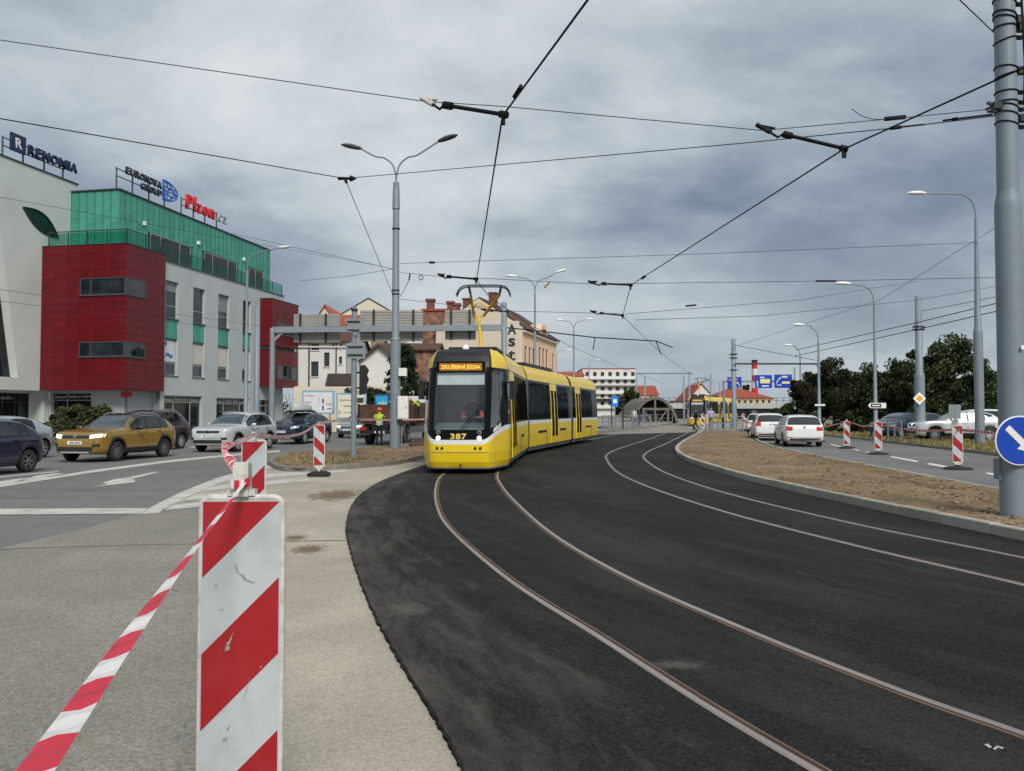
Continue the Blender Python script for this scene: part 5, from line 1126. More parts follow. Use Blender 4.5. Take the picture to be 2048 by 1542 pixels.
# --- the hotel: gable end towards the viewer, long peach front running away
hc = at(1045, 822, 88); th = atan2(1, .285)
ht = E('hotel_building', (hc.x, hc.y, 0), th, 'peach hotel with cream gable end, dark roof and vertical lettering', 'building')
HE, HR, HL, HD = 10.9, 14.3, 17.0, 10.2
hw_ = []
for (u, zz0, zz1) in [(1.4, 6.6, 8.9), (3.3, 6.6, 8.9), (5.0, 6.6, 8.9), (1.4, 2.8, 5.0), (3.3, 2.8, 5.0), (5.0, 2.8, 5.0)]: hw_.append((u-.45, u+.45, zz0, zz1))
for u in (8.0, 9.8, 11.6): hw_ += [(u-.5, u+.5, 6.2, 9.3), (u-.45, u+.45, 3.0, 4.4)]
hw_ += [(14.6, 15.5, 6.8, 9.0), (14.6, 15.5, 3.0, 4.4)]
mb = MB(); F0 = front_f(0.); facade(mb, 0, HL, 0, HE, hw_, F0, .25); mb.add([(HL, 0, 0), (HL, HD, 0), (HL, HD, HE), (HL, HD/2, HR), (HL, 0, HE)], [(0, 1, 2, 3, 4)]); O('street_wall', mb, 'plaster_peach', ht)
O('gable_wall', MB().add([(-.01, 0, 0), (-.01, HD, 0), (-.01, HD, HE), (-.01, HD/2, HR), (-.01, 0, HE)], [(0, 1, 2, 3, 4)]), 'plaster_cream', ht)
for a, b, c, d in hw_: window(ht, F0, a, b, c, d, .16, frame='window_frame_dark', glass='house_glass', fw=.07)
s = (HR-HE)/(HD/2); mb = MB(); mb.prism([(.25, -.4, HE-.4*s), (HL+.3, -.4, HE-.4*s), (HL+.3, HD/2, HR), (.25, HD/2, HR)], (0, 0, .2)); mb.prism([(.25, HD/2, HR), (HL+.3, HD/2, HR), (HL+.3, HD+.4, HE-.4*s), (.25, HD+.4, HE-.4*s)], (0, 0, .2)); O('roof', mb, 'roof_brown', ht, fix=True)
mb = MB(); arc = [(9.8+1.9*cos(a), 1.55*sin(a)) for a in [pi*k/12 for k in range(13)]]; mb.prism([(x, -.1, HE-.2+z) for x, z in arc], (0, 1.5, 0)); O('arched_dormer', mb, 'plaster_peach', ht, fix=True)
O('cornice', MB().bb(0, HL, -.3, -.005, HE-.55, HE-.3), 'plaster_cream', ht)
O('sign_strip', MB().bb(-.12, -.02, .35, 2.0, 2.5, 11.6), 'plaster_cream', ht)
for k, ch in enumerate('Astory'): TX('sign_letter', ch, 1., 'letter_black', ht, (-.14, 1.18, 10.7-1.45*k), (pi/2, 0, -pi/2), .02, 1, .02, width=1.0 if k == 0 else .8, height=1.15 if ch in 'At' else .95)
TX('sign_letter', 'HOTEL', 1., 'letter_black', ht, (9.8, -.12, HE+.45), (pi/2, 0, 0), .02, width=2., height=.5)
for (y, z) in ((3.9, 1.3), (7.0, .2)): O('chimney', MB().bb(1.2, 2.1, y-.4, y+.4, HE, HR+z*.5).bb(1.1, 2.2, y-.5, y+.5, HR+z*.5, HR+z*.5+.15), 'chimney_brick', ht)
# --- white apartment block, far
wins = [(1171+c*15.2, 744+r*14.5, 1178+c*15.2, 752+r*14.5) for c in range(7) for r in range(5)]
ap, aw_, az, _ = house('apartment_block', 'white five storey apartment block with balcony bands beyond the tram', 1165, 1272, 260, 22, 738, None, 'plaster_white', 'roof_red', wins, cat='building')
for r in range(5):
    z = at(1165, 756+r*14.5, 260).z; O('balcony', MB().bb(aw_*.0, aw_*1.0, -.9, -.1, z-.5, z-.05), 'timber_grey' if r % 2 else 'plaster_white', ap)
house('lower_block', 'lower dark red roofed block left of the white apartments', 1116, 1168, 240, 16, 752, 742, 'plaster_cream', 'roof_red', [(1122+k*11, 760, 1127+k*11, 768) for k in range(4)])
house('pink_house', 'distant pinkish house with red roof and pale trees before it', 1283, 1316, 200, 12, 790, 771, 'plaster_cream', 'roof_red', [(1288, 793, 1292, 800), (1300, 793, 1304, 800)])
house('white_gable_house', 'distant white gabled house with red roof behind the far tram', 1375, 1432, 190, 14, 800, 768, 'plaster_white', 'roof_red', [(1398, 790, 1403, 797), (1412, 790, 1417, 797)], ridge='y')
yb, yw, yz, _ = house('yellow_villa', 'long yellow building with a red hipped roof behind the bridge', 1432, 1548, 215, 20, 797, 774, 'plaster_yellow', 'roof_red', [(1440+k*12, 800, 1445+k*12, 808) for k in range(9)], ridge='hip', cat='building')
O('tower_roof', MB().lathe([(1.8, 0), (1.2, 1.6), (.4, 2.4), (0, 4)], 8, (yw*.45, 10, 6.5)), 'roof_dark', yb)
st = E('factory_chimney', at(1510, 822, 420), 0, 'red and white striped factory chimney far behind the blue signs', 'chimney'); st.location.z = 0
for k in range(8): O('stack_band', MB().cyl((0, 0, k*3.4), (0, 0, (k+1)*3.4), 1.9-.06*k, 1.9-.06*(k+1), 14), 'letter_red' if k % 2 else 'plaster_white', st)
O('stack_cap', MB().cyl((0, 0, 27.2), (0, 0, 28.5), 1.6, 1.6, 12), 'dark_metal', st)
# --- railway bridge
br = E('railway_bridge', (0, 0, 0), 0, 'pale railway bridge deck crossing behind the tram stop', 'bridge')
a, b = at(1325, 805, 165), at(1580, 805, 165)
O('deck', MB().bb(a.x, b.x, 165, 172, 2.15, 3.3), 'concrete_pale', br); O('bridge_soffit', MB().bb(a.x, b.x, 166, 172, 1.9, 2.15), 'void_shade', br); O('shade_backing', MB().bb(a.x, b.x, 176, 176.5, -.02, 2.2), 'void_shade', br)  # black soffit and sheet behind stand in for the shade under the deck
for k in range(5):
    x = a.x+(b.x-a.x)*(.04+.23*k); O('pier', MB().bb(x-.5, x+.5, 166, 171, 0, 2.1), 'concrete_pale', br)
for k in range(20):
    x = a.x+(b.x-a.x)*k/19; O('railing_post', MB().bb(x-.04, x+.04, 165.1, 165.2, 3.3, 4.4), 'dark_metal', br)
for z in (3.8, 4.35): O('railing_bar', MB().bb(a.x, b.x, 165.12, 165.18, z, z+.07), 'dark_metal', br)
# --- arched timber shed
sh = E('arched_shed', (0, 0, 0), 0, 'dark barrel roofed shed with timber truss front beyond the left platform', 'shed')
Ys = 105; pp = lambda x, y: at(x, y, Ys)
arc = spline([pp(1270, 836), pp(1283, 814), pp(1296, 803), pp(1312, 799), pp(1328, 804), pp(1341, 818), pp(1349, 834), pp(1354, 851)], 4)
mb = MB()
for p, q in zip(arc, arc[1:]):
    n_ = Vector((-(q.z-p.z), 0, q.x-p.x)).normalized()*.35; mb.add([p, q, q+n_, p+n_, p+Vector((0, 14, 0)), q+Vector((0, 14, 0)), q+n_+Vector((0, 14, 0)), p+n_+Vector((0, 14, 0))], [(0, 1, 2, 3), (3, 2, 6, 7), (0, 4, 5, 1)])
O('barrel_roof', mb, 'timber_grey', sh); O('shade_panel', MB().prism([p+Vector((0, 1.5, -.02)) for p in arc] + [pp(1354, 853)+Vector((0, 1.5, 0)), pp(1270, 853)+Vector((0, 1.5, 0))], (0, .1, 0)), 'void_shade', sh, fix=True)  # black panel stands in for the shaded inside of the shed
for i, (p, q, w_) in enumerate((((1310, 800), (1310, 851), .22), ((1284, 818), (1339, 818), .3), ((1336, 818), (1336, 851), .2), ((1286, 820), (1309, 850), .16), ((1334, 820), (1311, 850), .16), ((1286, 818), (1286, 851), .2))): O('timber', MB().bar(pp(*p)+Vector((0, -.05-.03*i, 0)), pp(*q)+Vector((0, -.05-.03*i, 0)), .2, w_), 'timber_grey', sh)
# --- garden wall and billboards
gw = O('garden_wall', MB().bb(at(588, 772, 63.5).x, at(905, 772, 63.5).x, 63.5, 63.8, 0, at(600, 773, 63.5).z), 'plaster_cream', label='long cream garden wall behind the billboards', cat='wall')
def billboard(x0, x1, yt, yb_, Y, frame, face, label, marks):
    a, b = at(x0, yb_, Y), at(x1, yt, Y); root = E('billboard', (a.x, Y, 0), 0, label, 'billboard', 'billboards along the garden wall'); w = b.x-a.x
    O('frame', MB().bb(0, w, 0, .12, a.z, b.z), frame, root); O('face', MB().bb(.12, w-.12, -.03, -.004, a.z+.1, b.z-.14), face, root)
    for x in (.3, w-.3): O('leg', MB().bb(x-.05, x+.05, .02, .10, 0, a.z-.002), 'galvanised', root)
    for (u, v, s_, t_, col, kind) in marks:
        if kind == 'bar': O('printed_block', MB().bb(w*u-w*s_/2, w*u+w*s_/2, -.04, -.032, a.z+(b.z-a.z)*v-t_/2, a.z+(b.z-a.z)*v+t_/2), col, root)
        else: TX('printed_text', kind, .3, col, root, (w*u, -.035, a.z+(b.z-a.z)*v), (pi/2, 0, 0), .003, width=w*s_, height=t_)
    return root
M('board_frame', lin(128, 168, 196), .5); M('board_white', (.66, .68, .70), .6); M('board_cream', lin(214, 214, 190), .6); M('board_cyan', lin(30, 160, 200), .6); M('print_dark', lin(60, 60, 60), .6); M('print_blue', lin(60, 60, 120), .6); M('print_pink', lin(215, 150, 160), .6); M('board_blueback', lin(40, 90, 150), .6)
billboard(604, 668, 781, 828, 60, 'board_frame', 'board_white', 'white billboard with small pink and blue figures, left of the other billboards', [(.24, .78, .3, .16, 'print_dark', 'pronájem'), (.55, .62, .03, .3, 'print_pink', 'bar'), (.66, .55, .05, .34, 'print_blue', 'bar'), (.66, .26, .05, .34, 'print_blue', 'bar'), (.85, .42, .16, .14, 'print_pink', 'bar'), (.85, .22, .14, .06, 'print_dark', 'bar'), (.2, .5, .22, .08, 'print_pink', 'bar')])
billboard(672, 733, 786, 838, 59, 'board_frame', 'board_cream', 'cream billboard with dark lettering behind the sign post', [(.32, .72, .4, .2, 'print_dark', 'Spořitelna'), (.80, .72, .22, .38, 'print_dark', 'bar'), (.80, .72, .17, .13, 'board_white', 'kup'), (.4, .5, .3, .06, 'print_dark', 'bar'), (.42, .25, .32, .12, 'print_dark', 'Vrátí'), (.12, .25, .08, .3, 'print_pink', 'bar')])
billboard(749, 778, 789, 816, 61, 'board_blueback', 'board_cyan', 'small cyan billboard behind the truck', [(.55, .4, .6, .3, 'board_white', 'vás')])
M('bin_blue', (.03, .10, .36), .5); M('bin_dark', (.015, .018, .022), .5)
def bin_(px, py, mat, label):
    g = G(px, py, .12); r = E('waste_container', g, .2, label, 'container'); O('tub', MB().prism([(-.6, -.55, .12), (.6, -.55, .12), (.68, -.62, 1.05), (-.68, -.62, 1.05)], (0, 1.15, 0)), mat, r, fix=True)
    O('lid', MB().prism([(-.7, -.66, 1.06), (-.7, -.3, 1.35), (-.7, .3, 1.38), (-.7, .58, 1.06)], (1.4, 0, 0)), mat, r, fix=True)
    for x in (-.5, .5): O('castor', MB().cyl((x, -.45, .07), (x+.06, -.45, .07), .07, n=8), 'rubber', r)
bin_(664, 857, 'bin_blue', 'blue waste container behind the navy SUV'); bin_(690, 857, 'bin_dark', 'black waste container next to the blue one')
# --- shelter and stop furniture on the far left platform
sh2 = E('tram_shelter', G(1212, 858, .2), 0, 'low glazed tram shelter beside the tram tail', 'shelter')
O('roof', MB().bb(-1.2, 1.6, 0, 8, 2.3, 2.45), 'dark_metal', sh2)
for x, y in ((-1, .2), (1.4, .2), (-1, 7.6), (1.4, 7.6)): O('post', MB().bb(x-.05, x+.05, y-.05, y+.05, 0, 2.3), 'dark_metal', sh2)
O('glass_wall', MB().bb(-1.02, -.98, .3, 7.5, .3, 2.2), 'window_mid', sh2)
# ================================================================== poles, lamps, signs, wires
def stepped_pole(mb, h, segs, c=(0, 0, 0)):
    """segs: (z, radius) list"""
    mb.lathe([(r, z) for z, r in segs], 18, c)
def lamp_head(root, p, d, mat='lamp_white'):
    """flat lantern at p pointing along d"""
    d = Vector(d).normalized(); q = d.to_track_quat('X', 'Z').to_matrix(); mb = MB(); rows = []
    for k in range(8):
        u = k/7; w = .17*sqrt(max(.06, 1-(2*u-1)**4)); t = .12*sqrt(max(.08, 1-(1.7*u-.7)**2)) if u > .41 else .07+.05*u/.41
        rows.append([p + q @ Vector((.85*u, w*cos(a), t*sin(a)*(1 if sin(a) > 0 else .6))) for a in [2*pi*j/10 for j in range(10)]])
    mb.grid(rows, 0, True, True); mb.add(rows[0], [tuple(range(10))]); mb.add(rows[-1], [tuple(range(10))])
    return O('lantern', mb, mat, root, fix=True)
def street_lamp(label, base, h, arms, r0=.09, r1=.05, thick=None, headmat='lamp_white', group='street lamps'):
    """arms: (reach dx, dy, rise, drop)"""
    root = E('street_lamp', base, 0, label, 'street lamp', group); mb = MB()
    stem = h-1.1 if arms else h
    if thick: z1, rt = thick; mb.lathe([(rt, 0), (rt, z1-.25), (rt*.99, z1-.2), (r0*1.05, z1), (r0, z1+.02), (r1, stem)], 16)
    else: mb.lathe([(r0*1.5, 0), (r0*1.5, .5), (r0, .55), (r1, stem)], 14)
    O('pole', mb, 'pole_grey', root)
    for dx, dy, up in arms:
        l = hypot(dx, dy); e = Vector((dx/l, dy/l, 0)); pts = [Vector((0, 0, stem-.02)), Vector((0, 0, stem+.35)) + e*.03, Vector((0, 0, stem+.75)) + e*.16, Vector((0, 0, h-.08)) + e*.5, Vector((0, 0, h))+e*(.9 if l > 1.2 else .5*l), Vector((0, 0, h+up)) + e*l]
        O('arm', MB().tube(spline(pts, 4), .035, 8), 'pole_grey', root); lamp_head(root, pts[-1], e+Vector((0, 0, up/l)), headmat)
    return root
def gz(px, py, z=0.): return G(px, py, z)
M('lantern_dark', (.05, .055, .06), .5)
# central pole with double lantern on the left island
b = G(790, 897, .12); L1 = street_lamp('tall grey pole with two dark lanterns on the soil island left of the tram', b, at(800, 318, b.y).z, [(-1.45, 0, .30), (1.75, -.3, .50)], .155, .125, (at(790, 680, b.y).z, .215), 'lantern_dark')
for z in (2.2, 3.4, 4.4, 6.3, 6.45, 9.0): O('clamp_band', MB().cyl((0, 0, z), (0, 0, z+.05), .222 if z < 4.5 else .165, n=16), 'galvanised' if z < 6 else 'dark_metal', L1)
O('top_collar', MB().cyl((0, 0, at(800, 400, b.y).z-.5), (0, 0, at(800, 384, b.y).z), .16, .14, 16), 'galvanised', L1)
cb2 = E('control_cabinet', at(807, 838, b.y-.1), 0, 'white control cabinet strapped to the central lamp pole', 'cabinet'); O('box', MB().bb(-.20, .22, -.28, .02, 0, .93), 'white_paint', cb2); O('door', MB().bb(-.17, .19, -.3, -.283, .04, .89), 'white_paint', cb2); O('lock', MB().bb(.12, .15, -.315, -.302, .42, .5), 'black', cb2)
cb3 = E('junction_box', at(806, 752, b.y-.1), 0, 'small white box high on the central lamp pole', 'box'); O('box', MB().bb(-.16, .16, -.16, .1, 0, .32), 'white_paint', cb3); O('cable', MB().tube([(0, 0, 0), (.02, .02, -1.2), (-.06, .02, -1.9)], .02, 5), 'black', cb3)
O('conduit', MB().tube([(.27, -.05, 0), (.27, -.05, 1.3)], .03, 6), 'galvanised', L1)
def lampat(label, base_px, z, Y, top_y, reach_px, **k):
    g = at(base_px[0], base_px[1], Y); h = at(base_px[0], top_y, Y).z
    arms = [((rx-base_px[0])/FPX*Y, dy, up) for rx, dy, up in reach_px]
    return street_lamp(label, (g.x, Y, 0), h, arms, **k)
lampat('tall lamp pole with a white lantern in the verge nearest the big right pole', (1960, 880), .1, 36.5, 388, [(1860, 0, .02)], r0=.15, r1=.06, thick=(at(1960, 655, 36.5).z, .2))
lampat('slim lamp with brown arrow sign standing in the right verge', (1752, 880), .1, 43, 570, [(1706, 0, .05)], r0=.11, r1=.05)
lampat('slim lamp with a thin white plate, left of the reddish tree', (1639, 870), .1, 54, 652, [(1612, 0, .05)], r0=.12, r1=.06)
lampat('small lamp just left of the lamp with the white plate', (1602, 862), .1, 78, 692, [(1586, 0, .05)], r0=.12, r1=.06)
lampat('double lantern lamp rising right of the pantograph', (1070, 822), 0, 58, 556, [(1034, 0, .1), (1112, 0, .40)], r0=.12, r1=.06)
lampat('double lantern lamp in front of the hotel end', (1148, 822), 0, 88, 642, [(1126, 0, .1), (1172, 0, .15)], r0=.14, r1=.07)
lampat('single lamp behind the hotel corner', (1113, 822), 0, 118, 701, [(1132, 0, .05)], r0=.14, r1=.07); lampat('single lamp above the tram rear carriage', (1178, 822), 0, 140, 720, [(1192, 0, .05)], r0=.14, r1=.07)
lampat('single lantern lamp in front of the office block', (491, 860), .1, 49, 505, [(556, -.3, .2)], r0=.13, r1=.06)
lampat('small far lamp left of the blue stop sign', (1133, 822), 0, 170, 742, [(1147, 0, .05)], r0=.14, r1=.07)
# traction poles
def traction_pole(label, px, Y, ytop, r, step_y=None, group='traction poles', bands=()):
    g = at(px, 822, Y); root = E('traction_pole', (g.x, Y, 0), 0, label, 'pole', group); h = at(px, ytop, Y).z
    if step_y: z1 = at(px, step_y, Y).z; prof = [(r, 0), (r, z1-.2), (r*.97, z1-.12), (r*.75, z1), (r*.66, h), (.0, h+.01)]
    else: prof = [(r, 0), (r*.8, h), (0, h+.01)]
    O('shaft', MB().lathe(prof, 18), 'pole_grey', root)
    for z in bands: rb_ = (r if (not step_y or z < z1) else r*.72)+.012; O('band', MB().cyl((0, 0, z), (0, 0, z+.07), rb_, n=16).box((rb_+.05, 0, z+.03), (.12, .1, .09)).box((-rb_-.05, 0, z+.03), (.12, .1, .09)), 'dark_metal', root)
    return root
traction_pole('grey pole carrying the yellow diamond sign', 1840, 43, 592, .26, 745, bands=(6.0, 6.15))
traction_pole('grey traction pole with bracket arm on the tram stop platform', 1468, 66, 678, .22, None, bands=(5.0, 6.0, 6.3))
traction_pole('thick galvanised pole in front of the second red box', 513, 47, 612, .18, None)
for i, (px, Y, yt, lab) in enumerate(((1368, 120, 752, 'thin far pole left of the far tram'), (1379, 135, 742, 'thin far pole just beside the far tram roof'), (1422, 110, 748, 'thin far pole right of the far tram'), (1290, 125, 752, 'far pole beside the arched shed'), (1008, 46, 605, 'grey pole closing the sign gantry behind the pantograph'), (1440, 150, 765, 'thin pole behind the platform fence'), (1590, 98, 735, 'thin pole right of the blue signs'), (1273, 150, 745, 'far pole at the white apartment corner'))): traction_pole(lab, px, Y, yt, .14 if Y > 50 else .2)
# bracket arm of the platform pole
pb = at(1468, 728, 66); O('bracket_arm', MB().tube([pb+Vector((0, -.3, 0)), at(1640, 728, 66)+Vector((0, -.3, 0))], .07, 6), 'dark_metal', label='long dark bracket arm reaching right from the platform pole', cat='bracket'); O('stay_wire', MB().tube([at(1468, 690, 65.6), at(1640, 722, 65.6)], .025, 4), 'wire', label='stay wire above the long bracket arm', cat='wire')
# --- big pole at the right edge, with cable bands
g = G(2029, 1030, .15); Yp = g.y
rp = E('traction_pole', (g.x, Yp, .1), 0, 'big grey steel pole at the right edge wrapped with black bands', 'pole', 'traction poles')
zst = at(2020, 385, Yp).z-.1
O('shaft', MB().lathe([(.184, 0), (.181, zst-.25), (.179, zst-.18), (.168, zst-.10), (.148, zst), (.146, zst+.05), (.138, 8.6)], 28), 'pole_grey', rp)
O('base_flange', MB().lathe([(.30, -.02), (.30, .03), (.24, .04)], 20), 'pole_grey', rp)
for y in (5, 30, 40, 56, 82, 138, 152, 186, 206, 215, 230, 250):
    z = at(2020, y, Yp).z-.1; tl = .02*((y*7) % 5-2); r = .150; ring_ = [(r*cos(a), r*sin(a), z+tl*cos(a)) for a in [2*pi*k/20 for k in range(21)]]
    O('cable_band', MB().tube(ring_, .011, 5).box((.20, -.02, z+tl), (.08, .05, .05)), 'wire', rp)
for y, dx in ((45, .22), (60, .25), (145, .22), (215, -.21), (240, .23)): O('clamp', MB().box((dx*.86, -.06, at(2020, y, Yp).z-.1), (.12, .10, .10)).bar((dx*.9, -.06, at(2020, y, Yp).z-.1), (dx*1.5, -.06, at(2020, y, Yp).z-.05), .035), 'dark_metal', rp)
O('cable', MB().tube([(.19, -.1, 7.6), (.21, -.12, 6.6), (.20, -.1, 6.0)], .018, 5), 'wire', rp); O('inspection_plate', MB().box((.03, -.222, at(2035, 697, Yp).z-.1), (.05, .01, .06)), 'lamp_white', rp); O('cabinet_edge', MB().box((-.195, .05, at(2000, 938, Yp).z-.1), (.05, .14, .30)), 'pole_grey', rp)
# blue keep right sign on it
sg = E('round_sign', at(2040, 881, Yp-.24), 0, 'round blue sign with white diagonal arrow on the big right pole', 'traffic sign')
O('rim', MB().cyl((0, .012, 0), (0, 0, 0), .352, n=48), 'lamp_white', sg); O('face', MB().cyl((0, -.001, 0), (0, -.008, 0), .333, n=48), 'blue_sign', sg)
q = Matrix.Rotation(radians(45), 3, 'Y'); mb = MB(); ar_ = [(-.26, .045), (.05, .045), (.05, .12), (.25, 0), (.05, -.12), (.05, -.045), (-.26, -.045)]; mb.prism([q @ Vector((x, -.0135, z)) for x, z in ar_], (0, .005, 0)); O('arrow', mb, 'white_paint', sg, fix=True)
O('bracket', MB().bb(-.2, .2, .013, .05, .1, .14).bb(-.2, .2, .013, .05, -.14, -.1), 'galvanised', sg)
# diamond, arrow, plates
ds_ = E('diamond_sign', at(1839, 797, 42.65), 0, 'yellow and white diamond priority sign on the grey pole', 'traffic sign')
dia = lambda r, y: [(r, y, 0), (0, y, r), (-r, y, 0), (0, y, -r)]
O('plate', MB().prism(dia(.34, 0), (0, .02, 0)), 'lamp_white', ds_, fix=True); O('centre', MB().prism(dia(.19, -.008), (0, .006, 0)), 'yellow_sign', ds_, fix=True)
ba = E('arrow_sign', at(1755, 811, 42.8), 0, 'brown and white arrow shaped direction sign on the slim lamp', 'traffic sign'); M('brown_sign', (.10, .04, .02), .5)
O('plate', MB().prism([(-.5, 0, 0), (-.38, 0, .14), (.46, 0, .14), (.46, 0, -.14), (-.38, 0, -.14)], (0, .02, 0)), 'lamp_white', ba, fix=True); O('inner', MB().bb(-.36, .2, -.008, -.002, -.10, .10), 'brown_sign', ba); O('text_line', MB().bb(-.28, .12, -.012, -.009, -.03, .03), 'lamp_white', ba)
O('plate_sign', MB().bb(-.34, .34, 0, .02, -.06, .06), 'lamp_white', loc=at(1640, 810, 53.8), label='thin white plate across the slim lamp left of the trees', cat='traffic sign')
ps = E('blank_road_sign', at(1910, 838, 40), 0, 'blank white panel seen from behind in the right verge', 'traffic sign'); O('panel', MB().bb(-.30, .30, 0, .02, 0, .72), 'galvanised', ps); O('post', MB().bb(-.03, .03, .022, .07, -1.2, .7), 'galvanised', ps); O('stiffener', MB().bb(-.012, .012, -.012, -.001, 0, .72), 'pole_grey', ps)
O('panel', MB().bb(-.18, .18, 0, .02, -.5, -.02), 'galvanised', ps)
# --- left sign post: yield triangle and plate from behind, signal head
pz = G(707, 917, .12); sp_ = E('sign_post', pz, 0, 'grey post with the backs of a triangle and a square sign', 'sign post')
hp = at(707, 615, pz.y).z-.12; O('post', MB().cyl((0, 0, 0), (0, 0, hp), .095, .085, 14).cyl((0, 0, hp), (0, 0, hp+.03), .09, .05, 14), 'pole_grey', sp_)
O('post_cap', MB().cyl((0, 0, hp-.12), (0, 0, hp-.05), .11, n=12), 'dark_metal', sp_)
zt_ = at(707, 638, pz.y).z-.12; zb1 = at(707, 668, pz.y).z-.12
O('triangle_back', MB().prism([(-.31, -.13, zt_), (.41, -.13, zt_), (.05, -.13, zb1-.1)], (0, .02, 0)), 'galvanised', sp_, fix=True)
for z in (zt_-.1, zt_-.38): O('sign_clamp', MB().bb(-.2, .2, -.16, -.132, z-.025, z+.025), 'dark_metal', sp_)
zq = at(707, 687, pz.y).z-.12; O('square_back', MB().bb(-.25, .38, -.13, -.11, zq-.5, zq), 'galvanised', sp_)
for z in (zq-.12, zq-.38): O('sign_clamp', MB().bb(-.18, .3, -.16, -.132, z-.025, z+.025), 'dark_metal', sp_)
tl_ = E('traffic_light', at(722, 790, pz.y), 0, 'black traffic signal seen from behind on the sign post', 'traffic light'); O('backboard', MB().prism([(-.06, 0, 0), (.16, 0, .05), (.16, 0, .36), (.22, 0, .52), (.16, 0, .66), (.22, 0, .82), (.10, 0, .98), (-.06, 0, .95)], (0, .22, 0)), 'black', tl_, fix=True); O('mount', MB().bb(-.2, -.05, .06, .12, .2, .26).bb(-.2, -.05, .06, .12, .7, .76), 'dark_metal', tl_)
for k in range(3): O('hood', MB().lathe([(.11, 0), (.12, .2)], 12, (.04, .2, .18+.3*k), (0, 1, 0)), 'black', tl_)
# --- sign gantry with ribbed sign backs
Yg = 46; gl_, gr_ = at(545, 660, Yg), at(1005, 655, Yg)
ga = E('sign_gantry', (0, 0, 0), 0, 'grey steel gantry spanning the road behind the tram', 'gantry')
O('beam', MB().bar(gl_, gr_, .28, .34), 'galvanised', ga); O('column', MB().lathe([(.17, 0), (.15, gl_.z-.1), (.15, gl_.z+.1), (0, gl_.z+.12)], 14, (gl_.x, Yg, 0)), 'galvanised', ga); O('knee', MB().bar(gl_+Vector((0, 0, -.7)), gl_+Vector((.7, 0, 0)), .14), 'galvanised', ga)
M('ribbed_back', lin(158, 156, 150), .55, .2, .12, 1.); M('rib_edge', lin(92, 92, 90), .6)
def sign_back(x0, x1, yt, yb_, label, posts):
    a, b = at(x0, yb_, Yg+.35), at(x1, yt, Yg+.35); r = E('gantry_sign', (a.x, Yg+.35, a.z), 0, label, 'traffic sign', 'backs of the overhead signs'); w, h_ = b.x-a.x, b.z-a.z; n = 12
    for k in range(n): O('plank', MB().bb(0, w, 0, .04, h_*k/n+.012, h_*(k+1)/n-.012), 'ribbed_back', r)
    O('core', MB().bb(.01, w-.01, .02, .06, .01, h_-.01), 'rib_edge', r)
    for f in posts: O('upright', MB().bb(w*f-.05, w*f+.05, -.12, -.004, -.02, h_+.02), 'dark_metal', r)
sign_back(587, 680, 628, 685, 'left ribbed back of an overhead sign, beside the second red box', (.15, .7)); sign_back(720, 846, 620, 683, 'middle ribbed back of an overhead sign, wide, cut by the lamp pole', (.22, .55, .85)); sign_back(890, 952, 620, 680, 'right ribbed back of an overhead sign behind the pantograph', (.2, .8))
# --- blue overhead signs far right
Yb = 92
bg_ = E('sign_gantry', (0, 0, 0), 0, 'thin far gantry carrying three blue direction signs', 'gantry'); a, b = at(1440, 780, Yb), at(1600, 780, Yb)
O('beam', MB().bar(at(1445, 763, Yb+.25), at(1600, 763, Yb+.25), .15, .2), 'galvanised', bg_)
for x in (1447, 1598): p = at(x, 763, Yb+.25); O('column', MB().cyl((p.x, p.y, 0), (p.x, p.y, p.z), .13, n=10), 'galvanised', bg_)
def blue_sign(x0, x1, yt, yb_, label, marks):
    a, b = at(x0, yb_, Yb), at(x1, yt, Yb); r = E('direction_sign', (a.x, Yb, a.z), 0, label, 'traffic sign', 'blue overhead direction signs'); w, h_ = b.x-a.x, b.z-a.z
    O('panel', MB().bb(0, w, 0, .05, 0, h_), 'blue_sign', r)
    for (u0, u1, v0, v1, m) in marks: O('field', MB().bb(w*u0, w*u1, -.012, -.003, h_*v0, h_*v1), m, r)
    return r, w, h_
M('field_yellow', lin(222, 215, 150), .5); M('field_pink', lin(200, 90, 150), .5)
def arrow_on(r, pts, wd=.09):
    mb = MB(); P = [Vector((x, -.015, z)) for x, z in pts]
    for p, q in zip(P, P[1:]): mb.bar(p, q, .01, wd)
    d = (P[-1]-P[-2]).normalized(); n_ = Vector((-d.z, 0, d.x)); t = P[-1]+d*.16; mb.prism([t, P[-1]+n_*.13, P[-1]-n_*.13], (0, .008, 0)); O('arrow', mb, 'lamp_white', r)
r, w, h_ = blue_sign(1455, 1483, 754, 775, 'small blue overhead sign with a pink field, left of three', [(.1, .72, .62, .86, 'field_pink')]); arrow_on(r, [(w*.85, h_*.12), (w*.82, h_*.3), (w*.72, h_*.42)], .07)
r, w, h_ = blue_sign(1510, 1544, 750, 776, 'middle blue overhead sign with a yellow field', [(.30, .88, .36, .70, 'field_yellow'), (.3, .55, .78, .86, 'lamp_white'), (.4, .8, .12, .2, 'lamp_white')]); arrow_on(r, [(w*.14, h_*.1), (w*.14, h_*.45)], .1)
r, w, h_ = blue_sign(1549, 1584, 749, 776, 'right blue overhead sign with two forked arrows', [(.42, .74, .76, .9, 'field_yellow'), (.42, .95, .32, .48, 'field_yellow')]); arrow_on(r, [(w*.12, h_*.35), (w*.18, h_*.55), (w*.3, h_*.72)], .08); arrow_on(r, [(w*.14, h_*.3), (w*.18, h_*.2), (w*.3, h_*.22)], .07)
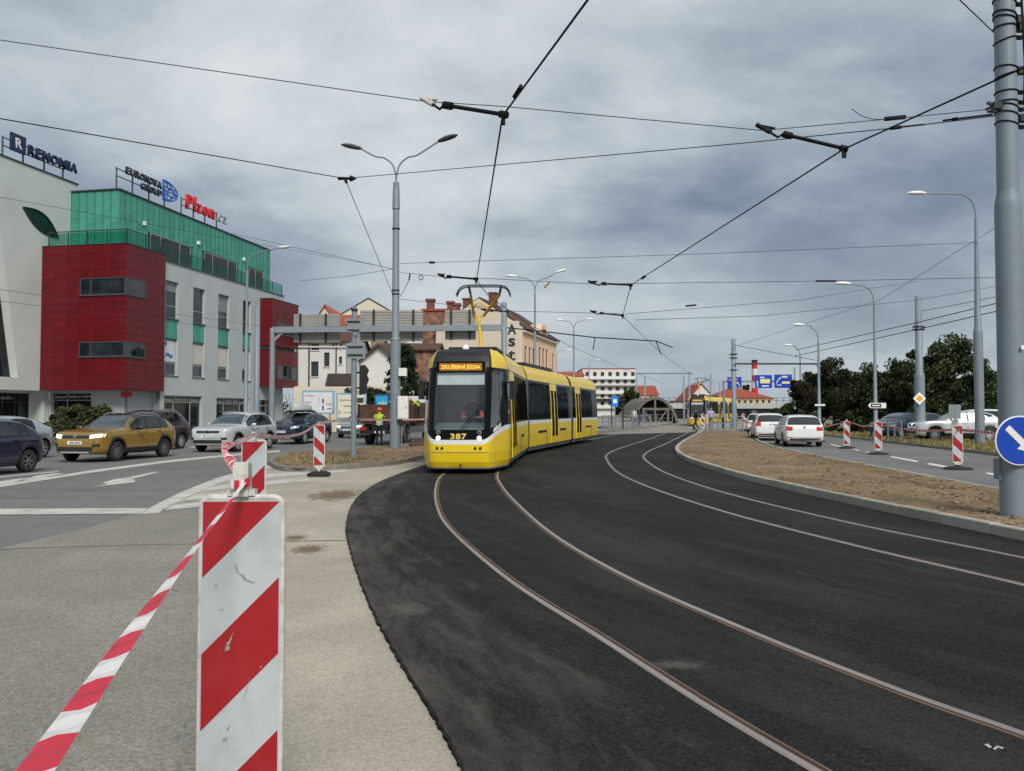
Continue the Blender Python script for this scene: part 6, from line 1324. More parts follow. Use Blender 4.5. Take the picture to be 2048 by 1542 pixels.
bs = E('stop_sign_board', at(1230, 814, 64), 0, 'bright blue stop board on a post beside the tram tail', 'sign'); M('stop_blue', lin(20, 130, 215), .5); O('board', MB().bb(-.26, .26, 0, .06, 0, .86), 'stop_blue', bs); O('post', MB().bb(-.04, .04, .07, .12, -1.4, .8), 'galvanised', bs); O('pictogram', MB().bb(-.15, .15, -.01, -.003, .3, .62), 'lamp_white', bs)
hs = E('hanging_sign', at(1094, 577, 40), 0, 'small white square with a dark slash hanging from a wire', 'sign'); O('plate', MB().bb(-.16, .16, 0, .015, 0, .36), 'banner_cream', hs); O('slash', MB().bar((-.13, -.008, .04), (.13, -.008, .32), .006, .05), 'black', hs)
# --- overhead wires: each its own thing
def wire(label, pts, r=.011, mat='wire', sag=0., cat='overhead wire', name='overhead_wire'):
    P = [Vector(p) for p in pts]
    if sag and len(P) == 2: P = [P[0].lerp(P[1], t)-Vector((0, 0, sag*4*t*(1-t))) for t in [k/12 for k in range(13)]]
    return O(name, MB().tube(P, r, 5, rs=None), mat, label=label, cat=cat, group='overhead wires')
def athz2(px, py, z=5.5): return athz(px, py, z)
wire('thick contact wire above the near track, bending at the pull-off and meeting the pantograph', [(2.6, 1.5, 5.5), athz2(1175, 0), athz2(1005, 232), at(953, 560, 23.1), at(975, 590, 27), at(1055, 647, 36), at(1140, 692, 50), at(1235, 733, 70), at(1330, 768, 105)], .013)
wire('contact wire above the far track running up to the right edge', [athz2(2500, -70), athz2(2048, 135), athz2(1688, 298), athz2(1262, 570), athz2(1245, 632), athz2(1322, 706), athz2(1385, 752)], .013)
wire('upper span wire dotted across the sky from the left edge to the big pole', [at(-300, 40, 11.5), at(0, 80, 11.5), at(850, 203, 11.4), at(1008, 213, 11.4), at(1525, 261, 12.1), at(1790, 237, 12.4), at(1996, 217, 12.6)], .007, 'wire_grey')
wire('span wire from the left edge to the small black junction', [at(-250, 193, 13), at(0, 237, 14.5), at(690, 357, 20)], .012)
wire('span wire from the small black junction to the big pole', [at(690, 357, 20), at(1480, 287, 14.6), at(1800, 255, 12.9), at(1998, 231, 12.55)], .009)
wire('diagonal stay from the small black junction to the central lamp pole', [at(692, 362, 20), at(785, 588, b.y if False else 33.2)], .010, 'wire_grey')
wire('faint span wire from the central lamp pole to the right verge lamp', [at(800, 527, 33), at(1400, 508, 34), at(1955, 485, 36.4)], .010, 'wire_grey')
wire('span wire at pull-off height right of the pantograph', [at(800, 545, 33), at(880, 553, 26), at(953, 556, 23.5), at(1185, 568, 24), at(1650, 562, 25.5), at(1996, 555, 24)], .009, 'wire_grey')
wire('lower span wire crossing behind the pantograph', [at(800, 598, 33), at(1010, 622, 32), at(1190, 626, 32), at(1250, 628, 32), at(1600, 600, 38), at(1835, 562, 43)], .010, 'wire_grey')
wire('heavy black feeder cable looping above the tram roof', [at(1008, 655, 46), at(1060, 660, 46), at(1190, 675, 48), at(1312, 682, 50), at(1345, 695, 52)], .035)
for x0, y0, x1, y1 in ((1190, 676, 1186, 700), (1312, 683, 1322, 708)): wire('short feeder drop %s' % ('left of the two drops below the black feeder' if x0 < 1200 else 'right of the two drops below the black feeder'), [at(x0, y0, 48.5), at(x1, y1, 49)], .03)
wire('upper of two wires rising from the trees to the big pole', [at(1592, 700, 60), at(1830, 646, 43), at(1995, 606, 36)], .022); wire('lower of two wires rising from the trees to the big pole', [at(1590, 712, 60), at(1830, 660, 43), at(1995, 622, 36)], .022)
wire('stay rising right from the platform pole', [at(1478, 690, 64), at(1760, 600, 50), at(1996, 452, 37)], .012, 'wire_grey'); wire('thin wire high above the right trees', [at(1270, 640, 32), at(1520, 632, 36), at(1835, 600, 42), at(1995, 572, 40)], .011, 'wire_grey')
wire('wire from the diamond pole towards the right edge', [at(1843, 622, 43), at(1900, 612, 40), at(2000, 592, 36)], .014)
for i, (p, q) in enumerate((((-50, 385), (760, 532)), ((-50, 572), (545, 655)), ((-50, 596), (480, 660)))): wire(['upper faint wire crossing the office block', 'middle faint wire crossing the office block', 'lowest faint wire crossing the office block'][i], [at(p[0], p[1], 24), at(q[0], q[1], 40)], .007, 'wire_grey')
wire('faint wire from the teal roof corner to the central lamp pole', [at(440, 462, 62), at(796, 540, 33.2)], .012, 'wire_grey'); wire('thin wire from the second red box to the central lamp pole', [at(600, 562, 50), at(700, 552, 40), at(792, 537, 33.2)], .010, 'wire_grey')
wire('thin wire from the big pole up to the top edge', [at(1998, 75, 12.5), at(1922, 2, 11), at(1850, -70, 10)], .009)
wire('thin stay over the far platform', [at(1275, 747, 110), at(1330, 747, 110), at(1385, 747, 110)], .05, 'wire_grey', name='far_cross_beam', cat='beam'); wire('thin far cross beam behind the white gabled house', [at(1385, 768, 110), at(1422, 759, 110)], .05, 'wire_grey', name='far_cross_beam', cat='beam')
# fittings on the wires
def fitting(name, label, mb, mat='wire', group='wire fittings'): return O(name, mb, mat, label=label, cat='wire fitting', group=group)
def pulloff(label, a, e, Y0, Y1, ins=True, cream=False):
    p, q = at(*a, Y0), at(*e, Y1); d = (q-p).normalized(); r = E('pull_off_arm', p, 0, label, 'wire fitting', 'wire fittings'); z = Vector((0, 0, 0))
    O('rod', MB().tube([z, q-p], .030, 8), 'wire', r); O('end_clamp', MB().cyl(q-p-d*.06, q-p+d*.06, .05, n=8).box(q-p+Vector((0, 0, -.07)), (.05, .05, .14)), 'wire', r)
    O('hook', MB().cyl(d*.0, d*.14, .055, n=8).tube([z, -d*.08+Vector((0, 0, -.07)), -d*.2+Vector((0, 0, -.02))], .02, 5), 'wire', r)
    if ins: O('insulator', MB().tube([-d*.2+Vector((0, 0, -.02)), -d*.42+Vector((0, 0, .05))], .035, 6).tube([-d*.12+Vector((0, 0, .06)), -d*.42+Vector((0, 0, .05))], .018, 5).box(-d*.22+Vector((0, 0, .02)), (.10, .03, .07)), 'banner_cream' if cream else 'wire', r)
pulloff('black pull-off arm with cream insulator above the near track', (888, 210), (1007, 229), 11.1, 10.6, True, True); pulloff('black pull-off arm nearest the big pole above the far track', (1566, 268), (1688, 297), 12.2, 11.9)
pulloff('black pull-off arm touching the pantograph wire', (895, 553), (952, 558), 24, 23.2); pulloff('upper black pull-off arm right of the pantograph', (1203, 567), (1261, 570), 24.3, 24.4); pulloff('lower black pull-off arm right of the pantograph', (1200, 626), (1245, 631), 32.2, 32.4); pulloff('black pull-off arm before the cream gable', (980, 621), (1015, 623), 36, 36)
fitting('wire_junction', 'small black junction where two span wires and a stay meet', MB().cyl(at(676, 357, 20), at(712, 357, 20), .045, .03, 8).cyl(at(700, 357, 20), at(708, 357, 20), .085, .05, 8).cyl(at(690, 356, 20), at(693, 366, 20), .04, n=6))
fitting('turnbuckle', 'dark turnbuckle on the thin wire left of the big pole', MB().cyl(at(1770, 238, 12.4), at(1810, 234, 12.45), .035, n=8)); fitting('turnbuckle', 'dark clamp where span wire and far contact wire cross', MB().cyl(at(1780, 257, 12.3), at(1802, 254, 12.3), .028, n=8).cyl(at(1802, 254, 12.3), at(1848, 249, 12.3), .014, n=6)); fitting('turnbuckle', 'slim dark turnbuckle beside the big pole', MB().cyl(at(1886, 241, 12.5), at(1985, 229, 12.55), .016, n=6).cyl(at(1905, 239, 12.5), at(1915, 238, 12.5), .03, n=6))
fitting('wire_loop', 'wire loop shackle on the big pole', MB().tube([at(1972, 219, 12.5), at(1982, 213, 12.5), at(1996, 216, 12.5), at(1992, 224, 12.5), at(1975, 223, 12.5)], .02, 5)); fitting('loose_wire_end', 'loose curled wire end left of the turnbuckle', MB().tube(spline([at(1704, 218, 12.3), at(1722, 231, 12.3), at(1745, 238, 12.3), at(1768, 239, 12.35)], 4), .006, 4))
fitting('wire_clamp', 'clamp on the near contact wire above the bend', MB().cyl(athz2(1042, 180)+Vector((0, 0, .05)), athz2(1028, 200)+Vector((0, 0, .04)), .025, n=6)); fitting('wire_clamp', 'clamp on the far contact wire right of the pull-off', MB().cyl(athz2(1290, 556)+Vector((0, 0, .05)), athz2(1284, 560)+Vector((0, 0, .05)), .04, n=6)); fitting('wire_clamp', 'clamp on the faint span wire right of the central pole', MB().cyl(at(858, 525, 33), at(870, 525, 33), .05, n=6)); fitting('wire_clamp', 'dark clamp on the pull-off span near its right end', MB().cyl(at(1632, 562, 25.4), at(1672, 562, 25.5), .03, n=6)); fitting('insulator', 'small dark insulator on the lower span wire', MB().cyl(at(1372, 612, 33), at(1392, 610, 33.3), .04, n=6))
fitting('stay_ring', 'ring and hanger left of the pantograph arm', MB().tube([at(820, 547, 30), at(818, 560, 30)], .03, 5).tube([at(842+4*cos(a), 555+5*sin(a), 29) for a in [2*pi*k/12 for k in range(13)]], .015, 5))
wire('bent stay from the hanger down to the central lamp pole', [at(818, 560, 30), at(806, 585, 32), at(794, 600, 33.2)], .012)
# ================================================================== striped beacons, barrier tape, railings, truck
M('beacon_white', lin(184, 192, 195), .45, 0, .04, 3., dirt=lin(150, 148, 140), damt=.4, dscale=7.); M('beacon_red', (.36, .011, .018), .42, 0, .12, 3., dirt=(.24, .05, .05), damt=.4, dscale=6.); M('beacon_frame', lin(206, 204, 196), .5, 0, .08, 5., dirt=lin(120, 110, 96), damt=.6, dscale=14., bump=.15, bscale=30)
M('scuff', lin(158, 153, 142), .8, 0, .3, 20.)
def clip(poly, a, b, c):
    """keep a*x+b*z+c >= 0"""
    out = []
    for i in range(len(poly)):
        p, q = poly[i-1], poly[i]; f, g = a*p[0]+b*p[1]+c, a*q[0]+b*q[1]+c
        if (f >= 0) != (g >= 0): t = f/(f-g); out.append((p[0]+(q[0]-p[0])*t, p[1]+(q[1]-p[1])*t))
        if g >= 0: out.append(q)
    return out
def beacon(label, loc, rz, flip, top=1.36, lean=0., base='box'):
    root = E('striped_beacon', loc, rz, label, 'beacon', 'red and white beacons'); root.rotation_euler = (lean, 0, rz)
    hw_, z1 = .14, top; z0 = z1-1.03; iw = .126; it = z1-.018; ib = z0+.02; th_ = .025
    O('panel', MB().prism([(-iw-.006, -th_/2, ib), (iw+.006, -th_/2, ib), (iw+.006, -th_/2, it+.004), (-iw-.006, -th_/2, it+.004)], (0, th_, 0)), 'beacon_white', root, fix=True)
    fr = MB(); rim = spline([(-hw_+.008, 0, z0), (-hw_+.008, 0, z0+.4), (-hw_+.008, 0, z1-.05)], 2) + spline([(-hw_+.012, 0, z1-.018), (-hw_+.03, 0, z1-.006)], 2) + spline([(hw_-.03, 0, z1-.006), (hw_-.012, 0, z1-.018), (hw_-.008, 0, z1-.05)], 2) + [(hw_-.008, 0, z0+.4), (hw_-.008, 0, z0), (.03, 0, z0-.10), (-.03, 0, z0-.10), (-hw_+.008, 0, z0)]
    fr.tube(rim, .0125, 8); fr.prism([(-hw_+.01, -.01, z0+.018), (hw_-.01, -.01, z0+.018), (.03, -.01, z0-.095), (-.03, -.01, z0-.095)], (0, .02, 0)); O('frame', fr, 'beacon_frame', root, fix=True)
    w = 2*iw
    for side in (-1, 1):
        for k in range(-1, 4):
            P = [(-iw, ib), (iw, ib), (iw, it), (-iw, it)]
            # s = depth below the top + run across; red where 0 <= s - 2wk < w
            sx = (1 if not flip else -1)
            lo, hi = 2*w*k, 2*w*k+w
            P = clip(P, sx, -1, it+iw-lo); P = clip(P, -sx, 1, -(it+iw)+hi) if P else P
            if len(P) >= 3 and abs(sum(P[i-1][0]*P[i][1]-P[i][0]*P[i-1][1] for i in range(len(P)))) > .002:
                O('red_stripe', MB().prism([(x, side*(th_/2+.0012), z) for x, z in P], (0, side*-.001, 0)), 'beacon_red', root, fix=True)
    O('handle', MB().box((0, 0, z1+.045), (.045, .03, .09)).box((0, 0, z1+.012), (.09, .034, .02)), 'beacon_frame', root)
    O('stem', MB().box((0, 0, (z0-.1+.1)/2), (.045, .045, z0-.1-.1+.02)), 'beacon_frame', root)
    bs_ = MB()
    if base == 'box': bs_.prism([(-.26, -.2, .02), (.26, -.2, .02), (.26, -.2, .09), (.14, -.2, .13), (-.14, -.2, .13), (-.26, -.2, .09)], (0, .4, 0)); [bs_.bb(x-.05, x+.05, -.19, .19, 0, .021) for x in (-.2, 0, .2)]
    else: bs_.lathe([(.38, 0), (.38, .04), (.30, .07), (.08, .09), (.08, .13)], 16)
    O('foot', bs_, 'rubber', root, fix=True)
    return root
B1 = at(487, 822, 2.70)
bn = beacon('large striped beacon in the foreground with scuffed white frame', (B1.x, 2.70, 0), radians(2.5), False, 1.365)
rs_ = random.Random(5)
for (x, z, l, a, w_) in ((-.012, 1.125, .022, 2.0, .004), (.008, 1.098, .016, 2.5, .007), (.030, 1.083, .018, 2.9, .004), (-.035, .885, .034, 1.2, .006), (-.040, .862, .012, 1.0, .008), (-.035, .60, .012, 1.2, .004), (-.045, .565, .012, 1.0, .006), (.022, .72, .05, 1.3, .0012), (-.06, .99, .006, .4, .002), (.07, .80, .006, 1., .002), (-.08, 1.07, .007, .1, .002)):
    k_ = 9; P = []
    for i in range(2*k_):
        u = (i/(k_-.5)-1) if i < k_ else (1-(i-k_)/(k_-.5)); e = (1 if i < k_ else -1)*w_*sqrt(max(.04, 1-u*u))*rs_.uniform(.25, 1.2); P.append((x+cos(a)*l*u-sin(a)*e, -.0150, z+sin(a)*l*u+cos(a)*e))
    O('scuff_mark', MB().prism(P, (0, .0006, 0)), 'scuff', bn)
O('lamp_socket', MB().box((0, -.004, 1.42), (.05, .045, .11)).box((0, -.006, 1.472), (.044, .04, .012)), 'beacon_frame', bn)
B2 = at(509, 822, 8.7); beacon('second striped beacon just behind the foreground one', (B2.x, 8.7, 0), radians(-6), False, 1.335)
g = G(638, 953); beacon('striped beacon at the tip of the soil island with black foot', (g.x, g.y, 0), radians(4), True, 1.30)
g = G(1916, 939); beacon('striped beacon on the right road nearest the big pole', (g.x, g.y, 0), radians(-8), True, 1.24, base='disc')
g = G(1757, 909); beacon('striped beacon on the right road under the brown arrow sign', (g.x, g.y, 0), radians(-5), True, 1.24, base='disc')
g = G(1694, 897); beacon('striped beacon on the right road, third from the big pole', (g.x, g.y, 0), radians(3), True, 1.2, base='disc')
g = G(1637, 884); beacon('small striped beacon behind the nearest white estate', (g.x, g.y, 0), radians(6), True, 1.2, base='disc')
g = G(1406, 863); beacon('small striped beacon beside the far tram', (g.x, g.y, .05), 0, True, 1.35, base='disc'); g = G(1487, 862); beacon('small striped beacon at the end of the platform fence', (g.x, g.y, .05), 0, True, 1.35, base='disc')
# ---- tape
M('tape_white', (.66, .64, .63), .4, 0, .08, 12.); M('tape_red', (.50, .022, .045), .4, 0, .1, 12.)
def tape(label, pts, width, dirs, seg=.10, n=10, taper=None, crease=0.):
    P = spline(pts, n); k = len(pts)-1; mb = MB(); dist = [0]
    for a, b in zip(P, P[1:]): dist.append(dist[-1]+(b-a).length)
    tot = dist[-1]; m = max(2, int(tot/seg)); r = random.Random(int(tot*100))
    def ev(s):
        for i in range(1, len(P)):
            if s <= dist[i] or i == len(P)-1: t = (s-dist[i-1])/max(1e-6, dist[i]-dist[i-1]); return P[i-1].lerp(P[i], t), (i-1+t)/(len(P)-1)
    sub = 3
    prev = None
    for i in range(m*sub+1):
        c, u = ev(tot*i/(m*sub)); x = u*(len(dirs)-1); j = min(int(x), len(dirs)-2); d = Vector(dirs[j]).lerp(Vector(dirs[j+1]), x-j); d.normalize(); ww = width*interp(u, [q/(len(taper)-1) for q in range(len(taper))], taper) if taper else width
        n_ = d.cross((P[-1]-P[0]).normalized()).normalized()*(crease*ww*r.uniform(.4, 1.)*(-1 if i % 2 else 1))
        row = [c-d*ww/2, c+n_, c+d*ww/2]
        if prev:
            o = len(mb.v); mb.v += [tuple(p) for p in prev+row]; mi = 1 if ((i-1)//sub) % 2 else 0
            for f in ((0, 1, 4, 3), (1, 2, 5, 4)): mb.f.append([o+q for q in f]); mb.m.append(mi); mb.sm.append(True)
        prev = row
    return O('barrier_tape', mb, ['tape_white', 'tape_red'], label=label, cat='tape', group='barrier tapes')
tape('foreground barrier tape running from the large beacon to the lower left corner', [at(488, 966, 2.66), at(470, 990, 2.60), at(392, 1092, 2.26), at(262, 1268, 1.80), at(78, 1530, 1.33), at(-120, 1810, 1.02)], .075, [(1, 0, .3), (.9, .1, .55), (.8, .2, .6), (.95, .1, .35), (1, 0, .2), (1, 0, .2)], .098, 12, [.25, .35, .5, .8, 1., 1.], .10)
tape('crumpled barrier tape between the large beacon and the second beacon', [at(484, 962, 2.70), at(470, 935, 3.2), at(450, 893, 5.2), at(478, 884, 6.8), at(512, 868, 8.6)], .075, [(1, 0, .4), (.6, .5, .8), (.5, .3, -1), (0, .2, 1), (0, 0, 1)], .06, 8, [.4, .5, .9, .8, .5], .25)
tape('tape knot tied round the large beacon top', [(B1.x-.032, 2.665, 1.41), (B1.x, 2.66, 1.405), (B1.x+.034, 2.668, 1.415)], .03, [(0, 0, 1), (0, .1, 1), (0, 0, 1)], .016, 4, None, .15)
tape('barrier tape from the second beacon to the island beacon', [at(512, 869, 8.6), at(560, 874, 12.4), at(605, 866, 16.5), at(636, 846, 19.7)], .06, [(0, .3, 1), (.2, .3, 1), (0, .2, 1), (0, 0, 1)], .10, 8, None, .2)
tape('barrier tape from the island beacon across the posts to the tram', [at(637, 846, 19.7), at(706, 839, 26.0), at(788, 840, 33.2), at(862, 838, 37)], .07, [(0, 0, 1), (0, .3, 1), (0, 0, 1), (0, .2, 1)], .12, 8, None, .2)
tape('barrier tape strung along the right road beacons', [at(1640, 856, 41), at(1694, 845, 36), at(1725, 852, 33.5), at(1757, 850, 31.2), at(1838, 861, 27), at(1916, 860, 22.6), at(2000, 868, 19)], .07, [(0, 0, 1), (0, .3, 1), (0, .2, 1), (0, 0, 1), (0, .3, 1), (0, 0, 1), (0, 0, 1)], .14, 8, None, .2)
# ---- railings at the stop
def fence(label, p, q, n, h=1.05, mat='galvanised'):
    p, q = Vector(p), Vector(q); r = E('railing', p, 0, label, 'railing', 'platform railings'); d = q-p
    for k in range(n+1): O('post', MB().cyl(d*k/n, d*k/n+Vector((0, 0, h)), .045, n=6), mat, r)
    for z in (h, h*.55, .2): O('rail', MB().bar(d*0+Vector((0, 0, z)), d+Vector((0, 0, z)), .04), mat, r)
fence('platform railing right of the far tram', G(1412, 863, .2), G(1486, 863, .2), 6); fence('platform railing left of the tram line', G(1205, 862, .2), G(1300, 852, .2), 9); fence('second railing on the left platform behind the first', G(1205, 856, .2), G(1345, 845, .2), 10)
fence('short railing in the verge before the parked cars', G(1776, 881, .1), G(1803, 884, .1), 2)
# ---- the work truck
M('bed_brown', (.10, .045, .028), .85, 0, .3, 2., bump=.3, bscale=12); M('truck_grey', (.13, .14, .14), .5, 0, .1)
tk = E('flatbed_truck', (at(760, 822, 38.4).x, 38.4, 0), atan2(.985, .17), 'flatbed truck with brown drop sides standing behind the lamp pole', 'truck')
for k in range(4): PB('tail_board', tk, 0, .05, -1.05+.525*k+.01, -1.05+.525*(k+1)-.01, 1.12, 1.96, 'bed_brown', .01)
for sg_ in (1, -1):
    for k in range(4): PB('drop_side', tk, .06+k*1.05, 1.09+k*1.05, sg_*1.05-.03, sg_*1.05+.03, 1.12, 1.96, 'bed_brown', .01)
    for x in (.03, 2.15, 4.28): O('stake', MB().bb(x-.04, x+.04, sg_*1.09-.03, sg_*1.09+.05, 1.0, 2.0), 'dark_metal', tk)
    O('mudguard', MB().prism([(1.0+.62*cos(a), sg_*.70 if sg_ > 0 else -1.05, .50+.62*sin(a)) for a in [pi*k/10 for k in range(11)]] + [(1.0+.56*cos(a), sg_*.70 if sg_ > 0 else -1.05, .50+.56*sin(a)) for a in [pi*k/10 for k in range(10, -1, -1)]], (0, .35, 0)), 'truck_grey', tk, fix=True)
    O('tail_lamp', MB().box((-.05, sg_*.82, .80), (.05, .34, .14)), 'tail_red', tk)
    O('side_guard', MB().bb(1.8, 4.2, sg_*1.0-.02, sg_*1.0+.02, .55, .9), 'truck_grey', tk)
O('bed_floor', MB().bb(.05, 4.3, -1.02, 1.02, 1.03, 1.11), 'bed_brown', tk); O('head_board', MB().bb(4.3, 4.36, -1.05, 1.05, 1.1, 2.1), 'bed_brown', tk); O('chassis', MB().bb(-.02, 6.0, -.4, .4, .62, 1.02).bb(-.04, .1, -1.0, 1.0, .55, .72), 'black', tk)
O('number_plate', MB().box((-.055, 0, .64), (.01, .5, .11)), 'plate_white', tk)
ty, rm = wheel_mesh(.45, .3, 'alloy_dark', 6)
for x in (1.0, 5.2):
    for sg_ in (1, -1):
        wl = O('wheel', ty, None, tk, (x, sg_*.85, .45), 0 if sg_ > 0 else pi); O('rim', rm, None, wl)
O('cab', MB().prism([(4.6, -1.0, .6), (6.5, -1.0, .6), (6.55, -1.0, 1.5), (6.2, -1.0, 2.45), (4.6, -1.0, 2.45)], (0, 2.0, 0)), 'paint_white', tk, fix=True); O('rear_cab_window', MB().bb(4.585, 4.598, -.6, .6, 1.75, 2.2), 'car_glass', tk)
cr = E('plastic_crate', G(850, 893, .12)+Vector((-.35, 0, 0)), .3, 'dark crate standing on the soil beside the tram', 'crate')
M('crate_brown', (.09, .05, .04), .8)
for (x0, x1, y0, y1) in ((-.3, .3, -.2, -.17), (-.3, .3, .17, .2), (-.3, -.27, -.17, .17), (.27, .3, -.17, .17)):
    for z in (.04, .16, .28): O('slat', MB().bb(x0, x1, y0, y1, z, z+.09), 'crate_brown', cr)
O('bottom', MB().bb(-.29, .29, -.19, .19, .0, .03), 'crate_brown', cr)
# ================================================================== people
M('skin', (.42, .24, .17), .6, 0, .06, 8.); M('hair_dark', (.03, .02, .015), .8); M('hivis_yellow', (.52, .68, .03), .6, 0, .08, 6., emit=.0); M('hivis_orange', (.80, .14, .05), .6, 0, .08, 6.); M('reflect_band', (.62, .64, .62), .4); M('cloth_navy', (.018, .022, .04), .9, 0, .2, 8.); M('cloth_black', (.012, .012, .014), .9, 0, .2, 8.); M('helmet_orange', (.80, .09, .03), .35, coat=.4); M('helmet_red', (.55, .03, .04), .35, coat=.4); M('cloth_lavender', (.36, .34, .55), .9, 0, .1, 8.); M('cloth_grey', (.22, .23, .24), .9, 0, .1, 8.); M('cloth_white', (.6, .6, .6), .9); M('denim', (.06, .09, .17), .9, 0, .2, 9.); M('shoe', (.02, .018, .016), .8)
REST = dict(pelvis=(0, 0, .96), waist=(0, 0, 1.12), chest=(.01, 0, 1.32), neck=(0, 0, 1.48), chin=(.015, 0, 1.55), head=(.025, 0, 1.64), crown=(.01, 0, 1.715))
for s_, y_ in (('l', 1), ('r', -1)):
    REST.update({'hip'+s_: (0, .095*y_, .90), 'knee'+s_: (.025, .105*y_, .50), 'ankle'+s_: (-.02, .11*y_, .09), 'toe'+s_: (.15, .125*y_, .035), 'sh'+s_: (0, .185*y_, 1.41), 'elb'+s_: (-.04, .245*y_, 1.13), 'wr'+s_: (.04, .25*y_, .89), 'hand'+s_: (.06, .25*y_, .82)})
RAD = dict(pelvis=.150, waist=.135, chest=.155, neck=.058, chin=.062, head=.098, crown=.075, hip=.095, knee=.062, ankle=.045, toe=.038, sh=.075, elb=.048, wr=.034, hand=.040)
EDG = [('pelvis', 'waist', 'top'), ('waist', 'chest', 'top'), ('chest', 'neck', 'top'), ('neck', 'chin', 'skin'), ('chin', 'head', 'skin'), ('head', 'crown', 'skin')]
for s_ in 'lr': EDG += [('pelvis', 'hip'+s_, 'leg'), ('hip'+s_, 'knee'+s_, 'leg'), ('knee'+s_, 'ankle'+s_, 'shin'), ('ankle'+s_, 'toe'+s_, 'shoe'), ('chest', 'sh'+s_, 'top'), ('sh'+s_, 'elb'+s_, 'sleeve'), ('elb'+s_, 'wr'+s_, 'fore'), ('wr'+s_, 'hand'+s_, 'skin')]
def person(label, loc, rz, cols, pose=None, scale=1., helmet=None, hair='hair_dark', bands=False, group='people', parent=None):
    J = {k: Vector(v) for k, v in REST.items()}
    for k, v in (pose or {}).items(): J[k] = Vector(v)
    names = list(J); me = bpy.data.meshes.new('b'); me.from_pydata([J[k] for k in names], [(names.index(a), names.index(b)) for a, b, _ in EDG], [])
    o = bpy.data.objects.new('b', me); COL.objects.link(o); m = o.modifiers.new('s', 'SKIN'); m.use_smooth_shade = True
    for i, k in enumerate(names):
        q = RAD.get(k) or RAD[k[:-1]]; sv = me.skin_vertices[0].data[i]; sv.radius = (q, q*(.78 if k in ('chest', 'waist', 'pelvis') else 1)); sv.use_root = k == 'pelvis'
    u = o.modifiers.new('u', 'SUBSURF'); u.levels = 2
    dg = bpy.context.evaluated_depsgraph_get(); dg.update(); bm_ = bpy.data.meshes.new_from_object(o.evaluated_get(dg)); bpy.data.objects.remove(o)
    bm_.materials.clear(); slots = ['top', 'leg', 'shin', 'shoe', 'sleeve', 'fore', 'skin', 'hair', 'eye']; mm = dict(cols); mm.setdefault('skin', 'skin'); mm.setdefault('shin', mm['leg']); mm.setdefault('sleeve', mm['top']); mm.setdefault('fore', 'skin'); mm.setdefault('shoe', 'shoe'); mm['hair'] = hair; mm['eye'] = 'black'
    for s in slots: bm_.materials.append(MATS[mm[s]])
    hd = (J['crown']-J['chin']).normalized(); fwd = Vector((1, 0, 0)); fwd = (fwd-hd*fwd.dot(hd)).normalized(); lat = hd.cross(fwd)
    for p in bm_.polygons:
        c = p.center; best = None
        for a, b, z in EDG:
            A, B = J[a], J[b]; d = B-A; t = max(0, min(1, (c-A).dot(d)/max(1e-6, d.length_squared))); ra = RAD.get(a) or RAD[a[:-1]]; q = (c-A-d*t).length/max(ra, .05)
            if best is None or q < best[0]: best = (q, z)
        z = best[1]; e = c-J['head']
        if z == 'skin' and e.length < .2 and (e.dot(hd) > .045 or (e.dot(fwd) < .0 and e.dot(hd) > -.06)): z = 'hair'
        p.material_index = slots.index(z); p.use_smooth = True
    # fingers, nose, ears and eyes are added to the same body mesh
    ad = MB()
    for s_ in 'lr':
        H, Wr = J['hand'+s_], J['wr'+s_]; d = (H-Wr).normalized(); sd = d.orthogonal().normalized(); sd = (Vector((1, 0, 0))-d*d.x); sd = sd.normalized() if sd.length > .1 else d.orthogonal().normalized(); nn = d.cross(sd)
        for k, l in enumerate((.062, .072, .068, .052)):
            a = H+sd*(.027-.018*k)+d*.02; ad.tube([a, a+d*l*.55, a+d*l*.9+nn*.018], .0085, 5, 6)
        a = H+sd*.035-d*.03; ad.tube([a, a+sd*.025+d*.02, a+sd*.025+d*.05], .0095, 5, 6)
    hc_ = J['head']; ad.add([hc_+fwd*.09+hd*.015, hc_+fwd*.125-hd*.025, hc_+fwd*.088-hd*.03+lat*.016, hc_+fwd*.088-hd*.03-lat*.016], [(0, 1, 2), (0, 3, 1), (1, 3, 2)], 6)
    for s in (1, -1):
        a = hc_+fwd*.094+hd*.018+lat*.033*s; ad.add([a+lat*.012, a+hd*.008, a-lat*.012, a-hd*.008], [(0, 1, 2, 3)], 8)
        a = hc_+lat*.098*s; ad.add([a+hd*.03, a+fwd*-.02, a-hd*.03, a+lat*.014*s], [(0, 1, 3), (1, 2, 3), (0, 3, 2)], 6)
    am = ad.mesh('a', [MATS[mm[s]] for s in slots]); b_ = bmesh.new(); b_.from_mesh(bm_); b_.from_mesh(am); b_.to_mesh(bm_); b_.free(); bm_.name = 'body'
    root = E('person', loc, rz, label, 'person', group); root.scale = (scale,)*3
    O('body', bm_, None, root)
    if helmet:
        q = hd.to_track_quat('Z', 'Y').to_matrix(); mb = MB(); mb.lathe([(.125, -.005), (.122, .03), (.105, .085), (.06, .12), (0, .13)], 14, J['head']+hd*.035, hd); c = J['head']+hd*.035
        mb.add([c+fwd*.10+lat*.09, c+fwd*.17+lat*.05, c+fwd*.17-lat*.05, c+fwd*.10-lat*.09], [(0, 1, 2, 3)]); O('helmet', mb, helmet, root)
    if bands:
        ch, pv = J['chest'], J['pelvis']
        for f in (.15, .42):
            c = pv.lerp(ch, f); d = (ch-pv).normalized(); x = Vector((1, 0, 0))-d*d.x; x.normalize(); y = d.cross(x); R_ = .172
            mb = MB(); mb.grid([[c+d*dz+x*R_*.80*cos(a)+y*R_*1.0*sin(a) for a in [2*pi*k/16 for k in range(17)]] for dz in (-.025, .025)]); O('reflective_band', mb, 'reflect_band', root)
    return root
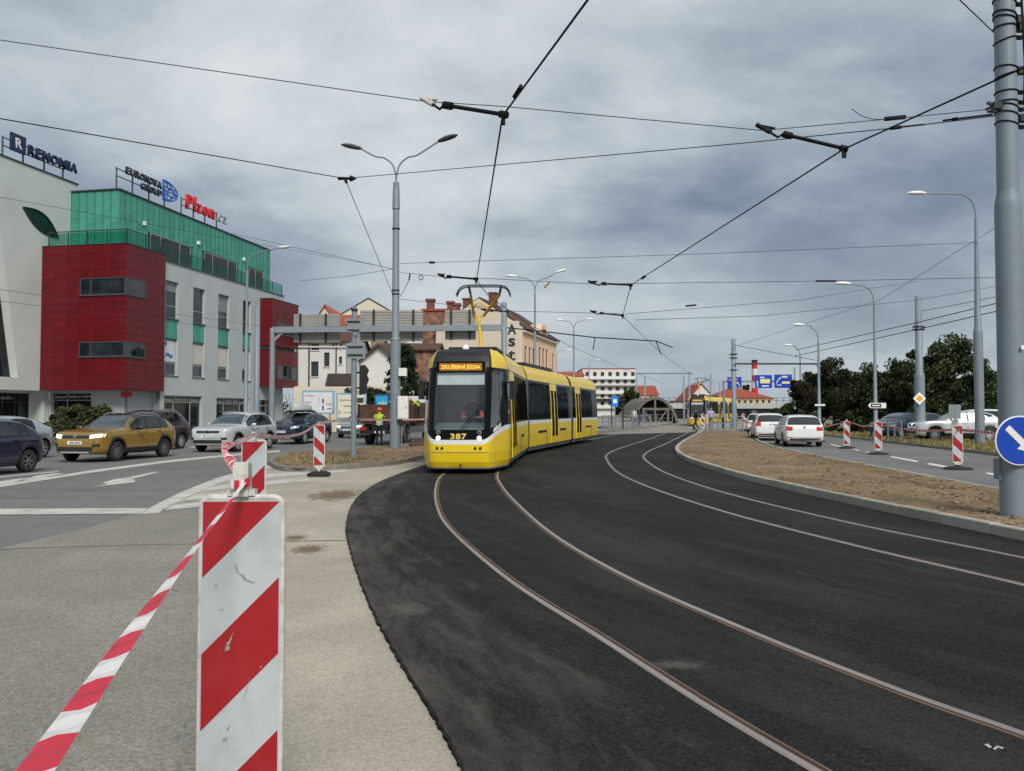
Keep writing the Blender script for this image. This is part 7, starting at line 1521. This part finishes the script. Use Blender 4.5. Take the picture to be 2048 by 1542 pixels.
g = G(755, 893, .05); person('worker in yellow vest and orange helmet standing behind the lamp pole', (g.x, 36.6, .05), radians(80), dict(top='hivis_yellow', leg='cloth_black', fore='cloth_navy', sleeve='cloth_navy'), dict(elbl=(.02, .26, 1.15), wrl=(.18, .2, 1.02), handl=(.25, .18, 1.0), elbr=(.02, -.26, 1.15), wrr=(.2, -.2, 1.05), handr=(.27, -.18, 1.04), kneel=(.03, .11, .5)), .98, 'helmet_orange', bands=True, group='workers in high visibility vests')
q = at(783, 822, 40.3); person('worker in yellow vest and red helmet standing in the truck bed behind the pole', (q.x, 40.3, 1.11), radians(160), dict(top='hivis_yellow', leg='cloth_navy', sleeve='cloth_navy', fore='skin'), dict(elbl=(.1, .24, 1.2), wrl=(.28, .18, 1.15), handl=(.35, .17, 1.15)), .72, 'helmet_red', group='workers in high visibility vests')
bend = dict(waist=(.06, 0, 1.10), chest=(.22, 0, 1.24), neck=(.34, 0, 1.33), chin=(.40, 0, 1.34), head=(.48, 0, 1.37), crown=(.545, 0, 1.40), shl=(.27, .19, 1.30), shr=(.27, -.19, 1.30), elbl=(.36, .22, 1.05), elbr=(.36, -.22, 1.05), wrl=(.44, .18, .86), wrr=(.44, -.18, .86), handl=(.47, .17, .80), handr=(.47, -.17, .80))
q = at(838, 822, 40.8); person('worker in yellow vest and red helmet bending over inside the truck bed', (q.x, 40.8, 1.11), radians(190), dict(top='hivis_yellow', leg='cloth_navy', sleeve='skin', fore='skin'), bend, .78, 'helmet_red', group='workers in high visibility vests')
walk = dict(kneel=(.22, .10, .52), anklel=(.26, .11, .12), toel=(.42, .12, .09), kneer=(-.06, -.10, .50), ankler=(-.36, -.11, .18), toer=(-.24, -.12, .06), elbl=(-.10, .25, 1.14), wrl=(-.12, .25, .9), handl=(-.1, .25, .83), elbr=(.08, -.25, 1.14), wrr=(.22, -.24, .95), handr=(.28, -.23, .90))
g = G(1392, 864); person('pedestrian in dark clothes striding across before the far tram', (g.x, g.y, .05), radians(190), dict(top='cloth_black', leg='cloth_black', fore='cloth_black'), walk, .97, group='pedestrians')
g = G(1426, 861, .22); person('pedestrian in a lavender shirt leaning at the platform railing', (g.x, g.y+.6, .22), radians(-90), dict(top='cloth_lavender', leg='denim', fore='skin'), dict(elbl=(.12, .27, 1.16), wrl=(.3, .2, 1.08), handl=(.36, .18, 1.08), elbr=(.12, -.27, 1.16), wrr=(.3, -.2, 1.08), handr=(.36, -.18, 1.08)), .98, group='pedestrians')
g = G(1446, 858, .22); person('pedestrian in grey further along the platform railing', (g.x, g.y, .22), radians(150), dict(top='cloth_grey', leg='cloth_navy'), None, .97, group='pedestrians')
g = G(1277, 853, .22); person('pedestrian in dark jacket waiting on the left platform beside the shed', (g.x, g.y, .22), radians(-60), dict(top='cloth_navy', leg='denim', fore='cloth_navy'), None, 1., group='pedestrians')
g = G(1268, 855, .22); person('pedestrian in white on the left platform beside the shed', (g.x, g.y, .22), radians(-120), dict(top='cloth_white', leg='cloth_grey'), None, .95, group='pedestrians')
sit = dict(pelvis=(-.02, 0, .62), waist=(-.02, 0, .80), chest=(.0, 0, 1.0), neck=(0, 0, 1.16), chin=(.02, 0, 1.23), head=(.03, 0, 1.32), crown=(.015, 0, 1.395), hipl=(.05, .10, .56), hipr=(.05, -.10, .56), kneel=(.42, .12, .55), kneer=(.42, -.12, .55), anklel=(.45, .12, .12), ankler=(.45, -.12, .12), toel=(.60, .12, .06), toer=(.60, -.12, .06), shl=(0, .19, 1.09), shr=(0, -.19, 1.09), elbl=(.08, .27, .86), elbr=(.08, -.27, .86), wrl=(.32, .16, .84), wrr=(.32, -.2, .84), handl=(.39, .14, .85), handr=(.39, -.18, .85))
fd = Vector((cos(rz), sin(rz), 0)); fl = Vector((-fd.y, fd.x, 0)); dp = NOSE - fd*1.45 + fl*.17
person('tram driver in an orange vest seated behind the windscreen', (dp.x, dp.y, .63), rz, dict(top='cloth_navy', sleeve='hivis_orange', leg='cloth_navy', fore='skin'), sit, 1., None, group='tram crew')
# ================================================================== trees and shrubs
M('bark', (.06, .045, .033), .95, 0, .3, 6., bump=.5, bscale=20)
def leafm(name, col): return M(name, col, .7, 0, .35, 2., spec=.25)
for nme, c in (('leaf_dark', (.014, .024, .009)), ('leaf_mid', (.030, .045, .015)), ('leaf_light', (.066, .085, .028)), ('leaf_redb', (.034, .018, .012)), ('leaf_redd', (.018, .011, .008)), ('leaf_olive', (.062, .075, .026)), ('leaf_conifer', (.018, .032, .016))): leafm(nme, c)
def foliage(mb, c, rad, n, size, seed, mats, clumps=26, flat=.8, bottom=-.75):
    r = random.Random(seed); C = []
    while len(C) < clumps:
        p = Vector((r.uniform(-1, 1), r.uniform(-1, 1), r.uniform(bottom, 1)))
        if p.length > 1 or p.length < .35: continue
        C.append((p, r.uniform(.15, .33)))
    for i in range(n):
        p, cr = C[i % clumps]; q = Vector((r.gauss(0, 1), r.gauss(0, 1), r.gauss(0, 1))); q.normalize(); q *= cr*(r.random()**.45); q.z *= flat
        w = p+q; pos = Vector((c[0]+w.x*rad[0], c[1]+w.y*rad[1], c[2]+w.z*rad[2]))
        a = Vector((r.gauss(0, 1), r.gauss(0, 1), r.gauss(0, .8))).normalized(); b = a.orthogonal().normalized(); s = size*r.uniform(.6, 1.4); cc = a.cross(b)
        k = min(len(mats)-1, int((i % clumps)*.37*len(mats)) % len(mats)) if r.random() < .6 else r.randrange(len(mats))
        mb.add([pos-b*s, pos+cc*s*.45, pos+b*s, pos-cc*s*.45], [(0, 1, 2, 3)], k)
def tree(label, base, h, rad, mats, seed, n=11000, size=.125, name='leafy_tree', group='trees behind the right road', clumps=52, low=.30, trunk=.18, cat='tree'):
    root = E(name, base, 0, label, cat, group); r = random.Random(seed)
    tm = MB(); tm.tube([(0, 0, 0), (.05, .02, h*.2), (-.05, .05, h*.45), (.02, 0, h*.8)], trunk, 8, rs=[trunk, trunk*.85, trunk*.6, trunk*.15])
    for k in range(7):
        a = r.uniform(0, 6.28); z = h*r.uniform(.25, .6); e = Vector((cos(a)*rad*.7, sin(a)*rad*.7, z+h*r.uniform(.1, .28))); tm.tube([(0, 0, z), Vector((0, 0, z)).lerp(e, .5)+Vector((0, 0, .2)), e], trunk*.4, 6, rs=[trunk*.4, trunk*.25, trunk*.06])
    O('trunk', tm, 'bark', root)
    cm = MB(); cz = h*(1+low)/2; foliage(cm, (0, 0, cz), (rad, rad*.9, h*(1-low)/2*1.0), n, size, seed, mats, clumps); O('crown', cm, mats, root); return root
def tr(label, px, Y, ytop, rpx, mats, seed, **k):
    p = at(px, 822, Y); h = at(px, ytop, Y).z; return tree(label, (p.x, Y, 0), h*.94, rpx/FPX*Y, mats, seed, **k)
GR = ['leaf_dark', 'leaf_mid', 'leaf_dark', 'leaf_light']; RD = ['leaf_redb', 'leaf_redd', 'leaf_dark', 'leaf_mid']
tr('dark reddish leaved tree nearest the blue signs', 1622, 74, 742, 48, RD, 1, low=.12); tr('reddish brown tree behind the lamp with the white plate', 1668, 66, 712, 62, RD, 2, low=.1, n=13000)
tr('rounded green tree right of the reddish one', 1732, 62, 716, 68, GR, 3, low=.06, n=13000); tr('green tree left of the diamond sign pole', 1795, 60, 712, 66, GR, 4, low=.08, n=13000)
tr('tallest spreading green tree right of the diamond sign pole', 1890, 56, 668, 92, GR, 5, low=.10, n=21000, clumps=80); tr('green tree seen between the lamp pole and the big pole', 1965, 62, 738, 60, GR, 6, low=.06, n=13000); tr('green tree half hidden by the big pole', 2045, 60, 722, 80, GR, 7, low=.06, n=10500)
tr('lower dark green tree filling behind the slim lamps', 1700, 74, 742, 66, ['leaf_dark', 'leaf_mid', 'leaf_dark'], 8, low=.02, n=10500); tr('dark tree behind the tallest one', 1840, 70, 712, 76, ['leaf_dark', 'leaf_mid'], 9, low=.02, n=10500)
def bush(label, px, py, Y, wpx, hpx, mats, seed, n=1400, size=.16, group='shrubs', zb=.1):
    p = at(px, 822, Y); w = wpx/FPX*Y; h = hpx/FPX*Y; root = E('shrub', (p.x, Y, zb), 0, label, 'shrub', group); sm = MB(); r = random.Random(seed)
    for k in range(7): a = r.uniform(0, 6.28); sm.tube([(0, 0, 0), (cos(a)*w*.3, sin(a)*w*.2, h*.6)], .03, 5, rs=[.03, .01])
    O('stems', sm, 'bark', root); cm = MB(); foliage(cm, (0, 0, h*.45), (w, w*.7, h*.62), n, size, seed, mats, 20, .9, -.6); O('foliage', cm, mats, root); return root
bush('pale green bush below the reddish trees', 1622, 850, 58, 26, 52, ['leaf_light', 'leaf_olive'], 21); bush('dark bush at the foot of the trees left of the arrow sign', 1700, 860, 56, 40, 46, ['leaf_dark', 'leaf_mid'], 22); bush('dark bush behind the grey blue estate', 1780, 860, 56, 46, 44, ['leaf_dark'], 23); bush('dark bush behind the black hatchback', 1870, 860, 54, 52, 60, ['leaf_dark', 'leaf_mid'], 24); bush('dark bush behind the white parked estate', 1965, 860, 54, 48, 66, ['leaf_dark', 'leaf_mid'], 25); bush('dark bush behind the big right pole', 2040, 860, 52, 40, 60, ['leaf_dark', 'leaf_mid'], 26)
bush('large olive shrub in front of the shop windows behind the golden SUV', 165, 870, 43.5, 62, 66, ['leaf_mid', 'leaf_olive', 'leaf_light', 'leaf_redb'], 31, 3200, .13, zb=.12); bush('shrub between the pale hatchback and the golden SUV', 118, 880, 41, 34, 40, ['leaf_mid', 'leaf_olive', 'leaf_light'], 32, 1500, .12, zb=.12); bush('upright green shrub behind the golden SUV roof', 212, 870, 44.5, 26, 62, ['leaf_light', 'leaf_mid'], 33, 1200, .13, zb=.12); bush('low shrub left of the silver SUV under the shop window', 385, 872, 47, 30, 20, ['leaf_mid', 'leaf_light'], 34, 700, .12, zb=.12)
# conifer in front of the white gable house
def conifer(label, px, Y, ytop, rpx, seed):
    p = at(px, 822, Y); h = at(px, ytop, Y).z; rad = rpx/FPX*Y; root = E('conifer_tree', (p.x, Y, 0), 0, label, 'tree', 'trees by the houses'); O('trunk', MB().tube([(0, 0, 0), (0, 0, h)], .15, 7, rs=[.16, .03]), 'bark', root); cm = MB(); r = random.Random(seed)
    for k in range(46):
        z = h*(.12+.86*k/46); rr_ = rad*(1-.55*(k/46)**1.5)*r.uniform(.65, 1.1); a = k*2.4
        for i in range(95):
            t = r.random()**.6; q = Vector((cos(a)*rr_*t, sin(a)*rr_*t, z-.15*rr_*t+r.gauss(0, .14))) + Vector((r.gauss(0, .16), r.gauss(0, .16), 0)); u = Vector((r.gauss(0, 1), r.gauss(0, 1), r.gauss(0, .5))).normalized(); v = u.orthogonal().normalized(); s = r.uniform(.12, .27); w_ = u.cross(v); cm.add([q-v*s, q+w_*s*.4, q+v*s, q-w_*s*.4], [(0, 1, 2, 3)], r.randrange(2))
    O('crown', cm, ['leaf_conifer', 'leaf_dark'], root)
conifer('dark conifer in front of the white gabled house', 806, 66, 686, 46, 41)
bush('hedge bush above the cream billboard', 722, 800, 62.6, 44, 54, ['leaf_mid', 'leaf_dark'], 42, 1400, .14, zb=1.6); bush('hedge bush above the cyan billboard', 782, 800, 62.6, 44, 56, ['leaf_mid', 'leaf_dark'], 43, 1400, .14, zb=1.6); bush('hedge bush left of the tram front', 838, 800, 62.6, 40, 60, ['leaf_mid', 'leaf_dark'], 44, 1300, .14, zb=1.2)
for i, (px, Y, yt, rp_, lab) in enumerate(((1243, 150, 792, 14, 'slim young tree before the white apartments'), (1262, 130, 768, 16, 'green tree between the white apartments and the shed'), (1290, 170, 806, 22, 'low tree behind the arched shed, left one'), (1345, 185, 802, 24, 'low tree behind the arched shed, right one'), (1365, 260, 808, 26, 'far tree above the bridge left of the far tram'), (1495, 240, 766, 14, 'dark tree behind the yellow villa roof'), (1480, 245, 772, 12, 'smaller dark tree behind the yellow villa roof'), (1565, 150, 808, 26, 'tree at the right end of the bridge'), (1590, 110, 800, 26, 'dark tree before the right end of the bridge'))):
    tr(lab, px, Y, yt, rp_, GR if i != 5 else ['leaf_dark'], 60+i, n=1100, size=.45, low=.1, clumps=16, group='far trees', trunk=.14)
# far wood closing the horizon
wm = MB(); r = random.Random(77)
for k in range(9000):
    a = r.uniform(-.75, .75); d = r.uniform(330, 420); x = a*d; hh = (4.5+2.2*sin(x*.045)+1.6*sin(x*.13+1))*r.random()**.7; p = Vector((x, d, hh)); u = Vector((r.gauss(0, 1), r.gauss(0, .4), r.gauss(0, 1))).normalized(); v = u.orthogonal().normalized(); s = r.uniform(.5, 1.2); w_ = u.cross(v); wm.add([p-v*s, p+w_*s*.7, p+v*s, p-w_*s*.7], [(0, 1, 2, 3)], r.randrange(3))
O('far_wood', wm, ['leaf_dark', 'leaf_mid', 'leaf_olive'], label='distant band of trees along the horizon', cat='wood', kind='stuff')
